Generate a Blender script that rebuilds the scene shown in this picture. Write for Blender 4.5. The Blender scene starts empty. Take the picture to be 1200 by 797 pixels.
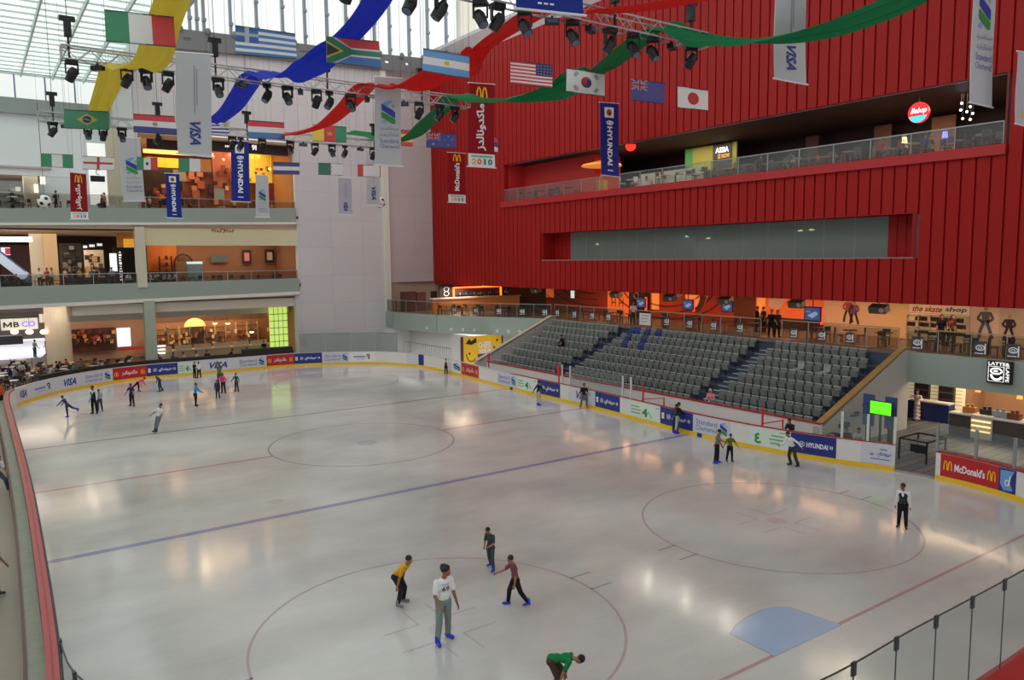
import bpy, math, random
from mathutils import Vector, Matrix, Quaternion
random.seed(7)
R=math.radians
scene=bpy.context.scene
col=scene.collection
# ---------------------------------------------------------------- camera
F=904.263;CAM=Vector((-15.4603,-35.1915,9.0223));YAW,PIT,ROL=.609486,.104965,-.010194
_f=Vector((math.sin(YAW)*math.cos(PIT),math.cos(YAW)*math.cos(PIT),-math.sin(PIT)))
_r=Vector((math.cos(YAW),-math.sin(YAW),0));_u=_r.cross(_f)
_r2=_r*math.cos(ROL)+_u*math.sin(ROL);_u2=_u*math.cos(ROL)-_r*math.sin(ROL)
cd=bpy.data.cameras.new('camera');cam=bpy.data.objects.new('camera',cd);col.objects.link(cam)
cam.matrix_world=Matrix(((_r2.x,_u2.x,-_f.x,CAM.x),(_r2.y,_u2.y,-_f.y,CAM.y),(_r2.z,_u2.z,-_f.z,CAM.z),(0,0,0,1)))
cd.sensor_width=36;cd.lens=F/1200*36;cd.clip_start=.05;cd.clip_end=400
scene.camera=cam
def at(px,py,ax,val):
    d=_f+_r2*((px-600)/F)-_u2*((py-398.5)/F)
    t=(val-CAM[ax])/d[ax]
    return CAM+d*t
def atX(px,py,X): return at(px,py,0,X)
def atY(px,py,Y): return at(px,py,1,Y)
def atZ(px,py,Z=0): return at(px,py,2,Z)
def pj(v):
    d=Vector(v)-CAM;z=d.dot(_f);return 600+F*d.dot(_r2)/z,398.5-F*d.dot(_u2)/z
# ---------------------------------------------------------------- materials
def lin(c):
    return tuple((x/255/12.92 if x/255<=.04045 else ((x/255+.055)/1.055)**2.4) for x in c)
_m={}
def M(name,c=(128,128,128),rough=.6,metal=0,emit=0,alpha=1,var=0,scale=3,trans=0,spec=.5,ecol=None):
    if name in _m: return _m[name]
    m=bpy.data.materials.new(name);m.use_nodes=True;nt=m.node_tree;b=nt.nodes['Principled BSDF']
    L=lin(c)
    b.inputs['Base Color'].default_value=(*L,1);b.inputs['Roughness'].default_value=rough;b.inputs['Metallic'].default_value=metal
    b.inputs['Specular IOR Level'].default_value=spec
    if alpha<1: b.inputs['Alpha'].default_value=alpha
    if trans: b.inputs['Transmission Weight'].default_value=trans
    if emit:
        b.inputs['Emission Color'].default_value=(*(lin(ecol) if ecol else L),1);b.inputs['Emission Strength'].default_value=emit
    if var:
        tc=nt.nodes.new('ShaderNodeTexCoord');n=nt.nodes.new('ShaderNodeTexNoise');n.inputs['Scale'].default_value=scale;n.inputs['Detail'].default_value=4
        r=nt.nodes.new('ShaderNodeMapRange');r.inputs['To Min'].default_value=1-var;r.inputs['To Max'].default_value=1+var
        mx=nt.nodes.new('ShaderNodeVectorMath');mx.operation='SCALE';mx.inputs[0].default_value=L
        nt.links.new(tc.outputs['Object'],n.inputs['Vector']);nt.links.new(n.outputs['Fac'],r.inputs['Value'])
        nt.links.new(r.outputs['Result'],mx.inputs['Scale']);nt.links.new(mx.outputs['Vector'],b.inputs['Base Color'])
    _m[name]=m;return m
def glassM(name,c=(225,235,232),clear=.8,rough=.05,base=None):
    if name in _m: return _m[name]
    m=bpy.data.materials.new(name);m.use_nodes=True;nt=m.node_tree;nt.nodes.clear()
    o=nt.nodes.new('ShaderNodeOutputMaterial');t=nt.nodes.new('ShaderNodeBsdfTransparent');g=nt.nodes.new('ShaderNodeBsdfPrincipled')
    t.inputs['Color'].default_value=(*lin(c),1)
    g.inputs['Base Color'].default_value=(*lin(base or c),1);g.inputs['Roughness'].default_value=rough
    mx=nt.nodes.new('ShaderNodeMixShader');mx.inputs[0].default_value=1-clear
    nt.links.new(t.outputs[0],mx.inputs[1]);nt.links.new(g.outputs[0],mx.inputs[2]);nt.links.new(mx.outputs[0],o.inputs['Surface'])
    _m[name]=m;return m
def clothM(name,c,tl=.3,rough=.7):
    if name in _m: return _m[name]
    m=bpy.data.materials.new(name);m.use_nodes=True;nt=m.node_tree;b=nt.nodes['Principled BSDF']
    o=[n for n in nt.nodes if n.type=='OUTPUT_MATERIAL'][0]
    b.inputs['Base Color'].default_value=(*lin(c),1);b.inputs['Roughness'].default_value=rough;b.inputs['Specular IOR Level'].default_value=.2
    t=nt.nodes.new('ShaderNodeBsdfTranslucent');t.inputs['Color'].default_value=(*lin(c),1)
    mx=nt.nodes.new('ShaderNodeMixShader');mx.inputs[0].default_value=tl
    nt.links.new(b.outputs[0],mx.inputs[1]);nt.links.new(t.outputs[0],mx.inputs[2]);nt.links.new(mx.outputs[0],o.inputs['Surface'])
    _m[name]=m;return m
# ---------------------------------------------------------------- mesh helpers
class MB:
    def __init__(s): s.v=[];s.f=[];s.mi=[];s.c=0
    def add(s,vs,fs):
        n=len(s.v);s.v+=[tuple(v) for v in vs];s.f+=[tuple(i+n for i in f) for f in fs];s.mi+=[s.c]*len(fs);return s
    def box(s,x0,y0,z0,x1,y1,z1):
        if x0>x1:x0,x1=x1,x0
        if y0>y1:y0,y1=y1,y0
        if z0>z1:z0,z1=z1,z0
        return s.add([(x0,y0,z0),(x1,y0,z0),(x1,y1,z0),(x0,y1,z0),(x0,y0,z1),(x1,y0,z1),(x1,y1,z1),(x0,y1,z1)],
              [(0,3,2,1),(4,5,6,7),(0,1,5,4),(1,2,6,5),(2,3,7,6),(3,0,4,7)])
    def obox(s,c,ax,ay,az,hx,hy,hz):
        c=Vector(c);ax=Vector(ax).normalized();ay=Vector(ay).normalized();az=Vector(az).normalized()
        P=[c+ax*(i*hx)+ay*(j*hy)+az*(k*hz) for k in(-1,1) for (i,j) in((-1,-1),(1,-1),(1,1),(-1,1))]
        return s.add(P,[(0,3,2,1),(4,5,6,7),(0,1,5,4),(1,2,6,5),(2,3,7,6),(3,0,4,7)])
    def bar(s,a,b,w,h=None,up=(0,0,1)):
        a=Vector(a);b=Vector(b);h=h or w;d=(b-a);L=d.length;d.normalize();up=Vector(up)
        if abs(d.dot(up))>.98: up=Vector((1,0,0))
        x=d.cross(up).normalized();y=x.cross(d)
        return s.obox((a+b)/2,x,y,d,w/2,h/2,L/2)
    def cyl(s,a,b,r0,r1=None,n=10,cap=True):
        a=Vector(a);b=Vector(b);r1=r0 if r1 is None else r1;d=(b-a).normalized()
        up=Vector((0,0,1)) if abs(d.z)<.9 else Vector((1,0,0))
        x=d.cross(up).normalized();y=d.cross(x)
        V=[];
        for c,r in((a,r0),(b,r1)):
            for i in range(n):
                t=2*math.pi*i/n;V.append(c+x*(r*math.cos(t))+y*(r*math.sin(t)))
        Fs=[(i,(i+1)%n,n+(i+1)%n,n+i) for i in range(n)]
        if cap: Fs+=[tuple(range(n-1,-1,-1)),tuple(range(n,2*n))]
        return s.add(V,Fs)
    def tube(s,pts,r,n=8):
        for a,b in zip(pts,pts[1:]): s.cyl(a,b,r,n=n)
        return s
    def ell(s,c,rx,ry=None,rz=None,n=12,m=8,rot=None):
        ry=ry or rx;rz=rz or rx;c=Vector(c);V=[];Fs=[]
        for j in range(1,m):
            p=math.pi*j/m
            for i in range(n):
                t=2*math.pi*i/n;v=Vector((rx*math.sin(p)*math.cos(t),ry*math.sin(p)*math.sin(t),rz*math.cos(p)))
                if rot: v=rot@v
                V.append(c+v)
        a=Vector((0,0,rz));b=Vector((0,0,-rz))
        if rot:a=rot@a;b=rot@b
        V+= [c+a,c+b];T=len(V)-2
        for j in range(m-2):
            for i in range(n): Fs.append((j*n+i,(j+1)*n+i,(j+1)*n+(i+1)%n,j*n+(i+1)%n))
        for i in range(n):
            Fs.append((T,i,(i+1)%n));Fs.append((T+1,(m-2)*n+(i+1)%n,(m-2)*n+i))
        return s.add(V,Fs)
    def lathe(s,c,prof,n=16):
        c=Vector(c);V=[];k=len(prof)
        for r,z in prof:
            for i in range(n):
                t=2*math.pi*i/n;V.append(c+Vector((r*math.cos(t),r*math.sin(t),z)))
        Fs=[(j*n+i,j*n+(i+1)%n,(j+1)*n+(i+1)%n,(j+1)*n+i) for j in range(k-1) for i in range(n)]
        Fs+=[tuple(range(n-1,-1,-1)),tuple(range((k-1)*n,k*n))]
        return s.add(V,Fs)
    def quad(s,a,b,c,d): return s.add([a,b,c,d],[(0,1,2,3)])
    def prism(s,poly,axis,a,b):
        # poly 2D in the other two axes (order x,y,z minus axis), extruded between a and b
        def mk(p,t):
            l=[p[0],p[1]];l.insert(axis,t);return tuple(l)
        n=len(poly)
        V=[mk(p,a) for p in poly]+[mk(p,b) for p in poly]
        return s.add(V,[tuple(range(n)),tuple(range(2*n-1,n-1,-1))]+[(i,(i+1)%n,n+(i+1)%n,n+i) for i in range(n)])
    def build(s,name,mats,parent=None,smooth=False,loc=None,rz=0):
        me=bpy.data.meshes.new(name);me.from_pydata(s.v,[],s.f)
        if not isinstance(mats,(list,tuple)): mats=[mats]
        for m in mats: me.materials.append(m)
        if len(mats)>1:
            for p,i in zip(me.polygons,s.mi): p.material_index=i
        if smooth:
            for p in me.polygons: p.use_smooth=True
        me.update()
        import bmesh
        bm=bmesh.new();bm.from_mesh(me);bmesh.ops.recalc_face_normals(bm,faces=bm.faces);bm.to_mesh(me);bm.free()
        o=bpy.data.objects.new(name,me);col.objects.link(o)
        if parent: o.parent=parent
        if loc is not None:o.location=loc
        if rz:o.rotation_euler=(0,0,rz)
        return o
def tag(o,label=None,cat=None,group=None,kind=None):
    if label:o['label']=label
    if cat:o['category']=cat
    if group:o['group']=group
    if kind:o['kind']=kind
    return o
def empty(name,loc=(0,0,0),rz=0):
    o=bpy.data.objects.new(name,None);col.objects.link(o);o.location=loc;o.rotation_euler=(0,0,rz);o.empty_display_size=.2;return o
def struct(name,mb,m): return tag(mb.build(name,m),kind='structure')
def copy_tree(o,parent=None):
    c=o.copy();col.objects.link(c);c.parent=parent
    for ch in list(o.children): copy_tree(ch,c)
    return c
# ---------------------------------------------------------------- lettering
_tc={}
_ts=bpy.data.scenes.new('lettering_work')
def text2d(body,bold=.0,space=1):
    k=(body,bold,space)
    if k in _tc:return _tc[k]
    cu=bpy.data.curves.new('t','FONT');cu.body=body;cu.size=1;cu.offset=bold;cu.space_character=space;cu.resolution_u=2
    o=bpy.data.objects.new('t',cu);_ts.collection.objects.link(o);vl=_ts.view_layers[0];vl.update();dg=vl.depsgraph;me=bpy.data.meshes.new_from_object(o.evaluated_get(dg))
    V=[(v.co.x,v.co.y) for v in me.vertices];Fs=[tuple(p.vertices) for p in me.polygons]
    bpy.data.objects.remove(o);bpy.data.curves.remove(cu);bpy.data.meshes.remove(me)
    if not V: V=[(0,0),(1,0),(1,1)];Fs=[(0,1,2)]
    x0=min(v[0] for v in V);x1=max(v[0] for v in V);y0=min(v[1] for v in V);y1=max(v[1] for v in V)
    V=[((x-x0)/(x1-x0),(y-y0)/(y1-y0)) for x,y in V]
    _tc[k]=(V,Fs,(x1-x0)/(y1-y0));return _tc[k]
class Art:
    """flat graphics on a panel; each named element is its own thin mesh"""
    def __init__(s): s.items=[];s.step=.3
    def add(s,name,mat,V,Fs,lay=1): s.items.append((name,mat,list(V),list(Fs),lay));return s
    def rect(s,name,mat,x0,y0,x1,y1,lay=1):
        nx=max(1,int(abs(x1-x0)/s.step))
        V=[];Fs=[]
        for i in range(nx+1):
            x=x0+(x1-x0)*i/nx;V+=[(x,y0),(x,y1)]
        Fs=[(2*i,2*i+2,2*i+3,2*i+1) for i in range(nx)]
        return s.add(name,mat,V,Fs,lay)
    def poly(s,name,mat,P,lay=1): return s.add(name,mat,P,[tuple(range(len(P)))],lay)
    def disc(s,name,mat,cx,cy,rx,ry=None,lay=1,n=20):
        ry=ry or rx;return s.poly(name,mat,[(cx+rx*math.cos(2*math.pi*i/n),cy+ry*math.sin(2*math.pi*i/n)) for i in range(n)],lay)
    def ring(s,name,mat,cx,cy,rx,ry,w,lay=1,n=20,a0=0,a1=360):
        V=[];
        for i in range(n+1):
            t=R(a0+(a1-a0)*i/n);V+=[(cx+rx*math.cos(t),cy+ry*math.sin(t)),(cx+(rx-w)*math.cos(t),cy+(ry-w)*math.sin(t))]
        return s.add(name,mat,V,[(2*i,2*i+2,2*i+3,2*i+1) for i in range(n)],lay)
    def line(s,name,mat,P,w,lay=1):
        for (a,b) in zip(P,P[1:]):
            a=Vector(a);b=Vector(b);d=(b-a).normalized();n=Vector((-d.y,d.x))*w/2
            s.poly(name,mat,[tuple(a-n),tuple(b-n),tuple(b+n),tuple(a+n)],lay)
        return s
    def text(s,name,mat,body,x0,y0,x1,y1,bold=0,rot=0,lay=1,slant=0,space=1):
        # fit in the box; rot=90 reads upward, rot=-90 reads downward
        V,Fs,_=text2d(body,bold,space);O=[]
        for u,v in V:
            if slant:u=u+slant*v
            if rot==0:O.append((x0+u*(x1-x0),y0+v*(y1-y0)))
            elif rot==-90:O.append((x0+v*(x1-x0),y1-u*(y1-y0)))
            else:O.append((x1-v*(x1-x0),y0+u*(y1-y0)))
        return s.add(name,mat,O,Fs,lay)
    def emit(s,fn,parent,order=('lettering',)):
        by={}
        for n,m,V,Fs,l in s.items: by.setdefault(n,[]).append((m,V,Fs,l))
        out=[]
        for n,L in by.items():
            mb=MB();ms=[]
            for m,V,Fs,l in L:
                if m not in ms: ms.append(m)
                mb.c=ms.index(m);mb.add([fn(u,v,.007*l) for u,v in V],Fs)
            out.append(mb.build(n,ms,parent))
        return out
def flatfn(o,xd,yd,nd):
    o=Vector(o);xd=Vector(xd);yd=Vector(yd);nd=Vector(nd)
    return lambda u,v,w:o+xd*u+yd*v+nd*w
WHITE=M('paint white',(232,230,228),.5)
NAVY=M('print navy',(35,50,130),.5);BLUEP=M('print blue',(28,60,160),.5);GREENP=M('print green',(40,140,60),.5)
REDP=M('print red',(190,25,35),.5);YELP=M('print yellow',(248,190,30),.5);BLACKP=M('print black',(25,25,28),.5)
SKYP=M('print sky blue',(110,160,215),.5);GREYP=M('print grey',(150,152,160),.5);TEALP=M('print teal',(30,110,140),.5)
def arches(A,x0,y0,x1,y1,m=None,name='emblem'):
    m=m or YELP;w=(x1-x0);h=y1-y0;t=w*.13;q=w/4
    for c in (x0+q,x0+3*q):
        V=[]
        for i in range(13):
            a=math.pi*i/12
            V+=[(c+(q)*math.cos(a),y0+h*math.sin(a)**.75*1.0),(c+(q-t)*math.cos(a),y0+(h-t)*math.sin(a)**.75)]
        A.add(name,m,V,[(2*i,2*i+2,2*i+3,2*i+1) for i in range(12)])
def sclogo(A,x0,y0,x1,y1,name='emblem'):
    w=x1-x0;h=y1-y0
    P=lambda L:[(x0+a*w,y0+b*h) for a,b in L]
    A.poly(name,SKYP,P([(.5,1),(.0,.84),(.0,.62),(.35,.72),(.85,1)]))
    A.poly(name,BLUEP,P([(.0,.84),(.0,.58),(.25,.5),(1,.24),(1,.5),(.8,.6)]),2)
    A.poly(name,GREENP,P([(.0,.5),(.0,.26),(.8,.0),(1,.0),(1,.2)]),2)
    A.poly(name,SKYP,P([(.05,.12),(.0,.02),(.3,.0),(.35,.14)]))
    A.poly(name,M('print pale green',(130,180,140),.5),P([(.75,.82),(.8,.7),(1,.72),(.95,.86)]))
def hylogo(A,cx,cy,rx,ry,m):
    A.ring('emblem',m,cx,cy,rx,ry,min(rx,ry)*.18)
    A.line('emblem',m,[(cx-rx*.45,cy-ry*.6),(cx-rx*.2,cy+ry*.6)],rx*.2);A.line('emblem',m,[(cx+rx*.15,cy-ry*.6),(cx+rx*.45,cy+ry*.6)],rx*.2)
    A.line('emblem',m,[(cx-rx*.3,cy-ry*.05),(cx+rx*.3,cy+ry*.05)],ry*.2)
AR_MC='\uFEAF\uFEAA\uFEDF\uFE8E\uFEE7\uFEED\uFEAA\uFEDB\uFE8E\uFEE3'  # right-to-left glyphs in drawing order
AR_HY='\uFEF1\uFE8D\uFEAA\uFEE7\uFEEE\uFEF4\uFEEB'
AR_SC1='\uFEA9\uFEAD\uFEAA\uFEE7\uFE8E\uFE98\uFEB3';AR_SC2='\uFEA9\uFEAE\uFE97\uFEAD\uFE8E\uFEB8\uFE97'
# ================================================================ ICE
def iceM():
    m=bpy.data.materials.new('skated ice');m.use_nodes=True;nt=m.node_tree;b=nt.nodes['Principled BSDF'];N=nt.nodes.new;L=nt.links.new
    tc=N('ShaderNodeTexCoord')
    mp=N('ShaderNodeMapping');mp.inputs['Scale'].default_value=(.16,.36,1);mp.inputs['Rotation'].default_value=(0,0,.35);L(tc.outputs['Object'],mp.inputs[0])
    n1=N('ShaderNodeTexNoise');n1.inputs['Scale'].default_value=1.3;n1.inputs['Detail'].default_value=8;n1.inputs['Roughness'].default_value=.6;L(mp.outputs[0],n1.inputs['Vector'])
    n2=N('ShaderNodeTexNoise');n2.inputs['Scale'].default_value=.13;n2.inputs['Detail'].default_value=3;L(tc.outputs['Object'],n2.inputs['Vector'])
    mp2=N('ShaderNodeMapping');mp2.inputs['Scale'].default_value=(.5,6,1);mp2.inputs['Rotation'].default_value=(0,0,-.7);L(tc.outputs['Object'],mp2.inputs[0])
    n3=N('ShaderNodeTexNoise');n3.inputs['Scale'].default_value=2.2;n3.inputs['Detail'].default_value=6;n3.inputs['Distortion'].default_value=1.5;L(mp2.outputs[0],n3.inputs['Vector'])
    ad=N('ShaderNodeMath');ad.operation='MULTIPLY_ADD';ad.inputs[1].default_value=.55;L(n1.outputs['Fac'],ad.inputs[0]);L(n2.outputs['Fac'],ad.inputs[2])
    cr=N('ShaderNodeValToRGB');cr.color_ramp.elements[0].position=.52;cr.color_ramp.elements[0].color=(*lin((168,165,163)),1)
    cr.color_ramp.elements[1].position=1.0;cr.color_ramp.elements[1].color=(*lin((209,206,204)),1);L(ad.outputs[0],cr.inputs[0])
    r2=N('ShaderNodeMapRange');r2.inputs['From Min'].default_value=.3;r2.inputs['From Max'].default_value=.7;r2.inputs['To Min'].default_value=.982;r2.inputs['To Max'].default_value=1.018;L(n3.outputs['Fac'],r2.inputs['Value'])
    sc=N('ShaderNodeVectorMath');sc.operation='SCALE';L(cr.outputs['Color'],sc.inputs[0]);L(r2.outputs[0],sc.inputs['Scale'])
    at_=N('ShaderNodeAttribute');at_.attribute_name='paint'
    mx=N('ShaderNodeMix');mx.data_type='RGBA';L(sc.outputs[0],mx.inputs[6])
    return m,nt,b,sc,n3
def ice_paint(name,c,k):
    m,nt,b,sc,n3=iceM();m.name=name
    N=nt.nodes.new;L=nt.links.new
    if c:
        mx=N('ShaderNodeMix');mx.data_type='RGBA';mx.inputs[0].default_value=k;mx.inputs[7].default_value=(*lin(c),1);L(sc.outputs[0],mx.inputs[6]);L(mx.outputs[2],b.inputs['Base Color'])
    else: L(sc.outputs[0],b.inputs['Base Color'])
    rr=N('ShaderNodeMapRange');rr.inputs['To Min'].default_value=.04;rr.inputs['To Max'].default_value=.19;L(n3.outputs['Fac'],rr.inputs['Value']);L(rr.outputs[0],b.inputs['Roughness'])
    b.inputs['IOR'].default_value=1.4;b.inputs['Specular IOR Level'].default_value=.6
    return m
ICE=ice_paint('skated ice',None,0)
I_R=ice_paint('faded red line under ice',(165,100,105),.6);I_B=ice_paint('faded blue line under ice',(90,95,165),.62);I_G=ice_paint('thin grey line under ice',(125,120,125),.6)
I_C=ice_paint('pale blue crease under ice',(130,168,214),.62);I_K=ice_paint('dark line under ice',(105,100,120),.6);I_D=ice_paint('red dot under ice',(175,90,95),.2);I_F=ice_paint('faint blue dot under ice',(90,95,165),.25)
I_Q=ice_paint('faint mauve mark under ice',(150,122,130),.26);I_P=ice_paint('pale pink circle under ice',(165,130,134),.6)
CTRL=[(14.6,0),(14.65,8),(15.0,14),(15.2,17.5),(15.05,21.8),(13.5,25.5),(11.4,27.3),(9.1,28.7),(6.5,29.5),(2,29.6),(-2,29.7),(-4.8,29.7),(-7.2,29.1),(-9.3,27.9),(-11.1,26.3),(-12.7,24.2),(-13.65,22.2),(-14.05,19),(-14.1,10),(-14.1,2.8),(-14.15,-4.5),(-14.3,-12),(-14.44,-17),(-14.6,-21),(-14.35,-23.0),(-13.0,-25.8),(-10,-27.9),(-6.5,-28.9),(-3,-28.95),(1.5,-28.95),(6,-28.8),(10,-28),(13,-26.2),(14.9,-24.2),(15.65,-22.2),(15.85,-20.2),(15.68,-18.5),(14.93,-16.25),(14.25,-13.2),(14.05,-9.6),(14.3,-5)]
def crom(P,n=10):
    O=[];k=len(P)
    for i in range(k):
        a,b,c,d=[Vector(P[(i+j)%k]) for j in(-1,0,1,2)]
        for s in range(n):
            t=s/n;O.append(.5*((2*b)+(c-a)*t+(2*a-5*b+4*c-d)*t*t+(3*b-a-3*c+d)*t**3))
    return O
_o=crom(CTRL,14);OUT=[];
_acc=[0]
for a,b in zip(_o,_o[1:]+_o[:1]): _acc.append(_acc[-1]+(b-a).length)
LEN=_acc[-1]
def outl(s):
    """point and outward normal on the inner face of the boards at arc length s (counter-clockwise)"""
    s%=LEN
    lo,hi=0,len(_o)
    while hi-lo>1:
        m=(lo+hi)//2
        if _acc[m]<=s:lo=m
        else:hi=m
    a=_o[lo];b=_o[(lo+1)%len(_o)];t=(s-_acc[lo])/max(1e-9,_acc[lo+1]-_acc[lo])
    d=(b-a).normalized();return a.lerp(b,t),Vector((d.y,-d.x))
def s_at(px,side,z=0):
    best=None;s=0
    while s<LEN:
        p,n=outl(s);ok=(side=='far' and p.y>6 and p.x>-14.0) or (side=='right' and p.x>13.9 and p.y<20)
        if ok:
            d=abs(pj((p.x,p.y,z))[0]-px)
            if best is None or d<best[0]:best=(d,s)
        s+=.04
    return best[1]
def strip(mb,s0,s1,off0,off1,z0,z1,step=.3):
    if s1<s0:s1+=LEN
    n=max(1,int((s1-s0)/step));V=[];Fs=[]
    for i in range(n+1):
        p,nn=outl(s0+(s1-s0)*i/n)
        for o,z in((off0,z0),(off1,z0),(off1,z1),(off0,z1)):
            q=p+nn*o;V.append((q.x,q.y,z))
    for i in range(n):
        a=4*i;b=a+4
        for k in range(4): Fs.append((a+k,a+(k+1)%4,b+(k+1)%4,b+k))
    Fs+=[(0,3,2,1),(4*n,4*n+1,4*n+2,4*n+3)]
    mb.add(V,Fs)
ice=empty('ice_rink',(0,0,0));tag(ice,'large sheet of grey white skated ice with faded hockey lines',None,None,'structure');ice.name='floor_ice'
mb=MB()
pts=[outl(LEN*i/220)[0] for i in range(220)]
mb.add([(p.x,p.y,0) for p in pts]+[(0,0,0)],[(i,(i+1)%220,220) for i in range(220)])
iceo=mb.build('ice_surface',ICE,ice)
def inside_x(y,sgn):
    best=0
    for i in range(220):
        a=pts[i];b=pts[(i+1)%220]
        if (a.y-y)*(b.y-y)<=0 and a.y!=b.y:
            x=a.x+(b.x-a.x)*(y-a.y)/(b.y-a.y)
            if x*sgn>best*sgn:best=x
    return best
def cross_line(name,y,w,m):
    x0,x1=inside_x(y,-1),inside_x(y,1);MB().add([(x0,y-w/2,.003),(x1,y-w/2,.003),(x1,y+w/2,.003),(x0,y+w/2,.003)],[(0,1,2,3)]).build(name,m,ice)
cross_line('blue_line',-8.57,.3,I_B);cross_line('blue_line',8.57,.22,I_K);cross_line('goal_line',-24.88,.1,I_R)
for x0,x1 in((inside_x(0,-1),-4.5),(4.5,inside_x(0,1))):
    MB().add([(x0,-.1,.003),(x1,-.1,.003),(x1,.1,.003),(x0,.1,.003)],[(0,1,2,3)]).build('center_line',I_R,ice)
def ringm(cx,cy,r,w,m,name='faceoff_circle',n=72):
    V=[];
    for i in range(n):
        t=2*math.pi*i/n;V+=[(cx+(r-w/2)*math.cos(t),cy+(r-w/2)*math.sin(t),.004),(cx+(r+w/2)*math.cos(t),cy+(r+w/2)*math.sin(t),.004)]
    MB().add(V,[(2*i,2*i+1,(2*i+3)%(2*n),(2*i+2)%(2*n)) for i in range(n)]).build(name,m,ice)
ringm(0,0,4.5,.09,I_G);ringm(-6.58,-19.3,4.5,.07,I_P);ringm(6.58,-19.3,4.5,.07,I_P)
ringm(-6.58,19.3,4.5,.06,I_G);ringm(6.58,19.3,4.5,.06,I_G)
def tick(a,b,m=I_G,w=.06):
    MB().obox(((a[0]+b[0])/2,(a[1]+b[1])/2,.003),(b[0]-a[0],b[1]-a[1],0),(-(b[1]-a[1]),b[0]-a[0],0),(0,0,1),math.dist(a,b)/2,w/2,.001).build('hash_mark',m,ice)
for cx in(-6.58,6.58):
    for sx in(-1,1):
        for dy in(-.45,.45): tick((cx+sx*4.45,-19.3+dy),(cx+sx*5.2,-19.3+dy))
        for sy in(-1,1):
            tick((cx+sx*.35,-19.3+sy*.5),(cx+sx*1.3,-19.3+sy*.5),I_Q);tick((cx+sx*.35,-19.3+sy*.5),(cx+sx*.35,-19.3+sy*1.4),I_Q)
def disc(cx,cy,r,m,name='faceoff_dot',ry=None,n=32):
    ry=ry or r;MB().add([(cx+r*math.cos(2*math.pi*i/n),cy+ry*math.sin(2*math.pi*i/n),.0035) for i in range(n)],[tuple(range(n))]).build(name,m,ice)
disc(6.58,-19.3,.32,I_D);disc(-6.58,-19.3,.32,I_D);q=atZ(323,588);disc(q.x,q.y,.3,I_D);q=atZ(430,519);disc(q.x,q.y,.5,I_F)
# crease
cp=[atZ(986,733),atZ(908,769),atZ(857,743),atZ(862,734),atZ(873,725),atZ(893,715),atZ(912,711.5),atZ(925,712)]
MB().add([(p.x,p.y,.0055) for p in cp],[tuple(range(8))]).build('goal_crease',I_C,ice)
V=[];c0=sum((Vector(p) for p in cp),Vector())/8
for p in cp:
    p=Vector(p);o=p+(p-c0).normalized()*.05;V+=[(p.x,p.y,.004),(o.x,o.y,.004)]
for i in range(8):
    a,b=V[2*i][:2],V[(2*i+2)%16][:2]
    if i!=0: tick(a,b,I_P,.06)
# ================================================================ BOARDS
BH=1.12
sg0=s_at(1096,'right');sg1=s_at(1048,'right')     # the gate: sg0 < sg1 counter-clockwise
KICK=M('yellow kick strip',(236,190,30),.45);BW=M('white dasher board',(222,218,216),.4,var=.03);CAPR=M('red board cap',(168,38,42),.45,var=.08)
DK=M('dark rubber',(52,50,52),.6);SILL=M('grey steel sill',(150,150,150),.4)
sfar=s_at(19.6,'far') # near left end of visible far curve
def boards(s0,s1,capm,label,capw=.12,body=BW):
    e=empty('dasher_boards');tag(e,label,'boards')
    m=MB();strip(m,s0,s1,0,.12,.2,BH);m.build('board_face',body,e)
    m=MB();strip(m,s0,s1,-.025,.12,.0,.2);m.build('kick_strip',KICK,e)
    m=MB();strip(m,s0,s1,-.02,capw,BH,BH+.035);m.build('cap_rail',capm,e)
    return e
sA=s_at(598,'right')
b_right=boards(sg1,sA+.0,CAPR,'white rink boards with thin red cap rail in front of the grandstand')
b_far=boards(sA,sfar-.0,M('pale cap rail',(190,188,186),.4),'white rink boards curving round the far end below the food court')
# left side seen from behind: wide red cap and a dark glazing channel

def s_near(x,y):
    return min((( (outl(LEN*i/3000)[0]-Vector((x,y))).length,LEN*i/3000) for i in range(3000)))[1]
sL=s_near(-14.6,-20.6)
e=empty('dasher_boards');tag(e,'long rink boards on the left with broad worn red cap','boards')
m=MB();strip(m,sfar,sL,0,.1,0,BH);m.build('board_face',BW,e)
m=MB();strip(m,sfar,sL,.0,.06,BH,BH+.02);m.build('glazing_channel',DK,e)
m=MB();strip(m,sfar,sL,.06,.155,BH,BH+.05);strip(m,sfar,sL,.185,.29,BH,BH+.05);strip(m,sfar,sL,.155,.185,BH,BH+.025);m.build('cap_rail',M('worn red cap',(160,48,52),.4,var=.2,scale=5),e)
m=MB();strip(m,sfar,sL,.1,.28,0,BH);m.build('outer_panel',M('grey green panel',(132,138,130),.5,var=.05),e)
m=MB();strip(m,sfar,sL,.29,.62,0,.8);m.build('plinth',M('worn grey green ledge',(128,126,112),.5,var=.25,scale=4),e)
m=MB();strip(m,sfar,sL,.62,.68,0,.84);m.build('plinth_edge',M('dark brown edge',(92,66,52),.6,var=.4,scale=9),e)
b_near=boards(sL,sg0,M('red near cap',(165,22,28),.5),'near end rink boards with red cap under the tall glass',capw=.5)
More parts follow.
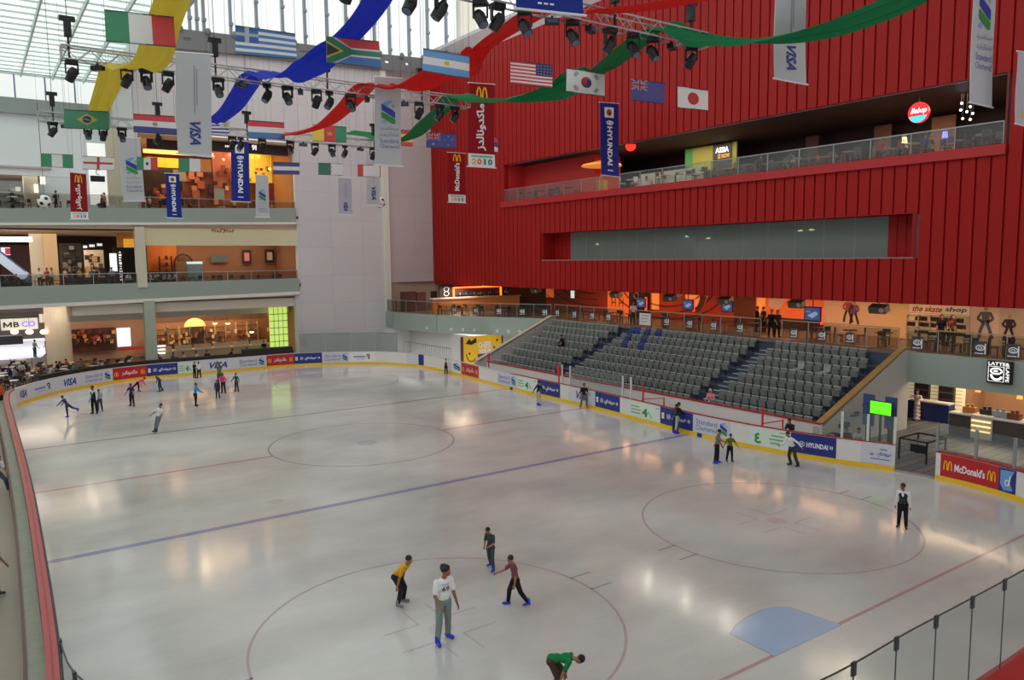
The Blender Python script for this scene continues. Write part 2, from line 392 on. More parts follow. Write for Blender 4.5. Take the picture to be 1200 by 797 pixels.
# near end protective glass
GL=glassM('clear shield glass',(243,246,245),.88,.06,(165,171,169));GL2=glassM('hazy shield glass',(205,212,210),.72,.15)
STL=M('brushed steel',(160,162,165),.35,.8);DST=M('dark steel clip',(60,62,65),.4,.6)
def shield(s0,s1,z1,pan,gm,label,off=.06,clip=True,post=False,z0=BH+.03,pm=None,edge=True):
    if s1<s0:s1+=LEN
    e=empty('glass_shield');tag(e,label,'glass barrier')
    n=max(1,round((s1-s0)/pan));w=(s1-s0)/n
    for i in range(n):
        m=MB();strip(m,s0+i*w+.012,s0+(i+1)*w-.012,off,off+.015,z0,z1,.35);m.build('glass_pane',gm,e)
        if edge: m=MB();strip(m,s0+i*w+.012,s0+(i+1)*w-.012,off-.004,off+.019,z1,z1+.015,.35);m.build('pane_edge',DST,e)
    for i in range(n+1):
        p,nn=outl(s0+i*w);q=p+nn*(off+.007);d=Vector((-nn.y,nn.x,0));N3=Vector((nn.x,nn.y,0))
        if clip: MB().obox((q.x,q.y,z1-.08),d,N3,(0,0,1),.05,.02,.11).build('clip',DST,e);MB().obox((q.x,q.y,(z0+z1)/2),d,N3,(0,0,1),.007,.009,(z1-z0)/2).build('seam',DST,e)
        if post: MB().obox((q.x,q.y,(z0+z1)/2),d,N3,(0,0,1),.05,.04,(z1-z0)/2).build('post',pm or STL,e)
    return e
shield(s_near(-14.6,-21.1),s_near(14.4,-25.2),2.9,1.26,GL,'tall clear glass along the near end standing on the red cap')
shield(s_at(466,'far')+0,s_at(352,'far'),2.75,2.4,GL2,'hazy glass barrier round the far corner before the white wall',clip=False,post=False)
WPO=M('white stanchion',(205,208,205),.5)
shield(s_at(727,'right'),s_at(667,'right'),2.3,1.55,GL,'clear glass panes between white posts beside the VISA board',clip=False,edge=False)
for px0,px1,lab in((728.5,738,'pair of white posts left of the number four board'),(658,667,'pair of white posts above the small white panel left of the VISA board')):
    e=empty('stanchion');tag(e,lab,'post')
    for px in(px0,px1):
        p,nn=outl(s_at(px,'right'));q=p+nn*.08;MB().obox((q.x,q.y,1.75),(1,0,0),(0,1,0),(0,0,1),.04,.04,.6).build('post',WPO,e)
shield(s_at(1046,'right'),s_at(985,'right'),2.3,1.3,GL,'clear glass with three white posts beside the rink gate',clip=False,post=True,pm=WPO,edge=False)
shield(s_near(14.9,-24.4),sg0,2.3,1.5,GL,'clear glass panes above the McDonald\'s board by the gate' .replace("McDonald's",'red burger'),clip=False,post=True,pm=STL,edge=False)
RED=M('red tube',(205,28,34),.4)
for px,lab in((568,'red post with sign plate on the boards left of the red board far side'),(650,'red penalty gate post left of the white posts'),(748,'red gate frame above the green number four board'),(888,'red gate frame above the green Arabic board')):
    e=empty('gate_frame');tag(e,lab,'gate')
    p,nn=outl(s_at(px,'right' if px>600 else 'far'));q=p+nn*.35;z1=1.12+.95
    MB().bar((q.x,q.y,1.0),(q.x,q.y,z1),.07).build('post',RED,e)
    if px>700:
        p2,n2=outl(s_at(px+24,'right'));q2=p2+n2*.35;MB().bar((q2.x,q2.y,.9),(q2.x,q2.y,1.55),.05).build('post',RED,e)
        MB().bar((q.x,q.y,1.2),(q2.x,q2.y,1.5),.05).build('rail',RED,e)
    else: MB().obox((q.x,q.y,z1-.15),(0,1,0),(1,0,0),(0,0,1),.14,.03,.22).build('sign_plate',RED,e)
for bx_,px,sd in((b_right,820,'right'),(b_far,599.5,'far'),(b_far,560,'far')):
    s_=s_at(px,sd) if px!=560 else 0
    if px==560: continue
    m=MB();strip(m,s_-.16,s_+.16,-.03,.0,0,.21,.1);m.build('line_mark',M('blue line mark',(30,50,150),.5),bx_)
# gate opening: sill and white board end
m=MB();strip(m,sg0,sg1,-.02,.15,0,.06);tag(m.build('gate_sill',SILL),'grey sill across the open rink gate','sill')
# ================================================================ ADVERTISING
LIL=M('panel lilac white',(205,205,216),.45);PWH=M('panel white',(228,226,226),.45);PGR=M('panel pale green white',(214,226,216),.45)
PRED=M('panel red',(186,28,36),.45);PBL=M('panel blue',(30,46,128),.45);INK=M('print slate blue',(110,120,170),.5);WH=M('print white',(236,236,240),.5)
def c_visa(A,w,h,x0=.25,x1=.75): A.text('lettering',NAVY,'VISA',w*x0,h*.2,w*x1,h*.78,bold=.035,slant=.12);A.poly('emblem',YELP,[(w*x0-.02,h*.78),(w*x0+.1,h*.78),(w*x0+.08,h*.64)],3)
def c_sc(A,w,h,x0=.08,x1=.66):
    A.text('lettering',INK,'Standard',w*x0,h*.5,w*x1,h*.8,bold=.01);A.text('lettering',INK,'Chartered',w*x0,h*.16,w*x1,h*.45,bold=.01);sclogo(A,w*.74,h*.14,w*.92,h*.86)
def c_mcar(A,w,h): A.text('lettering',WH,AR_MC,w*.27,h*.28,w*.73,h*.68,bold=.02);arches(A,w*.05,h*.28,w*.17,h*.68);arches(A,w*.83,h*.28,w*.95,h*.68)
def c_hyar(A,w,h): A.rect('emblem',WH,w*.05,h*.32,w*.13,h*.68);A.disc('emblem',YELP,w*.09,h*.5,w*.02,h*.1,2);hylogo(A,w*.27,h*.5,w*.06,h*.15,WH);A.text('lettering',WH,AR_HY,w*.38,h*.3,w*.82,h*.66,bold=.03);A.rect('lettering',WH,w*.86,h*.4,w*.88,h*.6);A.rect('lettering',WH,w*.9,h*.4,w*.92,h*.6)
def c_hy(A,w,h):
    hylogo(A,w*.25,h*.48,w*.07,h*.14,WH);A.text('lettering',WH,'HYUNDAI',w*.36,h*.34,w*.83,h*.6,bold=.035);A.rect('lettering',WH,w*.87,h*.4,w*.89,h*.56);A.rect('lettering',WH,w*.91,h*.4,w*.93,h*.56)
def c_badge(A,w,h): A.rect('lettering',INK,w*.15,h*.46,w*.6,h*.6);A.rect('lettering',SKYP,w*.25,h*.28,w*.6,h*.33);A.ring('emblem',BLACKP,w*.72,h*.62,w*.07,h*.18,w*.035,a0=-60,a1=200);A.line('emblem',REDP,[(w*.76,h*.6),(w*.72,h*.25)],w*.03);A.line('emblem',BLACKP,[(w*.7,h*.6),(w*.78,h*.3)],w*.03,2)
def c_green(A,w,h,mir=False):
    for i,(a,b) in enumerate(((.05,.33),(.05,.38),(.05,.36))):
        x0,x1=(a,b) if not mir else (1-b-.1,1-a-.1);A.rect('lettering',M('print soft green',(120,175,135),.5),w*x0,h*(.62-.2*i),w*x1,h*(.7-.2*i))
    if not mir: A.text('emblem',GREENP,'4',w*.42,h*.12,w*.6,h*.66,bold=.04);A.line('emblem',GREENP,[(w*.62,h*.5),(w*.68,h*.3),(w*.74,h*.15)],.05);A.rect('lettering',INK,w*.86,h*.8,w*.97,h*.85)
    else: A.text('emblem',GREENP,'\u0664',w*.15,h*.12,w*.32,h*.7,bold=.04);A.rect('lettering',INK,w*.76,h*.84,w*.95,h*.88)
def c_none(A,w,h): pass
def c_arab(A,w,h): A.text('lettering',M('print arabic blue',(60,80,160),.5),AR_HY,w*.5,h*.34,w*.95,h*.62,bold=.04);A.rect('lettering',INK,w*.58,h*.7,w*.8,h*.76);A.rect('lettering',INK,w*.3,h*.22,w*.9,h*.27);A.rect('lettering',INK,w*.28,h*.42,w*.4,h*.5)
def c_mc(A,w,h): A.text('lettering',WH,"McDonald's",w*.24,h*.3,w*.76,h*.66,bold=.025);arches(A,w*.05,h*.3,w*.2,h*.74);arches(A,w*.8,h*.3,w*.95,h*.74)
def c_swirl(A,w,h): A.poly('emblem',SKYP,[(w*.1,h*.9),(w*.9,h*.95),(w*.6,h*.5),(w*.85,h*.1),(w*.3,h*.05),(w*.1,h*.3)]);A.ring('emblem',WH,w*.5,h*.4,w*.14,h*.14,w*.06,2);A.line('emblem',WH,[(w*.6,h*.3),(w*.68,h*.75)],w*.07,2)
def c_part(A,w,h): sclogo(A,w*.35,h*.2,w*.95,h*.85)
ADS=[(20,37,'far',LIL,c_visa,'small lilac VISA board at the far left end of the curve'),
(37.5,66,'far',LIL,c_badge,'white board with black swoosh emblem left of the large VISA board'),
(66,98,'far',LIL,c_visa,'large lilac VISA board on the far left curve'),
(98,132.5,'far',LIL,c_sc,'white bank board left of the far left red board'),
(133,172,'far',PRED,c_mcar,'red board with white Arabic lettering behind the girl in navy'),
(172,209,'far',PBL,c_hyar,'blue board behind the skater in grey leaning forward'),
(209,230,'far',PGR,c_green,'pale green text board behind the pair of staff skaters'),
(231,278,'far',LIL,c_visa,'lilac VISA board behind the skater with raised arms'),
(278,312.5,'far',LIL,c_sc,'white bank board left of the middle far red board'),
(313,345,'far',PRED,c_mcar,'red Arabic board below the green lit window'),
(345,378,'far',PBL,c_hyar,'blue board at the foot of the tall white wall'),
(378,410,'far',LIL,c_sc,'white bank board in front of the tall white wall'),
(410,440,'far',PWH,c_badge,'white board with black and red swoosh before the white wall'),
(477,490,'far',LIL,c_none,'blank lilac board left of the narrow blue board'),
(490.5,497,'far',PBL,c_none,'narrow dark blue board on the far right corner'),
(527,540.5,'far',PWH,c_part,'narrow white board with bank emblem beside the leaning marshal'),
(541,561,'far',PRED,c_mcar,'red Arabic board beneath the yellow poster'),
(583,606,'far',LIL,c_sc,'white bank board left of the green text panel on the far right'),
(606,629,'right',PGR,c_green,'pale green text board left of the skater in black jacket by the far blue board'),
(630,656.5,'right',PBL,c_hyar,'blue board behind the skater in black jacket on the far right'),
(666,697,'right',LIL,c_visa,'lilac VISA board along the grandstand'),
(697.5,726.5,'right',PBL,c_hyar,'blue board right of the grandstand VISA board'),
(738,773.5,'right',PGR,c_green,'white and green board with number four below the grandstand'),
(774,812,'right',PBL,c_hyar,'blue board beside the leaning skater in black jacket'),
(812.5,856,'right',LIL,c_sc,'bank board right of the leaning skater in black jacket'),
(877,925.5,'right',PGR,lambda A,w,h:c_green(A,w,h,True),'pale board with green Arabic numeral behind the player in white'),
(926,979.5,'right',PBL,c_hy,'large blue HYUNDAI board nearest the rink gate'.replace('HYUNDAI ','lettered ')),
(1008,1047,'right',LIL,c_arab,'white board with blue Arabic lettering beside the gate'),
(1101,1169,'right',PRED,c_mc,'big red board with yellow arches right of the gate'),
(1169.5,1190,'right',PBL,c_swirl,'blue board with pale swirl at the right edge')]
for px0,px1,side,bg,fn,lab in ADS:
    sa,sb=s_at(px0,side),s_at(px1,side)
    if sa<sb: sa+=LEN
    w=sa-sb;h=BH-.24
    m=MB();strip(m,sb,sa,-.012,0,.21,BH-.02,.25);o=m.build('advertising_board',bg);tag(o,lab,'advertising board','advertising boards on the rink boards')
    A=Art();fn(A,w,h)
    def f(u,v,wd,sa=sa):
        p,nn=outl(sa-u);q=p-nn*(.014+wd*.5);return (q.x,q.y,.22+v)
    A.emit(f,o)
# seams in the blank stretches are pattern of the boards; the tall dark seam by the white wall
# ================================================================ RED WALL
REDW=M('red ribbed cladding',(156,26,24),.5,var=.06,scale=.6,spec=.18);REDS=M('smooth red panel',(176,28,34),.4,var=.04);REDD=M('deep red panel',(110,16,20),.5)
XR=24.0
def boxes(L):
    m=MB()
    for b in L: m.box(*b)
    return m
z17=17.3
m=MB()
PITCH=.66
y=35.5
def clad(m,y0,y1,z0,z1):
    m.box(XR+.11,y0,z0,XR+.5,y1,z1)
    # raised pan with folded edges
    a,b=min(y0,y1)+.05,max(y0,y1)-.05
    m.add([(XR+.11,a-.02,z0),(XR+.11,b+.02,z0),(XR,b,z0),(XR,a,z0),(XR+.11,a-.02,z1),(XR+.11,b+.02,z1),(XR,b,z1),(XR,a,z1)],[(0,3,2,1),(4,5,6,7),(0,1,5,4),(1,2,6,5),(2,3,7,6),(3,0,4,7)])
def zsplit(y):
    segs=[(6.5,27.9)]
    if -18.45<y<22.1: segs=[(6.5,13.6),(z17 if y>-18 else z17,27.9)]
    if -14.4<y<16.8:
        segs=[(6.5,8.85),(11.1,13.6),(z17,27.9)]
    return segs
while y>-31:
    y1=y-PITCH
    for z0,z1 in zsplit((y+y1)/2): clad(m,y,y1,z0,z1)
    y=y1
red=struct('wall_right',m,REDW);red['label']='huge red ribbed metal wall above the grandstand'
# opening sides, ledge, recess lining
m=MB()
m.box(XR-.18,-18.6,13.58,XR+.55,22.7,14.06)           # ledge
struct('trim_1',m,REDS)
m=boxes([(XR+.02,-14.5,8.8,XR+1.35,16.85,8.86),(XR+.02,-14.5,11.1,XR+1.4,16.85,11.16),(XR+.02,16.7,8.86,XR+1.35,16.85,11.1),(XR+.02,-14.5,8.86,XR+1.35,-14.36,11.1),(XR+1.3,14.6,8.86,XR+1.4,16.7,11.1),(XR+1.3,-14.4,8.86,XR+1.4,-12.4,11.1)])
for i in range(3): m.box(XR+1.26,15.1+i*.55,8.86,XR+1.3,15.15+i*.55,11.1);m.box(XR+1.26,-13.9+i*.5,8.86,XR+1.3,-13.85+i*.5,11.1)
struct('trim_2',m,REDW)
struct('trim_3',boxes([(XR-.03,-14.5,8.82,XR+.06,16.85,8.9)]),M('pale metal edge',(150,110,108),.4))
# window band glass
wb=empty('window_1');tag(wb,kind='structure')
GW=glassM('smoky window glass',(150,165,160),.45,.08)
yy=14.6;W_=2.0
for i in range(14):
    a=14.6-27*i/14;b=14.6-27*(i+1)/14
    MB().box(XR+1.32,a-.01,8.88,XR+1.34,b+.01,11.1).build('window_pane',GW,wb)
    MB().box(XR+1.31,a-.015,8.88,XR+1.35,a+.015,11.1).build('mullion',M('pale mullion',(140,150,148),.4),wb)
m=boxes([(XR+1.4,-14.4,8.7,XR+6,16.8,8.8),(XR+6,-14.4,8.7,XR+6.1,16.8,11.3),(XR+1.4,-14.4,11.2,XR+6,16.8,11.3),(XR+1.4,16.8,8.7,XR+6,16.9,11.3),(XR+1.4,-14.5,8.7,XR+6,-14.4,11.3)])
struct('wall_lounge',m,M('lounge grey wall',(98,100,94),.7,var=.45,scale=.5))  # blotches put the window's reflections and tone changes into the wall colour
# a few things behind the smoky glass
lampM=M('warm lamp',(255,214,150),.4,emit=18);lampW=M('cool lamp',(235,240,255),.4,emit=14)
for px,py,mm,lab in ((700,286,lampM,'warm pendant behind the smoky window, leftmost'),(805,277,lampW,'cold white lamp behind the smoky window'),(830,279,lampM,'small lamp behind the smoky window right of the white one'),(938,270,lampM,'amber lamp on the left of a pair behind the smoky window'),(951,269,lampM,'amber lamp on the right of a pair behind the smoky window')):
    p=atX(px,py,XR+3.2);e=empty('pendant_lamp',p);tag(e,lab,'lamp');MB().lathe((0,0,-.06),[(.16,0),(.14,.06),(.04,.12)],12).build('shade',mm,e);MB().cyl((0,0,.06),(0,0,11.2-p.z),.01,n=5).build('cord',DST,e)
for px0,py0,px1,py1,c,lab in ((855,279,876,300,(190,130,80),'orange framed shelf behind the smoky window'),(715,288,727,300,(60,66,66),'dark chair back behind the smoky window'),(910,290,945,304,(60,64,62),'dark sofa behind the smoky window')):
    a=atX(px0,py0,XR+5);b=atX(px1,py1,XR+5);e=empty('cabinet',(XR+5,(a.y+b.y)/2,8.8));tag(e,lab,'furniture')
    hy=abs(a.y-b.y)/2;zz=a.z-8.8;MB().box(0,-hy,0,.5,hy,zz).build('body',M('f%d'%c[0],c,.6),e);MB().box(-.05,-hy-.05,zz,.55,hy+.05,zz+.06).build('top',DK,e)
# ================================================================ RESTAURANT TERRACE IN THE RED WALL
m=boxes([(XR+.5,-18.5,13.9,XR+9,22.4,14.05)]);struct('floor_terrace',m,M('terrace floor',(90,60,50),.6))
m=boxes([(XR+9,-18.6,14,XR+9.2,22.4,17.4)]);struct('wall_terrace',m,M('dark terrace wall',(38,26,24),.7,var=.3,scale=.7))
m=boxes([(XR+.5,-18.6,z17,XR+9,22.4,z17+.1)]);struct('ceiling_terrace',m,M('dark soffit',(45,36,34),.7))
m=boxes([(XR+.0,-18.55,14,XR+9,-18.45,z17),(XR+3.5,22.3,14,XR+9,22.4,z17)]);struct('trim_4',m,REDD)
m=boxes([(XR+.5,22.2,14,XR+2.4,22.4,z17)]);struct('trim_19',m,M('flat red recess',(206,44,46),.6))
m=boxes([(XR+.3,-18.5,z17-.05,XR+.36,22,z17+.02)]);struct('trim_5',m,STL)
RB=M('flat red recess',(206,44,46),.6)
m=boxes([(XR+2.2,12.7,14.05,XR+2.4,22.3,17.3),(XR+2.2,12.6,14.05,XR+5,12.72,17.3)]);struct('wall_recess',m,RB)
def rail_thing(name,pts,label,h=1.1,gm=None,pm=STL,step=1.6,top=None):
    e=empty(name);tag(e,label,'railing')
    for a,b in zip(pts,pts[1:]):
        a=Vector(a);b=Vector(b);L=(b-a).length;n=max(1,round(L/step))
        MB().bar(a+Vector((0,0,h)),b+Vector((0,0,h)),.06).build('handrail',top or pm,e)
        for i in range(n):
            p=a.lerp(b,i/n);q=a.lerp(b,(i+1)/n)
            d=(q-p).normalized()*.03;p2=p+d;q2=q-d
            nrm=Vector((-d.y,d.x,0)).normalized()*.008
            z=Vector((0,0,1))
            m=MB().add([p2-nrm+z*.06,q2-nrm+z*.06,q2+nrm+z*.06,p2+nrm+z*.06,p2-nrm+z*(h-.06),q2-nrm+z*(h-.06),q2+nrm+z*(h-.06),p2+nrm+z*(h-.06)],[(0,3,2,1),(4,5,6,7),(0,1,5,4),(1,2,6,5),(2,3,7,6),(3,0,4,7)])
            m.build('glass_pane',gm or GL,e)
            MB().bar(p,p+z*h,.045).build('post',pm,e)
        MB().bar(b,b+z*h,.045).build('post',pm,e)
    return e
rail_thing('glass_railing',[(XR+.05,22.5,14.06),(XR+.05,-18.4,14.06)],'long glass railing with grey handrail along the red wall terrace',h=1.05,step=2.2)
# ================================================================ CONCOURSE UNDER THE RED WALL
EDGE=[(17.9,34.0),(17.5,31.4),(18.45,24.9),(23.75,15.4),(23.95,-14.3),(24.1,-31)]
GRN=M('grey green fascia',(150,162,154),.4,var=.03,scale=.8)
FLC=M('concourse floor',(120,98,84),.5,var=.1)
poly=EDGE+[(34,-31),(34,36),(18,36)]
m=MB().prism(poly,2,3.85,4.05);struct('floor_concourse',m,FLC)
m=MB()
for a,b in zip(EDGE,EDGE[1:]):
    a=Vector((*a,0));b=Vector((*b,0));d=(b-a).normalized();n=Vector((-d.y,d.x,0))  # outward from floor is -n side
    n=Vector((d.y,-d.x,0)) if (Vector((0,0,0))-(a+b)/2).dot(Vector((d.y,-d.x,0)))>0 else n
    if b.y==15.4 or a.y>16 or a.y<0 or True:
        z0=2.5 if not(a.y<=15.5 and b.y>=-14.4) else 3.6
        if a.y<=15.5 and b.y>=-14.4: continue
        P=[a,b,b+n*.18,a+n*.18]
        m.add([(p.x,p.y,z0) for p in P]+[(p.x,p.y,4.06) for p in P],[(0,3,2,1),(4,5,6,7),(0,1,5,4),(1,2,6,5),(2,3,7,6),(3,0,4,7)])
fa=struct('trim_6',m,GRN)
m=MB().prism([(XR+.2,36),(34,36),(34,-31),(XR+.2,-31)],2,6.55,6.7);struct('ceiling_concourse',m,M('dark concourse ceiling',(70,50,44),.7))
m=boxes([(33.0,-31,4,33.2,36,6.6)]);struct('wall_concourse',m,M('concourse back wall',(120,52,34),.6,var=.35,scale=.35))
# skate hire / cafe zone below concourse: back wall, floor
STRIPE=bpy.data.materials.new('striped grey rubber floor');STRIPE.use_nodes=True
nt=STRIPE.node_tree;b=nt.nodes['Principled BSDF'];tc=nt.nodes.new('ShaderNodeTexCoord');mp=nt.nodes.new('ShaderNodeMapping');mp.inputs['Rotation'].default_value=(0,0,R(0))
wv=nt.nodes.new('ShaderNodeTexWave');wv.bands_direction='Y';wv.inputs['Scale'].default_value=.33;wv.inputs['Distortion'].default_value=0
cr=nt.nodes.new('ShaderNodeValToRGB');cr.color_ramp.interpolation='CONSTANT'
E=cr.color_ramp.elements;E[0].color=(*lin((118,112,106)),1);E[1].position=.3;E[1].color=(*lin((70,90,110)),1)
for p,c in((.5,(60,58,58)),(.68,(126,118,110)),(.85,(84,100,116))):
    x=E.new(p);x.color=(*lin(c),1)
nt.links.new(tc.outputs['Object'],mp.inputs[0]);nt.links.new(mp.outputs[0],wv.inputs[0]);nt.links.new(wv.outputs['Fac'],cr.inputs[0]);nt.links.new(cr.outputs[0],b.inputs['Base Color']);b.inputs['Roughness'].default_value=.5
m=MB().prism([(14.2,-13.8),(23.8,-13.8),(23.8,-8),(34,-8),(34,-34),(-40,-50),(-40,-29.8),(-10,-30.2),(10,-30),(15.9,-24.5),(16.2,-20.2),(15.2,-16.5)],2,-.1,-.01);struct('floor_lobby',m,STRIPE)
m=boxes([(30,-31,0,30.2,-8,3.9),(24,-13.9,0,30.2,-13.7,3.9) if False else (28.4,-8.2,0,30.2,-8,3.9),(28.4,-15.5,0,28.6,-8,3.9),(28.4,-15.6,0,30.2,-15.5,3.9)]);struct('wall_lobby',m,M('lobby back wall',(150,112,80),.7,var=.1))
m=boxes([(24.2,-31,3.7,30.2,-8,3.85)]);struct('ceiling_lobby',m,M('dark lobby ceiling',(60,44,38),.8))
# grandstand
STEP=M('blue grey stand step',(62,74,92),.6,var=.08);NOSE=M('pale step edge',(170,180,185),.5);CONC=M('pale concrete stringer',(178,176,170),.6,var=.05)
ROWX=[16.8+.97*i for i in range(8)];ROWT=[.55+.374*i for i in range(8)]
m=MB()
for i in range(8):
    x0=ROWX[i]-.42 if i else 16.35
    x1=(ROWX[i+1]-.42) if i<7 else 23.95
    m.box(x0,-14.1,-.05,x1,15.0 if i>5 else 14.0,ROWT[i])
struct('floor_grandstand',m,STEP)
m=MB()
for k,(ya,yb) in enumerate(((-6.55,-5.55),(5.75,6.75),(-14.1,-13.3))):
    for i in range(8):
        x0=ROWX[i]-.42 if i else 16.4
        sh=-.12*(7-i)
        m.box(x0+.46,ya+sh,ROWT[i],x0+.97,yb+sh,ROWT[i]+.187)
struct('trim_7',m,STEP)
m=MB()
for k,(ya,yb) in enumerate(((-6.55,-5.55),(5.75,6.75),(-14.1,-13.3))):
    for i in range(8):
        x0=ROWX[i]-.42 if i else 16.4
        sh=-.12*(7-i)
        m.box(x0-.01,ya+sh,ROWT[i]-.03,x0+.05,yb+sh,ROWT[i]+.012);m.box(x0+.45,ya+sh,ROWT[i]+.15,x0+.5,yb+sh,ROWT[i]+.2)
struct('trim_8',m,NOSE)
# front wall with red coping
m=boxes([(16.25,-14.6,0,16.4,13.6,1.24)]);struct('wall_stand_front',m,BW)
m=boxes([(16.22,-14.6,1.24,16.43,13.6,1.3)]);struct('trim_9',m,CAPR)
m=MB().prism([(14.95,-15.2),(16.3,-15.2),(16.3,20),(15.3,20),(14.85,5),(14.6,-5),(14.5,-12)],2,-.05,.3);struct('floor_bench',m,M('bench walkway',(110,108,104),.6))
m=boxes([(23.97,-14.2,2.4,24.1,15.2,4.05)]);struct('wall_stand_back',m,STEP)
# side stringers
def stringer(name,y0,y1,cap):
    m=MB().prism([(16.2,0),(24.0,0),(24.0,4.15),(23.5,4.15),(16.6,1.15),(16.2,1.15)],1,y0,y1);struct(name,m,CONC)
    m=MB().bar((16.3,(y0+y1)/2,1.2),(23.6,(y0+y1)/2,4.3),abs(y1-y0)+.04,.07);m.box(23.4,y0,4.18,24,y1,4.28)
    struct(name.replace('wall','trim'),m,cap)
stringer('wall_stand_right',-14.55,-14.25,M('worn gold coping',(176,140,84),.4,.3,var=.2,scale=2))
stringer('wall_stand_left',14.95,15.3,M('pale stone coping',(190,180,165),.5))
# wall beneath the concourse on the far right corner
m=boxes([(16.4,31.9,0,19.2,32.1,2.45),(19.2,20.1,0,19.35,32.1,2.45),(17.75,19.95,0,24,20.1,2.45),(23.75,15.3,0,23.9,20,2.45)])
struct('wall_under_concourse',m,M('off white plaster',(186,184,180),.7,var=.04))
# ================================================================ FAR FACADE
YF=34.0
PL=M('white plaster wall',(206,204,206),.7,var=.02,scale=.5)
def tilewall():
    m=M('white panel wall',(206,203,204),.6);nt=m.node_tree;b=nt.nodes['Principled BSDF']
    tc=nt.nodes.new('ShaderNodeTexCoord');mp=nt.nodes.new('ShaderNodeMapping');mp.inputs['Rotation'].default_value=(R(90),0,0)
    bt=nt.nodes.new('ShaderNodeTexBrick');bt.offset=0;bt.inputs['Scale'].default_value=1;bt.inputs['Brick Width'].default_value=3.1;bt.inputs['Row Height'].default_value=2.55;bt.inputs['Mortar Size'].default_value=.02
    bt.inputs['Color1'].default_value=(*lin((207,204,205)),1);bt.inputs['Color2'].default_value=(*lin((203,200,202)),1);bt.inputs['Mortar'].default_value=(*lin((190,187,189)),1)
    nt.links.new(tc.outputs['Object'],mp.inputs[0]);nt.links.new(mp.outputs[0],bt.inputs[0]);nt.links.new(bt.outputs[0],b.inputs['Base Color']);return m
TW=tilewall()
m=boxes([(9.1,YF,0,18.2,YF+.5,27.8),(-3.7,YF,19.7,9.1,YF+.5,27.8),(8.75,YF-.02,0,9.1,YF+.5,5.9)]);struct('wall_far',m,TW)
m=boxes([(17.75,YF-.25,0,18.3,YF+.3,27.8)]);struct('trim_10',m,M('cream corner pier',(222,220,205),.6))
m=MB().prism([(18.2,YF+.1),(24.1,35.5),(24.1,35.9),(18.2,YF+.5)],2,6.8,27.8);struct('wall_far_right',m,TW)
m=MB().prism([(18.2,YF+.1),(24.1,35.5),(30,35.5),(30,35.9),(18.2,YF+.5)],2,4.05,6.8);struct('wall_far_right_low',m,M('beige plaster',(178,166,150),.7))
m=boxes([(-3.95,YF,11.9,-3.7,46,27.8)]);struct('wall_return',m,PL)
# slabs: fascia panels and floors
def xz(px,py,Y=YF): p=at(px,py,1,Y);return (p.x,p.z)
def fascia(name,top,bot,mat,y0=YF-.15,y1=YF+.2):
    a,b=xz(*top[0]),xz(*top[1]);c,d=xz(*bot[1]),xz(*bot[0])
    def ext(p,q): # extend to the left
        t=(-24-p[0])/(q[0]-p[0]);return (-24,p[1]+t*(q[1]-p[1]))
    m=MB().prism([ext(a,b),b,c,ext(d,c)],1,y0,y1);return struct(name,m,mat)
fascia('trim_11',((0,336.5),(350,326)),((0,358.5),(350.5,342)),GRN)
fascia('trim_12',((0,244),(346.5,244)),((0,261),(346.5,260.5)),GRN)
WTR=M('white trim',(226,222,214),.6)
fascia('trim_13',((0,358.5),(350.5,341.5)),((0,363),(350.5,345)),WTR,YF-.2)
fascia('trim_14',((0,261),(346.5,260.5)),((0,264),(346.5,263)),WTR,YF-.2)
m=boxes([(-30,YF,6.7,9.3,52,6.95)]);struct('floor_level_two',m,M('mall floor tan',(150,128,104),.4))
m=boxes([(-30,YF,12.8,9.3,52,13.05)]);struct('floor_level_three',m,M('mall floor tan',(150,128,104),.4))
SOF=M('peach soffit',(214,190,168),.7)
m=boxes([(-30,YF+.2,5.7,9.3,52,5.8),(-30,YF+.2,11.6,9.3,52,11.7),(-30,YF+.2,11.6,9.3,YF+.4,12.85),(-30,YF+.2,5.7,9.3,YF+.4,6.75)]);struct('ceiling_soffit',m,SOF)
m=boxes([(-3.9,YF+.3,19.4,9.1,50,19.6)]);struct('ceiling_level_three',m,SOF)
# ground floor of the food court
m=MB().prism([(-50,60),(30,60),(30,33.5),(17.5,31.5),(15.5,27),(15.9,22),(15.6,15),(15.2,15),(14.9,21.8),(13.5,25.9),(11.4,27.7),(9.1,29.1),(6.5,29.9),(0,30.1),(-4.8,30.1),(-7.4,29.5),(-9.6,28.2),(-11.4,26.5),(-13.0,24.4),(-14.5,22.3),(-15,20),(-50,20)],2,-.08,-.005);struct('floor_food_court',m,M('food court floor',(96,84,76),.45,var=.1))
m=boxes([(-40,-45,-.1,-14.25,22,-.012)]);struct('floor_walkway',m,M('beige walkway tile',(140,127,112),.45,var=.05,scale=1.2))
# pillars
CRM=M('cream pillar',(206,200,180),.6)
def pillar(px0,px1,z0,z1,label,y=YF-.25,mat=CRM,d=.7):
    a=at((px0),330,1,y).x;b=at(px1,330,1,y).x
    e=MB().box(a,y,z0,b,y+d,z1).build('pillar',mat);e['kind']='structure';e['label']=label
pillar(161.5,173,7.0,11.9,'cream pillar between the two upper shops');pillar(167,180,0,5.9,'green tinted pillar in the food court',mat=M('green tinted pillar',(168,178,160),.6))
pillar(36,53,13.05,17,'pale pillar behind the top balcony',y=38)
# ground floor bulkheads
BULK=M('warm white bulkhead',(216,206,192),.7)
m=boxes([(-9.1,YF+.3,4.9,8.9,YF+2.4,5.7),(-9.1,YF+2.4,4.25,8.9,YF+5,5.7)]);struct('ceiling_bulkhead',m,BULK)
m=boxes([(-4.1,YF,10.4,9.1,YF+.3,11.8)]);struct('wall_cafe_bulkhead',m,M('pale cream bulkhead',(216,206,170),.7))
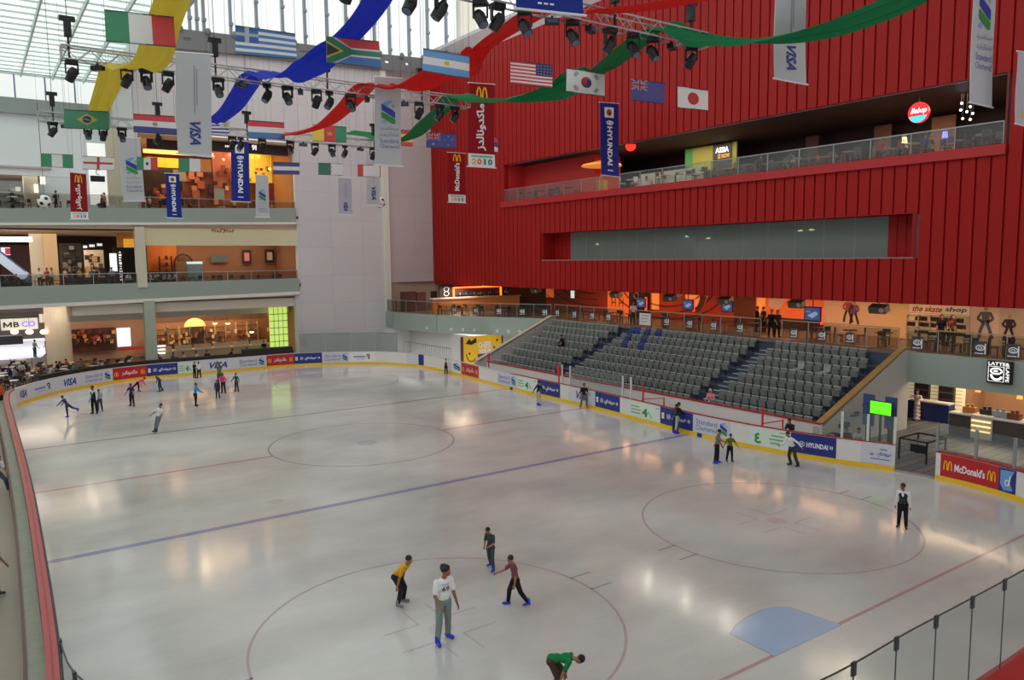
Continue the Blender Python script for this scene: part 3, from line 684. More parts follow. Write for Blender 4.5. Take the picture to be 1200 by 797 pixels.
# far recess at the left: window strip, beam, bright wall
YB=46
m=boxes([(-40,YB,13,-3.9,YB+.3,22.0)]);struct('wall_far_left',m,M('bright white wall',(232,236,238),.7))
m=boxes([(-40,YB-.6,22.0,-3.9,YB+.3,23.3)]);struct('trim_15',m,M('grey concrete beam',(150,156,154),.7))
# glass roof on the left
ZR=25.1
rf=empty('ceiling_glass_roof');tag(rf,kind='structure')
FRO=bpy.data.materials.new('frosted roof glass');FRO.use_nodes=True;nt=FRO.node_tree;b=nt.nodes['Principled BSDF'];o=[n for n in nt.nodes if n.type=='OUTPUT_MATERIAL'][0]
t=nt.nodes.new('ShaderNodeBsdfTranslucent');t.inputs['Color'].default_value=(*lin((232,240,238)),1);tr=nt.nodes.new('ShaderNodeBsdfTransparent');tr.inputs['Color'].default_value=(*lin((244,250,248)),1)
mx=nt.nodes.new('ShaderNodeMixShader');mx.inputs[0].default_value=.7
n=nt.nodes.new('ShaderNodeTexNoise');n.inputs['Scale'].default_value=.35;n.inputs['Detail'].default_value=5;tc=nt.nodes.new('ShaderNodeTexCoord');r=nt.nodes.new('ShaderNodeMapRange');r.inputs['From Min'].default_value=.35;r.inputs['From Max'].default_value=.65;r.inputs['To Min'].default_value=.25;r.inputs['To Max'].default_value=.8
nt.links.new(tc.outputs['Object'],n.inputs[0]);nt.links.new(n.outputs['Fac'],r.inputs['Value']);nt.links.new(r.outputs[0],mx.inputs[0])
nt.links.new(t.outputs[0],mx.inputs[1]);nt.links.new(tr.outputs[0],mx.inputs[2]);nt.links.new(mx.outputs[0],o.inputs['Surface'])
STW=M('pale green roof steel',(206,222,217),.5)
XRF=-4.3
m=MB().box(-45,-45,ZR+.5,XRF,YB,ZR+.53);m.build('roof_pane',FRO,rf)
x=XRF-1.6;k=0
while x>-30:
    MB().box(x-.06,-20,ZR+.1,x+.06,YB,ZR+.5).build('rafter',STW,rf)
    for j in range(40):
        pass
    x-=2.4
yq=YB
while yq>-20:
    MB().box(-32,yq-.03,ZR+.3,XRF,yq+.03,ZR+.42).build('purlin',STW,rf);yq-=1.5
MB().box(XRF-.1,-45,ZR-1.2,XRF+.5,YB,ZR+.6).build('edge_beam',M('white edge beam',(214,220,218),.6),rf)
wn=empty('window_2');tag(wn,kind='structure')
MB().box(-40,YB+.1,23.3,XRF,YB+.12,ZR+.5).build('window_pane',GL,wn)
for k in range(12): MB().box(XRF-2.3*k-.06,YB,23.3,XRF-2.3*k+.06,YB+.15,ZR+.4).build('mullion',M('blue grey mullion',(120,130,165),.4),wn)
MB().box(-40,YB,ZR+.3,XRF,YB+.2,ZR+.5).build('head',M('dark frame',(90,96,98),.4),wn)
# clerestory above the white wall
wn=empty('window_3');tag(wn,kind='structure')
MB().box(-3.7,YF+.4,27.8,30,YF+.42,42).build('window_pane',GL,wn)
MULL=M('steel mullion',(128,140,150),.4,.3)
for px,py in((222,20),(230.5,20),(238.5,20),(270,20),(300.5,20),(331,20),(357,20),(383,20),(406,40),(425,45),(439,45),(456,20),(479,25),(501,30),(523,35)):
    X=atY(px,py,YF+.3).x;MB().box(X-.11,YF+.2,27.5,X+.11,YF+.5,42).build('mullion',MULL,wn)
    for q in range(5): MB().box(X-.18,YF+.12,29+q*2.2,X+.18,YF+.3,29.25+q*2.2).build('bracket',MULL,wn)
a=atY(538,40,YF+.2).x;b_=atY(557,40,YF+.2).x
m=boxes([(a,YF-.1,27.8,b_,YF+.7,42)]);struct('trim_16',m,M('ivory column',(226,226,212),.6))
# perforated service girder
tp=[(157,24),(211,33.5),(275,41),(345,50),(445,63),(496,68),(560,78)];bt=[(157,52),(211,57),(275,63),(345,71),(451,81.6),(496,86.5),(560,93)]
m=MB()
GI=M('grey perforated girder',(112,114,116),.6,var=.08)
Pt=[atY(*a,YF-.4) for a in tp];Pb=[atY(*a,YF-.4) for a in bt]
for i in range(6):
    n=4
    for k in range(n):
        a=Pt[i].lerp(Pt[i+1],k/n);b=Pt[i].lerp(Pt[i+1],(k+1)/n);c=Pb[i].lerp(Pb[i+1],(k+1)/n);d=Pb[i].lerp(Pb[i+1],k/n)
        def q(u,v): return (a.lerp(b,u)).lerp(d.lerp(c,u),v)
        cells=[(0,1,0,.4),(0,1,.55,1),(0,.25,.4,.55),(.75,1,.4,.55)] if k%2==0 else [(0,1,0,1)]
        for u0,u1,v0,v1 in cells:
            P=[q(u0,v0),q(u1,v0),q(u1,v1),q(u0,v1)]
            m.add([(p.x,p.y,p.z) for p in P]+[(p.x,p.y+.15,p.z) for p in P],[(0,1,2,3),(7,6,5,4),(0,4,5,1),(1,5,6,2),(2,6,7,3),(3,7,4,0)])
for i in range(1,7):
    for k in (0,.5):
        a=Pt[i-1].lerp(Pt[i],k);m.ell((a.x,a.y-.05,a.z),.25,.15,.3,8,6)
g=struct('trim_17',m,GI)
# main hall roof frame and enclosing walls (behind and beside the viewpoint)
m=MB()
for k in range(9): m.box(XRF,-45+10*k-.3,37.5,30,-45+10*k+.3,38.3)
for k in range(6): m.box(XRF+6.5*k-.15,-45,38,XRF+6.5*k+.15,36,38.3)
struct('ceiling_roof_frame',m,WTR)
m=boxes([(11,-45,38.4,34,6,38.6),(-4,-45,38.4,11,-22,38.6)]);struct('ceiling_shade_deck',m,PL)  # opaque deck added out of view to darken the right side
m=boxes([(XR+.5,-45,29.9,34,36,30.2)]);struct('ceiling_over_red_block',m,PL)
m=boxes([(-45,-46,11,34,-45.5,38)]);struct('wall_behind',m,PL)
m=boxes([(-45.5,-46,0,-45,60,24)]);struct('wall_left',m,PL)
TZ=15.5
YA=(atZ(640,8,TZ).y+atZ(822,48,TZ).y)/2;YBt=(atZ(72,70,TZ).y+atZ(548,114,TZ).y)/2;YC=(atZ(45,142,TZ).y+atZ(436,164,TZ).y)/2
# ================================================================ HANGING FLAGS AND BANNERS
def solveY(px0,px1,py,w):
    lo,hi=-33,80
    for _ in range(40):
        m=(lo+hi)/2
        if atY(px1,py,m).x-atY(px0,py,m).x<w: lo=m
        else: hi=m
    return lo
def merge_art(A,fn,name,base=None):
    mb=MB();ms=[]
    for n,m,V,Fs,l in A.items:
        if m not in ms: ms.append(m)
        mb.c=ms.index(m);mb.add([fn(u,v,.009*l) for u,v in V],Fs)
    return mb.build(name,ms)
FC={}
def C_(n,c): 
    return clothM('flag cloth '+n,tuple(min(255,int(x*.82+46)) for x in c),.5)  # colours lifted toward white to paint in backlight through the cloth
fR=C_('red',(208,50,55));fG=C_('green',(48,128,90));fW=C_('white',(225,225,228));fB=C_('blue',(45,60,140));fSK=C_('sky',(90,150,215));fY=C_('yellow',(236,200,60));fK=C_('black',(45,48,52));fO=C_('orange',(225,120,50));fN=C_('navy',(50,55,130));fLB=C_('mid blue',(60,110,180));fDG=C_('dark green',(35,105,80))
def stripes_v(A,cs): 
    x=0
    for c,w in cs: A.rect('c',c,x,0,x+w,1,1);x+=w
def stripes_h(A,cs):
    y=1
    for c,h in cs:
        A.rect('c',c,0,y-h,1,y,1);y-=h
def star(A,m,cx,cy,r,asp=1.5,lay=3):
    P=[]
    for i in range(10):
        t=math.pi/2+i*math.pi/5;q=r if i%2==0 else r*.42
        P.append((cx+q*math.cos(t)/asp,cy+q*math.sin(t)))
    A.add('c',m,P+[(cx,cy)],[(i,(i+1)%10,10) for i in range(10)],lay)
def uj(A,x0,y0,x1,y1):
    w=x1-x0;h=y1-y0
    A.line('c',fW,[(x0,y0),(x1,y1)],h*.14,3);A.line('c',fW,[(x0,y1),(x1,y0)],h*.14,3)
    A.line('c',fR,[(x0,y0),(x1,y1)],h*.05,4);A.line('c',fR,[(x0,y1),(x1,y0)],h*.05,4)
    A.rect('c',fW,x0,y0+h*.33,x1,y0+h*.67,5);A.rect('c',fW,x0+w*.38,y0,x0+w*.62,y1,5);A.rect('c',fR,x0,y0+h*.41,x1,y0+h*.59,6);A.rect('c',fR,x0+w*.44,y0,x0+w*.56,y1,6)
def F_(k):
    A=Art();A.step=.05;e3=1/3+.0001
    if k=='italy': stripes_v(A,[(fG,e3),(fW,e3),(fR,e3)])
    elif k=='greece':
        stripes_h(A,[((fLB,fW)[i%2],1/9) for i in range(9)]);A.rect('c',fLB,0,4/9,.37,1,2);A.rect('c',fW,0,.67,.37,.78,3);A.rect('c',fW,.15,4/9,.22,1,3)
    elif k=='sa':
        stripes_h(A,[(fR,1/3),(fW,1/15),(fG,1/5),(fW,1/15),(fLB,1/3)])
        A.poly('c',fW,[(0,1),(.17,1),(.5,.6),(.5,.4),(.17,0),(0,0)],2);A.poly('c',fG,[(0,1),(.1,1),(.47,.6),(.5,.6),(.5,.4),(.47,.4),(.1,0),(0,0)],3);A.poly('c',fY,[(0,.84),(.31,.5),(0,.16)],4);A.poly('c',fK,[(0,.75),(.24,.5),(0,.25)],5)
    elif k=='argentina': stripes_h(A,[(fSK,e3),(fW,e3),(fSK,e3)]);A.disc('c',fY,.5,.5,.06,.1,3,12)
    elif k=='usa':
        stripes_h(A,[((fR,fW)[i%2],1/13) for i in range(13)]);A.rect('c',fN,.6,6/13,1,1,2)
        for i in range(5):
            for j in range(4): A.disc('c',fW,.65+i*.075,.54+j*.125,.014,.025,3,6)
    elif k=='korea':
        A.rect('c',fW,0,0,1,1);A.ring('c',fR,.5,.5,.14,.24,.139,3,24,0,180);A.ring('c',fN,.5,.5,.14,.24,.139,3,24,180,360);A.disc('c',fR,.43,.48,.065,.11,4,12);A.disc('c',fN,.57,.52,.065,.11,4,12)
        for sx in(-1,1):
            for sy in(-1,1):
                for q in(-1,0,1):
                    cx=.5+sx*(.27+q*.025);cy=.5+sy*(.3+q*.03);A.line('c',fK,[(cx-.04*1,cy+sx*sy*.09),(cx+.04,cy-sx*sy*.09)],.016,3)
    elif k=='nz': A.rect('c',fN,0,0,1,1);uj(A,0,.5,.45,1);[star(A,fR,*p) for p in((.75,.82,.07),(.86,.58,.06),(.64,.54,.06),(.76,.22,.07))]
    elif k=='japan': A.rect('c',fW,0,0,1,1);A.disc('c',fR,.5,.5,.19,.3,3,28)
    elif k=='brazil': A.rect('c',fG,0,0,1,1);A.poly('c',fY,[(.27,.5),(.5,.82),(.75,.5),(.5,.2)],3);A.disc('c',fN,.5,.51,.1,.2,4,20);A.line('c',fW,[(.42,.55),(.58,.46)],.03,5)
    elif k=='paraguay': stripes_h(A,[(fR,e3),(fW,e3),(fN,e3)]);A.ring('c',fN,.5,.5,.06,.13,.02,3);A.disc('c',fR,.5,.5,.03,.06,4,10)
    elif k=='uruguay': stripes_h(A,[((fW,fN)[i%2],1/9) for i in range(9)]);A.rect('c',fW,.5,.45,1,1,2);A.disc('c',fY,.78,.72,.1,.17,3,14)
    elif k=='nl': stripes_h(A,[(fR,e3),(fW,e3),(fLB,e3)])
    elif k=='cameroon': stripes_v(A,[(fY,e3),(fR,e3),(fG,e3)]);star(A,fY,.5,.5,.17)
    elif k=='spain': stripes_h(A,[(fR,.25),(fY,.5),(fR,.25)])
    elif k=='australia': A.rect('c',fN,0,0,1,1);uj(A,0,.5,.45,1);[star(A,fW,*p) for p in((.23,.24,.1),(.72,.8,.05),(.85,.58,.05),(.6,.55,.05),(.72,.2,.05))]
    elif k=='nigeria': stripes_v(A,[(fG,e3),(fW,e3),(fG,e3)])
    elif k=='england': A.rect('c',fW,0,0,1,1);A.rect('c',fR,.04,.42,.96,.58,3);A.rect('c',fR,.46,.04,.54,.96,3)
    elif k=='mexico': stripes_v(A,[(fG,e3),(fW,e3),(fR,e3)]);A.disc('c',fK,.5,.5,.07,.13,3,12)
    elif k=='ivory': stripes_v(A,[(fG,e3),(fW,e3),(fO,e3)])
    elif k=='honduras': stripes_h(A,[(fN,e3),(fW,e3),(fN,e3)])
    elif k=='algeria': stripes_v(A,[(fDG,.5),(fW,.5)]);A.ring('c',fR,.52,.5,.1,.2,.04,3,16,60,300)
    elif k=='rwr': stripes_v(A,[(fR,.24),(fW,.72),(fR,.04)])
    elif k=='rbw': stripes_h(A,[(fR,e3),(fN,e3),(fW,e3)])
    return A
HROD=M('dark hanging rod',(60,62,66),.5);HWH=M('white hanging rod',(225,225,228),.5);CAB=M('thin cable',(70,72,76),.5)
def flag(k,cs,label,Y=None,w=1.9,group='flags hung over the rink',wave=.014):
    # cs: top-left, top-right, bottom-left, bottom-right pixels
    Y=solveY(cs[2][0],cs[3][0],(cs[2][1]+cs[3][1])/2,w) if Y is None else Y
    P=[atY(*c,Y) for c in cs];c0=(P[0]+P[1]+P[2]+P[3])/4
    ph=random.random()*6
    def fn(u,v,l):
        t=P[2].lerp(P[3],u);s=P[0].lerp(P[1],u);q=t.lerp(s,v)-c0
        return (q.x,q.y+wave*math.sin(u*7+ph)*(1-.3*v)-l,q.z)
    A=F_(k);o=merge_art(A,fn,'flag');o.location=c0;tag(o,label,'flag',group)
    for a,b in((P[0],P[1]),(P[2],P[3])): MB().bar(a-c0,b-c0,.03).build('rod',HROD,o)
    for p in(P[0],P[1]): MB().cyl(p-c0,(p.x-c0.x,p.y-c0.y,(25 if p.x<-4.6 else 37.4)-c0.z),.006,n=4).build('cable',CAB,o)
    return o
flag('italy',[(122,11.5),(203.5,20.5),(124,48),(206,55)],'green white and red tricolour flag, largest and furthest left',Y=-10.1)
flag('greece',[(275.5,30),(346,40),(276,63),(348,69.5)],'blue and white striped flag with white cross in the corner',Y=-10.1)
flag('sa',[(382,43),(444,49),(382.5,73),(446.5,80)],'flag with green sideways Y, black triangle and red top',Y=-10.1)
flag('argentina',[(496,57),(550,66),(495,83),(550,92)],'sky blue and white flag with small yellow sun',Y=-10.2)
flag('usa',[(598,71),(647,76.5),(598,98),(647,103)],'red and white striped flag with dark blue starred corner',Y=-10.3)
flag('korea',[(664,80),(708.5,87),(663.5,107),(708.5,113)],'white flag with red and blue disc and black bars',Y=-10.3)
flag('nz',[(740,92.5),(779,97.5),(740,117),(778.5,122)],'dark blue flag with four red stars before the red wall',Y=-10.4)
flag('japan',[(794,101),(829.5,106),(794,126),(829.5,129.5)],'white flag with one large red disc',Y=-10.4)
flag('brazil',[(75,128.5),(127.5,131),(75,150),(128,152)],'green flag with yellow diamond',Y=YC-.9)
flag('paraguay',[(156,133.5),(204.5,136.5),(156.5,154.5),(208,158)],'red white and blue banded flag with small round crest',Y=YC-.9)
flag('uruguay',[(246,140),(268.5,140),(246,157.5),(268.5,159)],'white flag with blue stripes and yellow sun half behind the grey VISA banner',Y=YC-.9)
flag('nl',[(290.5,141),(333,144),(290.5,161),(334,163)],'plain red white and blue banded flag beside the red ribbon',Y=YC-.9)
flag('cameroon',[(366,146),(406,149),(366,165),(406,167)],'yellow red and green flag with yellow star',Y=YC-.9)
flag('spain',[(462,152),(483.5,153),(462,170),(483.5,171.5)],'red and yellow banded flag beside the white bank banner',Y=8)
flag('australia',[(499.5,155.5),(534.5,157),(499.5,172.5),(534.5,174)],'dark blue flag with white stars at the red wall edge')
flag('rbw',[(577,160),(583.5,162),(577,177),(583.5,178.5)],'narrow strip of red blue and white flag beside the red banner',Y=8)
flag('nigeria',[(47.5,180),(85.5,181.5),(48,195),(86,197)],'green white green flag before the far left wall')
flag('england',[(96,183),(134,184.5),(96,198),(133.5,199.5)],'white flag with thin red cross')
flag('mexico',[(160,184),(184.5,185),(160,199),(185,199.5)],'flag with red end and dark crest beside the bank banner',Y=24)
flag('ivory',[(209,185),(247,186.5),(209,201),(248,202)],'green white and orange flag before the upper shops',Y=24)
flag('honduras',[(320,190),(351,191),(320,204),(351,204.5)],'blue white blue banded flag by the upper shop corner')
flag('algeria',[(373,191),(402,192),(373,204.5),(402,205.5)],'dark green and white flag with red crescent on the white wall')
flag('rwr',[(419,193),(446,194),(419,206.5),(446,207.5)],'flag with red edge and white field left of the lower bank banner')
# vertical banners
bW=clothM('banner white cloth',(206,207,212),.25);bL=clothM('banner pale cloth',(196,198,210),.3);bB=clothM('banner blue cloth',(38,58,150),.2);bR=clothM('banner red cloth',(158,30,38),.2)
def banner(cloth,cs,label,art,rods=HWH,Y=None,w=1.65):
    Y=min(26.5,solveY(cs[2][0],cs[3][0],(cs[2][1]+cs[3][1])/2,w)) if Y is None else Y
    P=[atY(*c,Y) for c in cs];c0=Vector(((P[2].x+P[3].x)/2,Y,(P[2].z+P[3].z)/2))
    W_=(P[3]-P[2]).length;H_=(P[0]-P[2]).length
    def fn(u,v,l):
        u/=W_;v/=H_
        q=P[2].lerp(P[3],u).lerp(P[0].lerp(P[1],u),v)-c0
        return (q.x,q.y-l*2.4+.025*math.sin(v*5),q.z)
    m=MB();V=[];n=40
    for i in range(n+1):
        for (u,l) in((0,0),(W_,0),(W_,-.012),(0,-.012)): V.append(fn(u,H_*i/n,l))
    Fs=[(4*i+k,4*i+(k+1)%4,4*i+4+(k+1)%4,4*i+4+k) for i in range(n) for k in range(4)]+[(0,1,2,3),(4*n+3,4*n+2,4*n+1,4*n)]
    o=m.add(V,Fs).build('hanging_banner',cloth,loc=c0);tag(o,label,'banner','sponsor banners hung over the rink')
    A=Art();art(A,W_,H_)
    A.emit(fn,o)
    for a,b in((P[0],P[1]),(P[2],P[3])): 
        d=(b-a).normalized()*.08;MB().cyl(a-c0-d,b-c0+d,.03,n=6).build('rod',rods,o)
    for p in(P[0],P[1]): MB().cyl(p-c0,(p.x-c0.x,p.y-c0.y,(25 if p.x<-4.6 else 37.4)-c0.z),.006,n=4).build('cable',CAB,o)
    return o
def b_visa(A,w,h): A.text('lettering',NAVY,'VISA',w*.36,h*.1,w*.68,h*.36,bold=.035,rot=-90,slant=.1);A.poly('emblem',YELP,[(w*.62,h*.37),(w*.7,h*.37),(w*.66,h*.34)],3);A.rect('lettering',GREYP,w*.5,h*.42,w*.53,h*.88);A.rect('lettering',GREYP,w*.57,h*.5,w*.6,h*.85)
def b_visa2(A,w,h): A.text('lettering',NAVY,'VISA',w*.3,h*.3,w*.62,h*.74,bold=.035,rot=-90,slant=.1);A.poly('emblem',YELP,[(w*.5,h*.8),(w*.62,h*.8),(w*.56,h*.75)],3);A.rect('lettering',GREYP,w*.38,h*.85,w*.4,h*.97);A.rect('lettering',GREYP,w*.55,h*.85,w*.57,h*.99)
def b_sc(A,w,h,y=.5):
    sclogo(A,w*.24,h*(y-.02),w*.76,h*(y+.24));
    A.text('lettering',INK,AR_SC1,w*.18,h*(y-.1),w*.9,h*(y-.05));A.text('lettering',INK,AR_SC2,w*.18,h*(y-.17),w*.9,h*(y-.12));A.text('lettering',INK,'Standard',w*.18,h*(y-.24),w*.9,h*(y-.19));A.text('lettering',INK,'Chartered',w*.18,h*(y-.3),w*.92,h*(y-.255))
def b_hy(A,w,h):
    A.rect('emblem',WH,w*.22,h*.8,w*.72,h*.94);A.disc('emblem',M('print bronze',(150,100,50),.5),w*.45,h*.87,w*.14,h*.045,3);A.disc('emblem',BLACKP,w*.5,h*.85,w*.06,h*.02,4)
    A.ring('emblem',WH,w*.5,h*.73,w*.2,h*.03,w*.05,2);A.line('emblem',WH,[(w*.4,h*.715),(w*.6,h*.745)],w*.06,3);A.text('lettering',WH,'HYUNDAI',w*.36,h*.15,w*.64,h*.68,bold=.04,rot=-90);A.rect('lettering',WH,w*.35,h*.07,w*.65,h*.085)
def b_mcar(A,w,h):
    arches(A,w*.27,h*.8,w*.73,h*.96);A.text('lettering',WH,AR_MC,w*.3,h*.2,w*.68,h*.76,bold=.03,rot=90)
    A.rect('trim',WH,0,0,w,h*.16,1);_2010(A,w,h)
def b_mc(A,w,h):
    arches(A,w*.27,h*.83,w*.73,h*.97);A.text('lettering',WH,"McDonald's",w*.36,h*.24,w*.66,h*.8,bold=.03,rot=90)
    A.rect('trim',WH,0,0,w,h*.16,1);_2010(A,w,h)
def _2010(A,w,h):
    cs=[YELP,M('print orange',(225,110,60),.5),GREENP,TEALP]
    for i,ch in enumerate('2010'):
        a,b=(.12+.2*i,.29+.2*i) if ch!='1' else (.57,.64)
        A.text('numerals',cs[i],ch,w*a,h*.03,w*b,h*.1,bold=.03,lay=3)
    A.rect('numerals',M('print pale teal',(110,180,170),.5),w*.1,h*.12,w*.9,h*.14,3)
banner(bW,[(205,61),(247,64),(208.5,180),(248.5,184)],'wide grey white VISA banner, largest at upper left',b_visa,Y=YBt-.8)
banner(bW,[(439,90),(469.5,92),(440,193),(470.5,195)],'tall white banner with blue and green ribbon emblem in front of the white wall',lambda A,w,h:b_sc(A,w,h,.5),Y=YBt-.8)
banner(bR,[(549.5,97),(578.5,99),(548.5,195),(580,197)],'tall red banner with yellow arches and white Arabic script',b_mcar,w=1.7)
banner(bB,[(703,120),(724.5,121.5),(705,205),(725.5,207.5)],'blue HYUNDAI banner before the red wall terrace'.replace('HYUNDAI','lettered'),b_hy)
banner(bW,[(909,-38),(944,-30),(908,92),(945,99)],'white VISA banner at the top before the red wall',b_visa,w=1.65)
banner(bW,[(1143,-50),(1168,-44),(1137,120),(1162.5,126)],'long white banner with ribbon emblem near the right edge',lambda A,w,h:b_sc(A,w,h,.55))
banner(bW,[(1193,60),(1215,64),(1190.5,145),(1214,151)],'white banner cut by the right frame edge',lambda A,w,h:A.rect('emblem',YELP,w*.3,h*.1,w*.6,h*.2))
banner(bB,[(607,-60),(683,-48),(605.5,10),(684,18)],'wide blue banner hanging low at the top centre over the truss',lambda A,w,h:[A.rect('lettering',WH,w*(.3+.09*i),h*.12,w*(.36+.09*i),h*.15) for i in range(3)],Y=-20.5)
banner(bW,[(139,161),(164,162),(145,236),(170,236)],'slightly tilted white banner with ribbon emblem on the left',lambda A,w,h:b_sc(A,w,h,.45))
banner(bR,[(82,202),(101,204),(83,257),(103.5,257)],'red banner with yellow arches beside the football',b_mcar)
banner(bB,[(270.5,165),(291.5,166),(271.5,236),(293,237)],'larger blue banner in front of the upper shops',b_hy)
banner(bB,[(194,203),(210,204),(196,255),(213.5,256)],'smaller blue banner crossing the upper balcony',b_hy)
banner(bW,[(299.5,205),(314,206),(300,254.5),(316,255)],'small white banner with ribbon emblem beside the blue banner',lambda A,w,h:b_sc(A,w,h,.42))
banner(bR,[(525,178.5),(545,180),(525.5,237),(545.5,238)],'smaller red banner with vertical white lettering before the red wall',b_mc)
banner(bL,[(396.5,208),(411.5,209),(397,251),(413,252)],'faint pale VISA banner low on the white wall',b_visa)
banner(bW,[(429,176),(444,177),(430,240),(446,241)],'white VISA banner behind the bank banner',b_visa,Y=22)
# ================================================================ TRUSSES
TR=M('truss aluminium',(176,172,172),.4,.5);BLK=M('black fixture',(22,23,26),.45);LENS=M('lens glass',(90,100,120),.1)
TZ=15.5
def truss(x0,x1,Y,label):
    m=MB();s=.2;up=.2
    for dy in(-s,s):
        for dz in(-up,up): m.cyl((x0,Y+dy,TZ+dz),(x1,Y+dy,TZ+dz),.028,n=6)
    n=int((x1-x0)/.42)
    for i in range(n):
        a=x0+(x1-x0)*i/n;b=x0+(x1-x0)*(i+1)/n;z0,z1=(-up,up) if i%2 else (up,-up)
        for dy in(-s,s): m.cyl((a,Y+dy,TZ+z0),(b,Y+dy,TZ+z1),.014,n=5)
        for dz in(-up,up): m.cyl((a,Y-s,TZ+dz),(b,Y+s,TZ+dz),.012,n=5)
    for x in(x0,x1):
        for dz in(-up,up): m.cyl((x,Y-s,TZ+dz),(x,Y+s,TZ+dz),.02,n=5)
        for dy in(-s,s): m.cyl((x,Y+dy,TZ-up),(x,Y+dy,TZ+up),.02,n=5)
    o=m.build('lighting_truss',TR);tag(o,label,'truss');return o
truss(-12.4,atY(824,50,YA).x,YA,'nearest aluminium lighting truss at the top centre, ending before the red wall')
truss(atY(72,70,YBt).x,atY(548,114,YBt).x,YBt,'middle aluminium lighting truss crossed by yellow, blue and red ribbons')
truss(atY(45,142,YC).x,atY(436,164,YC).x,YC,'farthest aluminium lighting truss behind the flag with the yellow diamond')
def mk_head():
    e=empty('moving_head_light');MB().box(-.17,-.14,-.12,.17,.14,0).build('base',BLK,e)
    y=MB().box(-.19,-.05,-.42,-.15,.05,-.1);y.box(.15,-.05,-.42,.19,.05,-.1);y.box(-.19,-.06,-.14,.19,.06,-.1);y.build('yoke',BLK,e)
    rot=Matrix.Rotation(R(25),3,'Y')@Matrix.Rotation(R(25),3,'X')
    m=MB();c=Vector((0,0,-.42));d=rot@Vector((0,0,-1));m.cyl(c-d*.2,c-d*.05,.1,.15,12);m.cyl(c-d*.05,c+d*.24,.15,.13,12);h=m.build('lamp_head',BLK,e)
    MB().cyl(c+d*.235,c+d*.25,.11,n=12).build('lens',LENS,h);return e
def mk_par():
    e=empty('wash_light');m=MB().box(-.19,-.09,-.22,.19,.09,-.08);m.build('housing',BLK,e);MB().box(-.03,-.03,-.1,.03,.03,0).build('clamp',BLK,e);MB().box(-.15,-.1,-.2,.15,-.09,-.1).build('lens',LENS,e);return e
head0=mk_head();par0=mk_par();u_=[0,0]
def fixture(px,py,Y,kind,label,group):
    src=head0 if kind=='h' else par0;i=0 if kind=='h' else 1
    o=src if not u_[i] else copy_tree(src);u_[i]=1
    p=atY(px,py,Y);o.location=(p.x,Y,TZ-.2);o.rotation_euler=(0,0,random.choice((0,.5,-.6,1.2,2.4)));tag(o,label,'stage light',group)
for nm,Y,L in (('nearest truss',YA,[(408,5,'h'),(481,8,'h'),(516,10,'h'),(563,20,'h'),(583,24,'h'),(615,25,'h'),(647,24,'p'),(671,37,'h'),(692,33,'p'),(715,45,'h'),(742,50,'h'),(765,55,'h'),(787,53,'p'),(810,65,'h')]),
 ('middle truss',YBt,[(84,80,'h'),(115,88,'p'),(149,93,'h'),(172,97,'h'),(197,97,'h'),(256,103,'h'),(283,100,'p'),(313,105,'h'),(337,109,'h'),(352,107,'p'),(371,112,'h'),(386,113,'h'),(411,115,'h'),(430,112,'p'),(473,115,'p'),(491,120,'h'),(515,124,'h'),(533,125,'h')]),
 ('farthest truss',YC,[(62,152,'h'),(77,150,'p'),(103,156,'h'),(121,157,'h'),(143,155,'h'),(185,159,'h'),(272,160,'h'),(282,162,'h'),(307,163,'h'),(340,164,'h'),(355,162,'p'),(369,168,'h'),(389,170,'h'),(404,170,'h'),(422,165,'p'),(437,168,'h')])):
    for px,py,k in L:
        fixture(px,py,Y,k,('black moving head stage light under the ' if k=='h' else 'flat black wash light under the ')+nm,('moving head lights under the ' if k=='h' else 'wash lights under the ')+nm)
def hoist(px,Y,label):
    x=atY(px,50,Y).x;e=empty('chain_hoist',(x,Y,TZ+.25));tag(e,label,'hoist')
    MB().box(-.1,-.1,.25,.1,.1,.75).build('motor',BLK,e);MB().box(-.22,-.08,.72,.22,.08,.86).build('bracket',BLK,e);MB().cyl((0,0,-.6),(0,0,.25),.035,n=6).build('chain',BLK,e);MB().cyl((0,0,.86),(0,0,(24.9 if x<-4.3 else 37.4)-TZ-.25),.012,n=4).build('cable',CAB,e)
for px,Y,l in((80,YBt,'black chain hoist at the left end of the middle truss'),(251,YBt,'black chain hoist on the middle truss beside the grey VISA banner'),(382,YBt,'black chain hoist on the middle truss right of the blue ribbon'),(493,YBt,'black chain hoist at the right end of the middle truss'),
  (56,YC,'black chain hoist at the left end of the farthest truss'),(180,YC,'black chain hoist on the farthest truss above the round crest flag'),(285,YC,'black chain hoist on the farthest truss beside the blue banner'),(435,YC,'black chain hoist at the right end of the farthest truss'),
  (720,YA,'black chain hoist on the nearest truss'),(809,YA,'black chain hoist at the right end of the nearest truss')): hoist(px,Y,l)
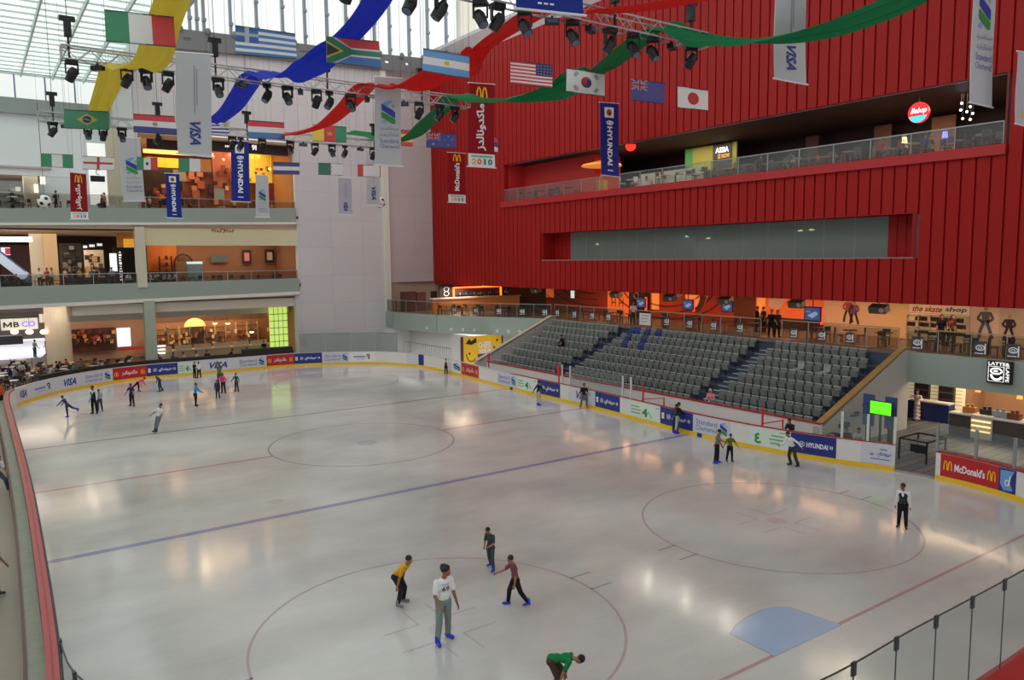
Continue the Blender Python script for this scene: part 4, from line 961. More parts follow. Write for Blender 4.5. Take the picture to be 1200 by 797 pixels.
# ================================================================ RIBBONS
def ribbon(mat,P,label,hw=.45,tw=None):
    C=[atY(a,b,y) for a,b,y in P];S=[]
    k=len(C)
    for i in range(k-1):
        a=C[max(0,i-1)];b=C[i];c=C[i+1];d=C[min(k-1,i+2)]
        for s in range(6):
            t=s/6;S.append(.5*((2*b)+(c-a)*t+(2*a-5*b+4*c-d)*t*t+(3*b-a-3*c+d)*t**3))
    S.append(C[-1]);V=[];n=len(S)
    for i,p in enumerate(S):
        d=(S[min(n-1,i+1)]-S[max(0,i-1)]).normalized();x=Vector((1,0,.15));x=(x-d*x.dot(d)).normalized();nn=x.cross(d)
        for q in range(7):
            u=(q-3)/3;V.append(p+x*(hw*u)+nn*(.05*math.cos(u*7+i*.15)))
        for q in range(7):
            u=(3-q)/3;V.append(p+x*(hw*u)+nn*(.05*math.cos(u*7+i*.15)+.012))
    Fs=[(14*i+j,14*i+(j+1)%14,14*(i+1)+(j+1)%14,14*(i+1)+j) for i in range(n-1) for j in range(14)]
    o=MB().add(V,Fs).build('fabric_ribbon',mat,smooth=False);tag(o,label,'ribbon')
ribbon(clothM('yellow ribbon cloth',(228,212,104),.55),[(208,-14,-11.5),(192,30,-9.6),(178,70,-8.9),(154,80,-8.3),(138,76,YBt),(130,95,-3.5),(119,122,5.0),(112,142,YC+1.2)],'yellow fabric ribbon draped over the trusses at upper left',hw=.5)
ribbon(clothM('blue ribbon cloth',(66,88,214),.5),[(452,-14,-13.5),(428,22,-11),(398,52,-9.4),(362,78,-8.8),(328,90,-8.3),(300,85,YBt),(287,105,-5),(270,130,-1),(250,145,3)],'royal blue fabric ribbon draped over the middle truss',hw=.5)
ribbon(clothM('red ribbon cloth',(222,52,48),.45),[(860,-10,-21.5),(770,8,-20),(690,14,YA),(640,10,-18),(596,34,-13.5),(566,56,-9.6),(545,78,-9.2),(520,88,-8.9),(470,102,-8.4),(432,99,YBt),(408,122,-3.5),(378,147,1),(345,157,4),(330,158,YC)],'red fabric ribbon crossing in front of the windows to the far truss',hw=.5)
ribbon(clothM('green ribbon cloth',(36,138,86),.4),[(1092,-14,-21.4),(1040,10,-21),(985,30,-20.5),(930,42,-20),(880,47,-19.5),(820,44,-19.2),(770,35,YA),(745,52,-17),(722,70,-13.5),(700,84,-9.8),(650,105,-9.4),(600,116,-8.9),(560,117,-8.3),(533,112,YBt),(520,128,-4.5),(500,145,-1),(482,160,2.5),(455,166,4),(436,158,YC),(410,155,6.5)],'dark green fabric ribbon trailing down from the top right to the far truss',hw=.5)
# ================================================================ FOOTBALLS
def ball(px,py,rp,Y,label):
    p=atY(px,py,Y);r=(atY(px+rp,py,Y)-p).length*.82
    o=MB().ell((0,0,0),r,n=32,m=20).build('hanging_football',M('ball white',(235,232,230),.4),smooth=True,loc=p);tag(o,label,'football')
    g=(1+5**.5)/2;vs=[Vector(v).normalized() for a in(-1,1) for b in(-g,g) for v in((0,a,b),(a,b,0),(b,0,a))]
    q0=Quaternion((1,.3,.2),.6);q0.normalize()
    for v in vs:
        v=q0@v;x=v.orthogonal().normalized();y=v.cross(x);c=v*r*1.045
        P=[(v+(x*math.cos(t)+y*math.sin(t))*.33).normalized()*r*1.03 for t in [2*math.pi*i/5 for i in range(5)]]
        MB().add(P+[c],[(i,(i+1)%5,5) for i in range(5)]).build('black_patch',BLACKP,o)
    MB().cyl((0,0,r),(0,0,6),.012,n=4).build('cable',CAB,o)
ball(52,236,10.5,22,'large white and black football hanging before the left balcony')
ball(445,237,7.2,24,'smaller white and black football hanging on the white wall')
# ================================================================ GRANDSTAND SEATS
SEATM=M('grey plastic seat',(118,121,118),.42,var=.06);SEATT=M('pale seat top',(178,180,178),.4);SEATB=M('blue plastic seat',(52,72,140),.45);SEATF=M('pale opened seat',(150,152,150),.45)
def mk_seat(mat=SEATM,open_=False):
    e=empty('stadium_seat')
    m=MB();W2=.215
    # curved back shell: three slabs
    pr=[(-W2,.0),(-W2*.55,.035),(W2*.55,.035),(W2,.0)]
    for zz0,zz1,o0,o1,sc in((.36,.62,.0,.03,.92),(.62,.8,.03,.06,1.0)):
        V=[]
        for z,o in((zz0,o0),(zz1,o1)):
            for yy,xx in pr: V.append((o+xx,yy*sc,z))
            for yy,xx in reversed(pr): V.append((o+xx+.035,yy*sc,z))
        m.add(V,[tuple(range(7,-1,-1)),tuple(range(8,16))]+[(i,(i+1)%8,8+(i+1)%8,8+i) for i in range(8)])
    m.c=1;m.box(.04,-W2,.8,.115,W2,.835)
    m.build('backrest',[mat,SEATT if mat is SEATM else mat],e)
    m=MB()
    if open_: m.obox((-.22,0,.42),(1,0,.04),(0,1,0),(0,0,1),.21,.21,.03)
    else: m.obox((-.045,0,.50),(1,0,.12),(0,1,0),(-.12,0,1),.03,.20,.17)
    m.build('seat_pan',mat,e)
    m=MB();m.box(-.02,-.2,.3,.08,.2,.35);m.box(.0,-.03,0,.06,.03,.3);m.build('bracket',DST,e);return e
protos={'g':mk_seat(),'b':mk_seat(SEATB),'o':mk_seat(SEATF,True)}
used={k:False for k in protos}
spots=[]
for i in range(8):
    x=ROWX[i]+.0;z=ROWT[i];sh=-.12*(7-i)
    secs=[]
    # section between the right aisle and the right wall
    n=11 if i==7 else 12
    secs.append(('right',[-6.9+sh-.527*k for k in range(n)]))
    secs.append(('middle',[5.5+sh-.527*k for k in range(21)]))
    secs.append(('left',[(14.6 if i>5 else 13.6)-.527*k for k in range(40) if (14.6 if i>5 else 13.6)-.527*k>7.0+sh]))
    for nm,ys in secs:
        for k,yy in enumerate(ys): spots.append((x,yy,z,nm,i,k))
spots.sort(key=lambda t:(t[0]-CAM.x)**2+(t[1]-CAM.y)**2)
rown=['front','second','third','fourth','fifth','sixth','seventh','top']
stuffm=MB();
for idx,(x,yy,z,nm,i,k) in enumerate(spots):
    kind='g';px=pj((x,yy,z+.7))[0]
    if nm=='middle' and i>=5 and (i,k) in ((7,1),(7,3),(7,5),(6,1),(6,4),(5,2),(5,5),(7,0)): kind='b'
    if nm=='right' and i==5 and k in(5,8): kind='o'
    if idx<300 or kind!='g':
        o=protos[kind] if not used[kind] else copy_tree(protos[kind]);used[kind]=True
        o.location=(x,yy,z)
        if kind=='g': tag(o,'folded grey plastic stadium seat in the %s block, %s row'%(nm,rown[i]),'seat','grey seats, %s block, %s row'%(nm,rown[i]))
        elif kind=='b': tag(o,'blue stadium seat among grey ones in the %s row near the white notice'%rown[i],'seat','blue seats in the middle block, %s row'%rown[i])
        else: tag(o,'paler stadium seat folded open in the right block, '+('left one of two' if k==5 else 'right one of two'),'seat')
    else:
        stuffm.box(x,yy-.23,z+.36,x+.07,yy+.23,z+.8);stuffm.c=1;stuffm.box(x+.02,yy-.235,z+.8,x+.1,yy+.235,z+.835);stuffm.c=0;stuffm.box(x-.07,yy-.2,z+.34,x-.01,yy+.2,z+.66);stuffm.box(x,yy-.03,z,x+.05,yy+.03,z+.36)
o=stuffm.build('stadium_seats',[SEATM,SEATT]);tag(o,'farthest grey seats in the left block of the grandstand','seats',kind='stuff')
# ================================================================ CONCOURSE RAIL AND EMBLEM PANELS
GRL=glassM('concourse rail glass',(235,235,230),.9,.08,(90,90,86));BRS=M('bronze handrail',(165,140,110),.35,.4)
rail_thing('glass_railing',[(17.75,33.6,4.06),(17.6,31.4,4.06),(18.5,24.95,4.06),(23.85,15.4,4.06)],'glass railing round the corner bar deck above the green fascia',h=1.15,gm=GRL,step=1.5)
rail_thing('glass_railing',[(24.05,15.2,4.06),(24.05,6.9,4.06)],'glass railing behind the left block of grey seats',h=1.15,gm=GRL,pm=STL,top=BRS)
rail_thing('glass_railing',[(24.05,5.6,4.06),(24.05,-5.3,4.06)],'glass railing behind the middle block of grey seats',h=1.15,gm=GRL,top=BRS)
rail_thing('glass_railing',[(24.05,-6.8,4.06),(24.05,-13.9,4.06)],'glass railing behind the right block of grey seats',h=1.15,gm=GRL,top=BRS)
rail_thing('glass_railing',[(24.1,-14.3,4.06),(24.25,-30,4.06)],'glass railing on the green fascia in front of the skate shop',h=1.15,gm=GRL,top=BRS)
def emblem_panel(p,nd,label,s=.26):
    nd=Vector(nd).normalized();xd=Vector((-nd.y,nd.x,0));o=MB().obox((0,0,0),xd,(0,0,1),nd,s,s*1.15,.012).build('emblem_panel',M('smoky emblem panel',(60,60,62),.4),loc=p)
    if xd.dot(_r)<0: xd=-xd
    A=Art();w=2*s;A.ring('emblem',WH,s,s*1.3,s*.7,s*.5,s*.16);A.ring('emblem',WH,s,s*1.25,s*.35,s*.25,s*.12,2);A.rect('emblem',WH,s*.2,s*.3,s*1.5,s*.45);A.rect('emblem',WH,s*1.65,s*.3,s*1.85,s*2)
    A.emit(flatfn(-xd*s-Vector((0,0,s*1.15))+nd*.014,xd,(0,0,1),nd),o)
    tag(o,label,'sign','white swirl emblem panels on the concourse glass');return o
for px in (653,673,694,713): emblem_panel(atX(px,366+ (px-653)*.1,23.98).copy() if False else Vector((23.97,atX(px,366,23.97).y,4.55)),(-1,0,0),'smoky panel with white swirl on the glass behind the left seat block')
for px in (781,808,836,867): emblem_panel(Vector((23.97,atX(px,380,23.97).y,4.55)),(-1,0,0),'smoky panel with white swirl on the glass behind the middle seat block')
for px in (930,963,996): emblem_panel(Vector((23.97,atX(px,392,23.97).y,4.5)),(-1,0,0),'smoky panel with white swirl on the glass behind the right seat block')
for px in (1075,1149,1188): emblem_panel(Vector((24.02,atX(px,405,24.02).y,4.5)),(-1,0,0),'smoky panel with white swirl on the glass before the skate shop',.3)
for px in (531,557,584,611,637):
    x0,y0,x1,y1=18.42,24.95,23.75,15.4;best=min(((abs(pj((x0+(x1-x0)*t/100,y0+(y1-y0)*t/100,4.6))[0]-px),t) for t in range(101)))[1]/100
    d=Vector((x1-x0,y1-y0,0)).normalized();emblem_panel(Vector((x0+(x1-x0)*best,y0+(y1-y0)*best,4.55))+Vector((d.y,-d.x,0))*-.09*(1 if (d.y)>0 else -1)*-1,(d.y,-d.x,0) if Vector((d.y,-d.x,0)).dot(CAM-Vector((20,20,4)))>0 else (-d.y,d.x,0),'smoky panel with white swirl on the corner bar glass')
# notice
o=MB().box(-.02,-.55,-.42,.02,.55,.42).build('notice_board',M('notice white',(214,214,216),.6),loc=(23.9,atX(756,373,23.9).y,4.62));tag(o,'white printed notice on the glass above the blue seats','notice')
A=Art()
for i in range(3): A.rect('lettering',GREYP,.15,.65-.22*i,.95-.1*i,.71-.22*i)
A.emit(flatfn((-.024,.55,-.42),(0,-1,0),(0,0,1),(-1,0,0)),o)
# round down-lights on the fascia
for px,py in((502,388),(530,385),(544,385.5),(557,385),(584,385.5),(597,385.5),(610,385)):
    x0,y0,x1,y1=(18.45,24.9,23.75,15.4) if px>515 else (17.5,31.4,18.45,24.9);t=min(((abs(pj((x0+(x1-x0)*t/200,y0+(y1-y0)*t/200,2.9))[0]-px),t) for t in range(201)))[1]/200
    d=Vector((x1-x0,y1-y0,0)).normalized();n=Vector((d.y,-d.x,0));n=n if n.x<0 else -n
    e=empty('spot_lamp',Vector((x0+(x1-x0)*t,y0+(y1-y0)*t,2.88))+n*.19);tag(e,'small round white spot lamp on the green fascia of the corner deck','lamp','spot lamps on the corner fascia')
    MB().cyl((0,0,0),n*.06,.13,n=14).build('rim',WHITE,e);MB().cyl(n*.05,n*.08,.05,n=10).build('bulb',DK,e)
# ================================================================ FURNITURE MAKERS
WOODD=M('dark brown wood',(44,31,26),.5,var=.1);MET=M('grey metal frame',(110,110,112),.4,.5);TOPW=M('pale table top',(206,200,190),.4)
def mk_chair(mat=WOODD,fr=None,s=1):
    fr=fr or mat;e=empty('cafe_chair')
    MB().box(-.21*s,-.21*s,.43,.21*s,.21*s,.47).build('seat',mat,e)
    m=MB();m.box(-.2,.18,.62,.2,.21,.88);m.box(-.2,.18,.55,.2,.2,.58);m.build('backrest',mat,e)
    for sx in(-1,1):
        MB().bar((sx*.18,-.18,0),(sx*.18,-.18,.44),.035).build('leg',fr,e);MB().bar((sx*.18,.2,0),(sx*.18,.195,.86),.035).build('leg',fr,e)
    return e
def mk_table(top=TOPW,r=.38,square=False):
    e=empty('cafe_table')
    m=MB()
    if square: m.box(-r,-r,.71,r,r,.75)
    else: m.cyl((0,0,.71),(0,0,.75),r,n=20)
    m.build('table_top',top,e);MB().cyl((0,0,.03),(0,0,.71),.035,n=8).build('leg',MET,e);MB().cyl((0,0,0),(0,0,.03),.22,n=14).build('base',MET,e);return e
class Pool:
    def __init__(s,proto): s.p=proto;s.u=False
    def get(s,loc,rz=0,label=None,cat=None,group=None):
        o=s.p if not s.u else copy_tree(s.p);s.u=True;o.location=loc;o.rotation_euler=(0,0,rz);tag(o,label,cat,group);return o
chD=Pool(mk_chair());chR=Pool(mk_chair(M('maroon chair',(110,34,34),.5),MET));chW=Pool(mk_chair(M('white chair',(215,215,212),.5),MET));chG=Pool(mk_chair(M('slate chair',(72,76,84),.5),MET))
tbW=Pool(mk_table());tbD=Pool(mk_table(WOODD,.36,True));tbS=Pool(mk_table(M('steel table top',(170,172,175),.3,.4)))
def setof(tp,cp,x,y,z,n,tl,cl,tg,cg,rz=0,r=.62):
    tp.get((x,y,z),rz,tl,'table',tg)
    for k in range(n):
        a=rz+2*math.pi*k/n+.2;cp.get((x+r*math.cos(a),y+r*math.sin(a),z),a-math.pi/2,cl,'chair',cg)
# concourse tables behind the rail
for k,px in enumerate((531,550,572,600,618)):
    t=(px-520)/125;x=19.2+t*5;y=24.9-9.0*t+1.2;setof(tbD,chD,x,y,4.06,2,'small dark table on the corner bar deck','dark chair on the corner bar deck','tables on the corner deck','chairs on the corner deck',k*.5)
for y in (13.8,11.6,9.4,7.6,3.8,1.2,-1.5,-3.9): setof(tbD,chD,25.2,y,4.06,2,'dark square table behind the concourse glass above the seats','dark chair behind the concourse glass above the seats','tables behind the concourse glass','chairs behind the concourse glass',y)
for y in (-8.4,-10.4,-12.4,-15.2,-16.9,-18.6): setof(tbS if y<-15 else tbD,chD,25.3,y,4.06,4 if y<-15 else 2,'cafe table in front of the skater mural and shop','dark slatted chair in front of the skater mural and shop','tables before the skate shop','chairs before the skate shop',y)
# ================================================================ CONCOURSE BACK WALL
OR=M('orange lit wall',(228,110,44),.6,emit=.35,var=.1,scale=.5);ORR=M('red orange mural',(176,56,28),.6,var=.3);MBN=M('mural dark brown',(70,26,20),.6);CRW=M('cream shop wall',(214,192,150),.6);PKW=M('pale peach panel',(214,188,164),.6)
XB=30.0
def wallpanel(name,px0,px1,mat,label,cat,X=XB,z0=4.05,z1=6.55,kids=None,th=.08,yref=350):
    a=atX(px0,yref,X).y;b=atX(px1,yref,X).y;e=MB().box(0,min(a,b)-a,0,th,max(a,b)-a,z1-z0).build(name,mat,loc=(X,a,z0));w=abs(a-b)
    if label: tag(e,label,cat)
    else: e['kind']='structure'
    if kids:
        A=Art();kids(A,w,z1-z0);A.emit(flatfn((-.006,0,0),(0,-1,0),(0,0,1),(-1,0,0)),e)
    return e
def swirls(A,w,h):
    for i in range(4): A.ring('swirl',MBN,w*.75,h*1.3,w*(.9-.16*i),h*(1.25-.22*i),.1,1,30,150,280)
    A.rect('glow',OR,0,h*.5,w*.14,h)
wallpanel('mural_panel',588,640,M('dark bar wall',(44,28,26),.6),'dark wall with small lamps right of the bottle bar','wall panel')
wallpanel('mural_panel',640,712,M('swirl mural brown',(150,58,34),.6),'brown swirl mural behind the left seat block','mural',kids=swirls)
wallpanel('mural_panel',712,737,OR,'glowing orange panel with dark figures left of the dark doorway','mural',kids=lambda A,w,h:[A.text('figures',MBN,'C A C',w*.15,h*.62,w*.7,h*.85),A.text('figures',MBN,'H H',w*.2,h*.3,w*.75,h*.6)] and None)
wallpanel('mural_panel',737,762,M('black doorway panel',(24,18,18),.6),'black panel with white mark between the orange murals','wall panel',kids=lambda A,w,h:A.ring('emblem',WH,w*.35,h*.72,w*.12,h*.1,.04))
def swirl2(A,w,h):
    for i in range(3): A.ring('swirl',MBN,w*.2,h*1.2,w*(.75-.13*i),h*(1.2-.2*i),.13,1,30,200,340)
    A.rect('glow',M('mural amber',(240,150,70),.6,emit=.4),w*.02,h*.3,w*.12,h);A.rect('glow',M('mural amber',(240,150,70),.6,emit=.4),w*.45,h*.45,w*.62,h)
    A.disc('disc',GREYP,w*.32,h*.85,w*.1,h*.12,3)
wallpanel('mural_panel',762,860,ORR,'orange and brown swirl mural behind the middle seat block','mural',kids=swirl2)
wallpanel('mural_panel',860,886,M('brick brown wall',(96,50,34),.7,var=.2,scale=4),'brown brick wall beside the orange doorway','wall panel')
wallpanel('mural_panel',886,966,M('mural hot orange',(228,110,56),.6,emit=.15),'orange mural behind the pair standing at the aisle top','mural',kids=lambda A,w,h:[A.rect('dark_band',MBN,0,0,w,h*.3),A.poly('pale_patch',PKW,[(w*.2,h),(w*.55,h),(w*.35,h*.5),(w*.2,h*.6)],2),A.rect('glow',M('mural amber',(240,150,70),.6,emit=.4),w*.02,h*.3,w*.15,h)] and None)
def figs(L):
    def k(A,w,h):
        for cx,base,H,top,bot,sk in L:
            u=H;A.disc('figure',M('mural skin',(190,130,100),.6),w*cx,base+u*.93,u*.07,u*.07,3,12)
            A.poly('figure',top,[(w*cx-u*.13,base+u*.84),(w*cx+u*.13,base+u*.84),(w*cx+u*.1,base+u*.5),(w*cx-u*.1,base+u*.5)],2)
            A.line('figure',top,[(w*cx-u*.12,base+u*.82),(w*cx-u*.24,base+u*.62),(w*cx-u*.06,base+u*.5)],u*.08,2);A.line('figure',top,[(w*cx+u*.12,base+u*.82),(w*cx+u*.22,base+u*.62),(w*cx+u*.04,base+u*.5)],u*.08,2)
            A.line('figure',bot,[(w*cx-u*.05,base+u*.5),(w*cx-u*.14,base+u*.25),(w*cx-u*.17,base)],u*.1,2);A.line('figure',bot,[(w*cx+u*.05,base+u*.5),(w*cx+u*.14,base+u*.25),(w*cx+u*.22,base)],u*.1,2)
    return k
mg=M('mural grey cloth',(92,88,92),.6);mp_=M('mural pink cloth',(180,70,80),.6);mbk=M('mural black cloth',(44,40,44),.6);mj=M('mural jeans',(70,84,110),.6)
wallpanel('mural_panel',966,1040,PKW,'pale mural of two skaters left of the skate shop','mural',kids=figs([(.4,.75,1.5,mp_,mbk,0),(.5,.65,1.45,M('mural violet cloth',(110,80,140),.6),mbk,0)]))
wallpanel('shop_wall',1040,1066,CRW,'cream wall recess left of the skate shop','wall panel')
# skate shop front
def shopf(A,w,h):
    A.text('lettering',M('shop red letters',(176,50,44),.5),'the skate',w*.04,h*.66,w*.55,h*.8,bold=.03,slant=.08);A.text('lettering',M('shop blue letters',(60,80,110),.5),'shop',w*.6,h*.66,w*.95,h*.8,bold=.03,slant=.08)
    A.rect('sign_edge',GREYP,0,h*.62,w,h*.635,2)
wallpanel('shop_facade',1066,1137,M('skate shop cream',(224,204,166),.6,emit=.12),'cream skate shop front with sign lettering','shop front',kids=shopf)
ys=atX(1066,360,XB).y;ye=atX(1137,360,XB).y
sh=empty('shelf_unit',(XB-.32,(ys+ye)/2,4.06));tag(sh,'cream shelving with dark skates under the skate shop sign','shelves')
hw=abs(ys-ye)/2
for z in(.35,.75,1.1,1.45): MB().box(0,-hw,z,.3,hw,z+.04).build('shelf',CRW,sh)
for k in range(6): MB().box(0,-hw+k*hw*.4-.02,.0,.3,-hw+k*hw*.4+.02,1.47).build('upright',CRW,sh)
for k in range(5):
    for j,z in enumerate((.39,.79,1.14)):
        for q in(-1,0,1):
            if random.random()<.8:
                o=MB().box(-.1,-.07,0,.1,.07,.22).box(-.12,-.07,0,.1,.07,.09).build('skate_boot',(DK,WOODD,BLACKP)[(k+j+q)%3],loc=(XB-.18,(ys+ye)/2-hw+(k+.5)*hw*.4+q*.22,4.06+z));tag(o,'small dark skate boot on the skate shop shelves','skate','skate boots on the shop shelves')
for px0,px1,mat,lab,fig in((1138,1172,PKW,'mural of a standing skater in grey on the right','a'),(1172,1215,M('pale grey mural panel',(196,172,150),.6),'mural of a crouching skater in dark clothes on the right','b')):
    wallpanel('mural_panel',px0,px1,mat,lab,'mural',kids=figs([(.55,.35,1.75,mg,mj,0)] if fig=='a' else [(.3,.3,1.4,mbk,mbk,0)]))
# ceiling-hung television screens and projectors
SCR=M('screen blue picture',(64,86,140),.3,emit=.55);SCW=M('screen white',(220,225,225),.3,emit=.8)
def tv(px,py,w,h,label,X=27.5,mat=None,frame=BLACKP):
    p=atX(px,py,X);e=empty('television',p);tag(e,label,'television')
    MB().box(0,-w/2,-h/2,.1,w/2,h/2).build('casing',frame,e);MB().box(-.012,-w*.44,-h*.42,-.0,w*.44,h*.42).build('screen',mat or SCR,e);MB().bar((.05,0,h/2),(.05,0,6.55-p.z),.04).build('bracket',DST,e)
    if mat is None:
        A=Art();A.poly('picture',M('screen pale picture',(150,170,200),.4,emit=.5),[(-w*.3,-h*.1),(w*.2,h*.2),(w*.35,0),(0,-h*.3)]);A.rect('picture',WH,-w*.4,h*.1,-w*.1,h*.2);A.emit(flatfn((-.014,0,0),(0,-1,0),(0,0,1),(-1,0,0)),e)
tv(751,355,.95,.75,'television left of the orange swirl mural, blue picture',26.5);tv(806,357,1.0,.75,'television before the middle of the orange mural, blue picture',26.5);tv(852,359,.95,.8,'television right of the tilted pink board',26.5);tv(952,368,1.15,.9,'largest television beside the pale panel',26.5)
tv(671,345,.55,.75,'narrow white screen left of the swirl mural',27,SCW)
def proj(px,py,label):
    p=atX(px,py,26.5);e=empty('bass_speaker',p);tag(e,label,'speaker');MB().obox((0,0,0),(1,0,.4),(0,1,0),(-.4,0,1),.25,.5,.2).build('housing',M('grey speaker box',(120,118,112),.5),e);MB().cyl((-.25,-.3,-.05),(-.32,-.3,-.08),.14,n=12).build('cone',WHITE,e);MB().bar((0,0,.2),(0,0,6.55-p.z),.04).build('bracket',DST,e)
for px,py,l in((628,340,'grey ceiling speaker at the left by the red wall corner'),(722,345,'grey ceiling speaker before the glowing orange panel'),(785,349,'grey ceiling speaker between the two left televisions'),(850,352,'grey ceiling speaker over the brown television'),(934,356,'grey ceiling speaker over the orange mural, left of the largest television'),(1030,362,'grey ceiling speaker before the cream shop recess')): proj(px,py,l)
for px0,px1,py0,py1,X,c,lab in ((812,832,346,366,27,(190,90,70),'tilted pink board on the orange mural'),):
    p=atX(822,356,X);e=MB().obox((0,0,0),(0,1,.5),(0,-.5,1),(1,0,0),.25,.7,.03).build('display_board',M('pink board',c,.5),loc=p);tag(e,lab,'board')
# red vertical light strips by the screens
for px,py in((757,356),(813,357),(963,371)):
    p=atX(px,py,27);e=MB().box(-.04,-.06,-.5,.04,.06,.5).build('light_strip',M('red glow strip',(255,50,30),.4,emit=2.5),loc=p);tag(e,'red glowing vertical strip beside a television','light strip','red strips beside the televisions')
# bar in the corner with orange lit bottle shelf
bx=empty('back_bar');tag(bx,'orange lit back bar with rows of bottles in the far corner','bar')
yB=30.5
a=atY(532,338,yB);b=atY(586,352,yB)
MB().box(a.x,yB,b.z,b.x,yB+.1,a.z).build('back_panel',M('bar back panel',(90,60,60),.5),bx)
OG=M('orange neon',(255,90,20),.4,emit=4.5)
MB().box(a.x-.15,yB-.1,b.z-.02,a.x,yB,a.z+.1).build('neon_frame',OG,bx);MB().box(b.x,yB-.1,b.z-.02,b.x+.15,yB,a.z+.1).build('neon_frame',OG,bx);MB().box(a.x,yB-.1,a.z,b.x,yB,a.z+.13).build('neon_frame',OG,bx)
for j in range(3): MB().box(a.x,yB-.3,b.z+.05+j*.33,b.x,yB,b.z+.07+j*.33).build('shelf',DST,bx)
for j in range(3):
    for k in range(22):
        c=random.choice(((60,90,160),(200,200,200),(120,150,140),(190,150,90),(70,60,60)))
        x=a.x+.12+k*(b.x-a.x-.2)/22;o=MB().lathe((0,0,0),[(.045,0),(.045,.15),(.018,.2),(.018,.27)],7).build('bottle',M('bottle %d'%c[0],c,.2),loc=(x,yB-.15,b.z+.07+j*.33));tag(o,'small bottle on the orange lit back bar shelves','bottle','bottles in the corner back bar')
for px0,px1,lab in((515,531,'black panel with white figure left of the bottle bar'),(587,601,'black panel with white emblem right of the bottle bar')):
    p=atY(px0,333,yB);q=atY(px1,352,yB);o=MB().box(0,0,0,q.x-p.x,.1,p.z-q.z).build('wall_sign',BLACKP,loc=(p.x,yB,q.z));tag(o,lab,'sign');A=Art();w=q.x-p.x;h=p.z-q.z
    if px0<550: A.ring('emblem',WH,w*.5,h*.68,w*.2,h*.15,.06,2);A.ring('emblem',WH,w*.5,h*.42,w*.2,h*.15,.06,2)
    else: A.disc('emblem',WH,w*.5,h*.55,w*.25,h*.12);A.poly('emblem',WH,[(w*.4,h*.8),(w*.6,h*.6),(w*.4,h*.4)])
    A.emit(flatfn((0,-.006,0),(1,0,0),(0,0,1),(0,-1,0)),o)
yC=28.5;a=atY(506,350,yC);b=atY(612,354,yC)
e=empty('bar_counter');tag(e,'long pale topped bar counter in the far corner','counter');MB().box(a.x,yC-.2,a.z-.1,b.x,yC+.5,a.z+.02).build('counter_top',TOPW,e);MB().box(a.x+.2,yC,4.06,b.x-.1,yC+.4,a.z-.1).build('counter_front',M('orange brown counter',(190,110,50),.5,emit=.15),e)
for px,c,lab in((530,(170,130,60),'gold panel under the bar counter, left'),(560,(180,140,60),'gold panel under the bar counter, right')):
    p=atY(px,364,yC-.5);o=MB().box(-.6,0,0,.6,.1,.7).build('counter_panel',M('gold panel',c,.5),loc=(p.x,yC-.4,4.06));tag(o,lab,'panel')
# dark furniture left of the bar
p=atY(478,348,31.5);o=MB().box(-1.2,0,0,.2,.6,1.9).box(.3,0,0,1.3,.5,1.8).build('cabinet',M('dark red cabinet',(80,40,38),.6),loc=(19.6,31.5,4.06));tag(o,'dark cabinet in the corner left of the bar','cabinet')
o=MB().box(0,0,0,.7,.08,.9).build('picture_frame',WOODD,loc=(atY(505,346,31.8).x,31.8,5.0));tag(o,'small dark picture left of the bottle bar','picture')
# poster below the concourse
YP=19.9;a=atY(543,395,YP);b=atY(588,424,YP)
o=MB().box(0,0,0,b.x-a.x,.06,a.z-b.z).build('poster',M('poster yellow',(228,178,30),.6,emit=.1),loc=(a.x,YP,b.z));tag(o,'yellow poster with black splashes and footballs below the concourse','poster')
A=Art();w=b.x-a.x;h=a.z-b.z
A.text('lettering',WH,'CHEER',w*.38,h*.55,w*.72,h*.78,bold=.04);A.text('lettering',WH,'YOUR',w*.38,h*.36,w*.72,h*.52,bold=.04);A.rect('ground',M('poster purple',(90,60,110),.6),w*.36,h*.2,w*.8,h*.36);A.poly('splash',BLACKP,[(w*.05,h*.75),(w*.15,h*.92),(w*.2,h*.82),(w*.32,h*.95),(w*.34,h*.78),(w*.2,h*.7)])
for cx,cy in((.8,.55),(.88,.8),(.15,.4)): A.disc('football',BLACKP,w*cx,h*cy,.1,.1)
A.ring('splash',BLACKP,w*.2,h*.4,w*.14,h*.3,.08,2,12,180,320)
A.emit(flatfn((0,-.006,0),(1,0,0),(0,0,1),(0,-1,0)),o)
MB().box(-.25,0,0,-.02,.06,a.z-b.z).build('edge_strip',M('poster maroon',(90,40,36),.6),o);MB().box(w+.02,0,0,w+.15,.06,a.z-b.z).build('edge_strip',M('poster maroon',(90,40,36),.6),o)
# picket railing at the far corner behind the boards
e=empty('picket_railing');tag(e,'grey picket railing behind the far corner boards','railing')
P0=Vector((16.3,27.5,0));P1=Vector((16.6,19.5,0))
for k in range(24):
    p=P0.lerp(P1,k/23);MB().cyl(p,p+Vector((0,0,1.7)),.02,n=5).build('picket',STL,e)
MB().bar(P0+Vector((0,0,1.7)),P1+Vector((0,0,1.7)),.05).build('top_rail',STL,e)
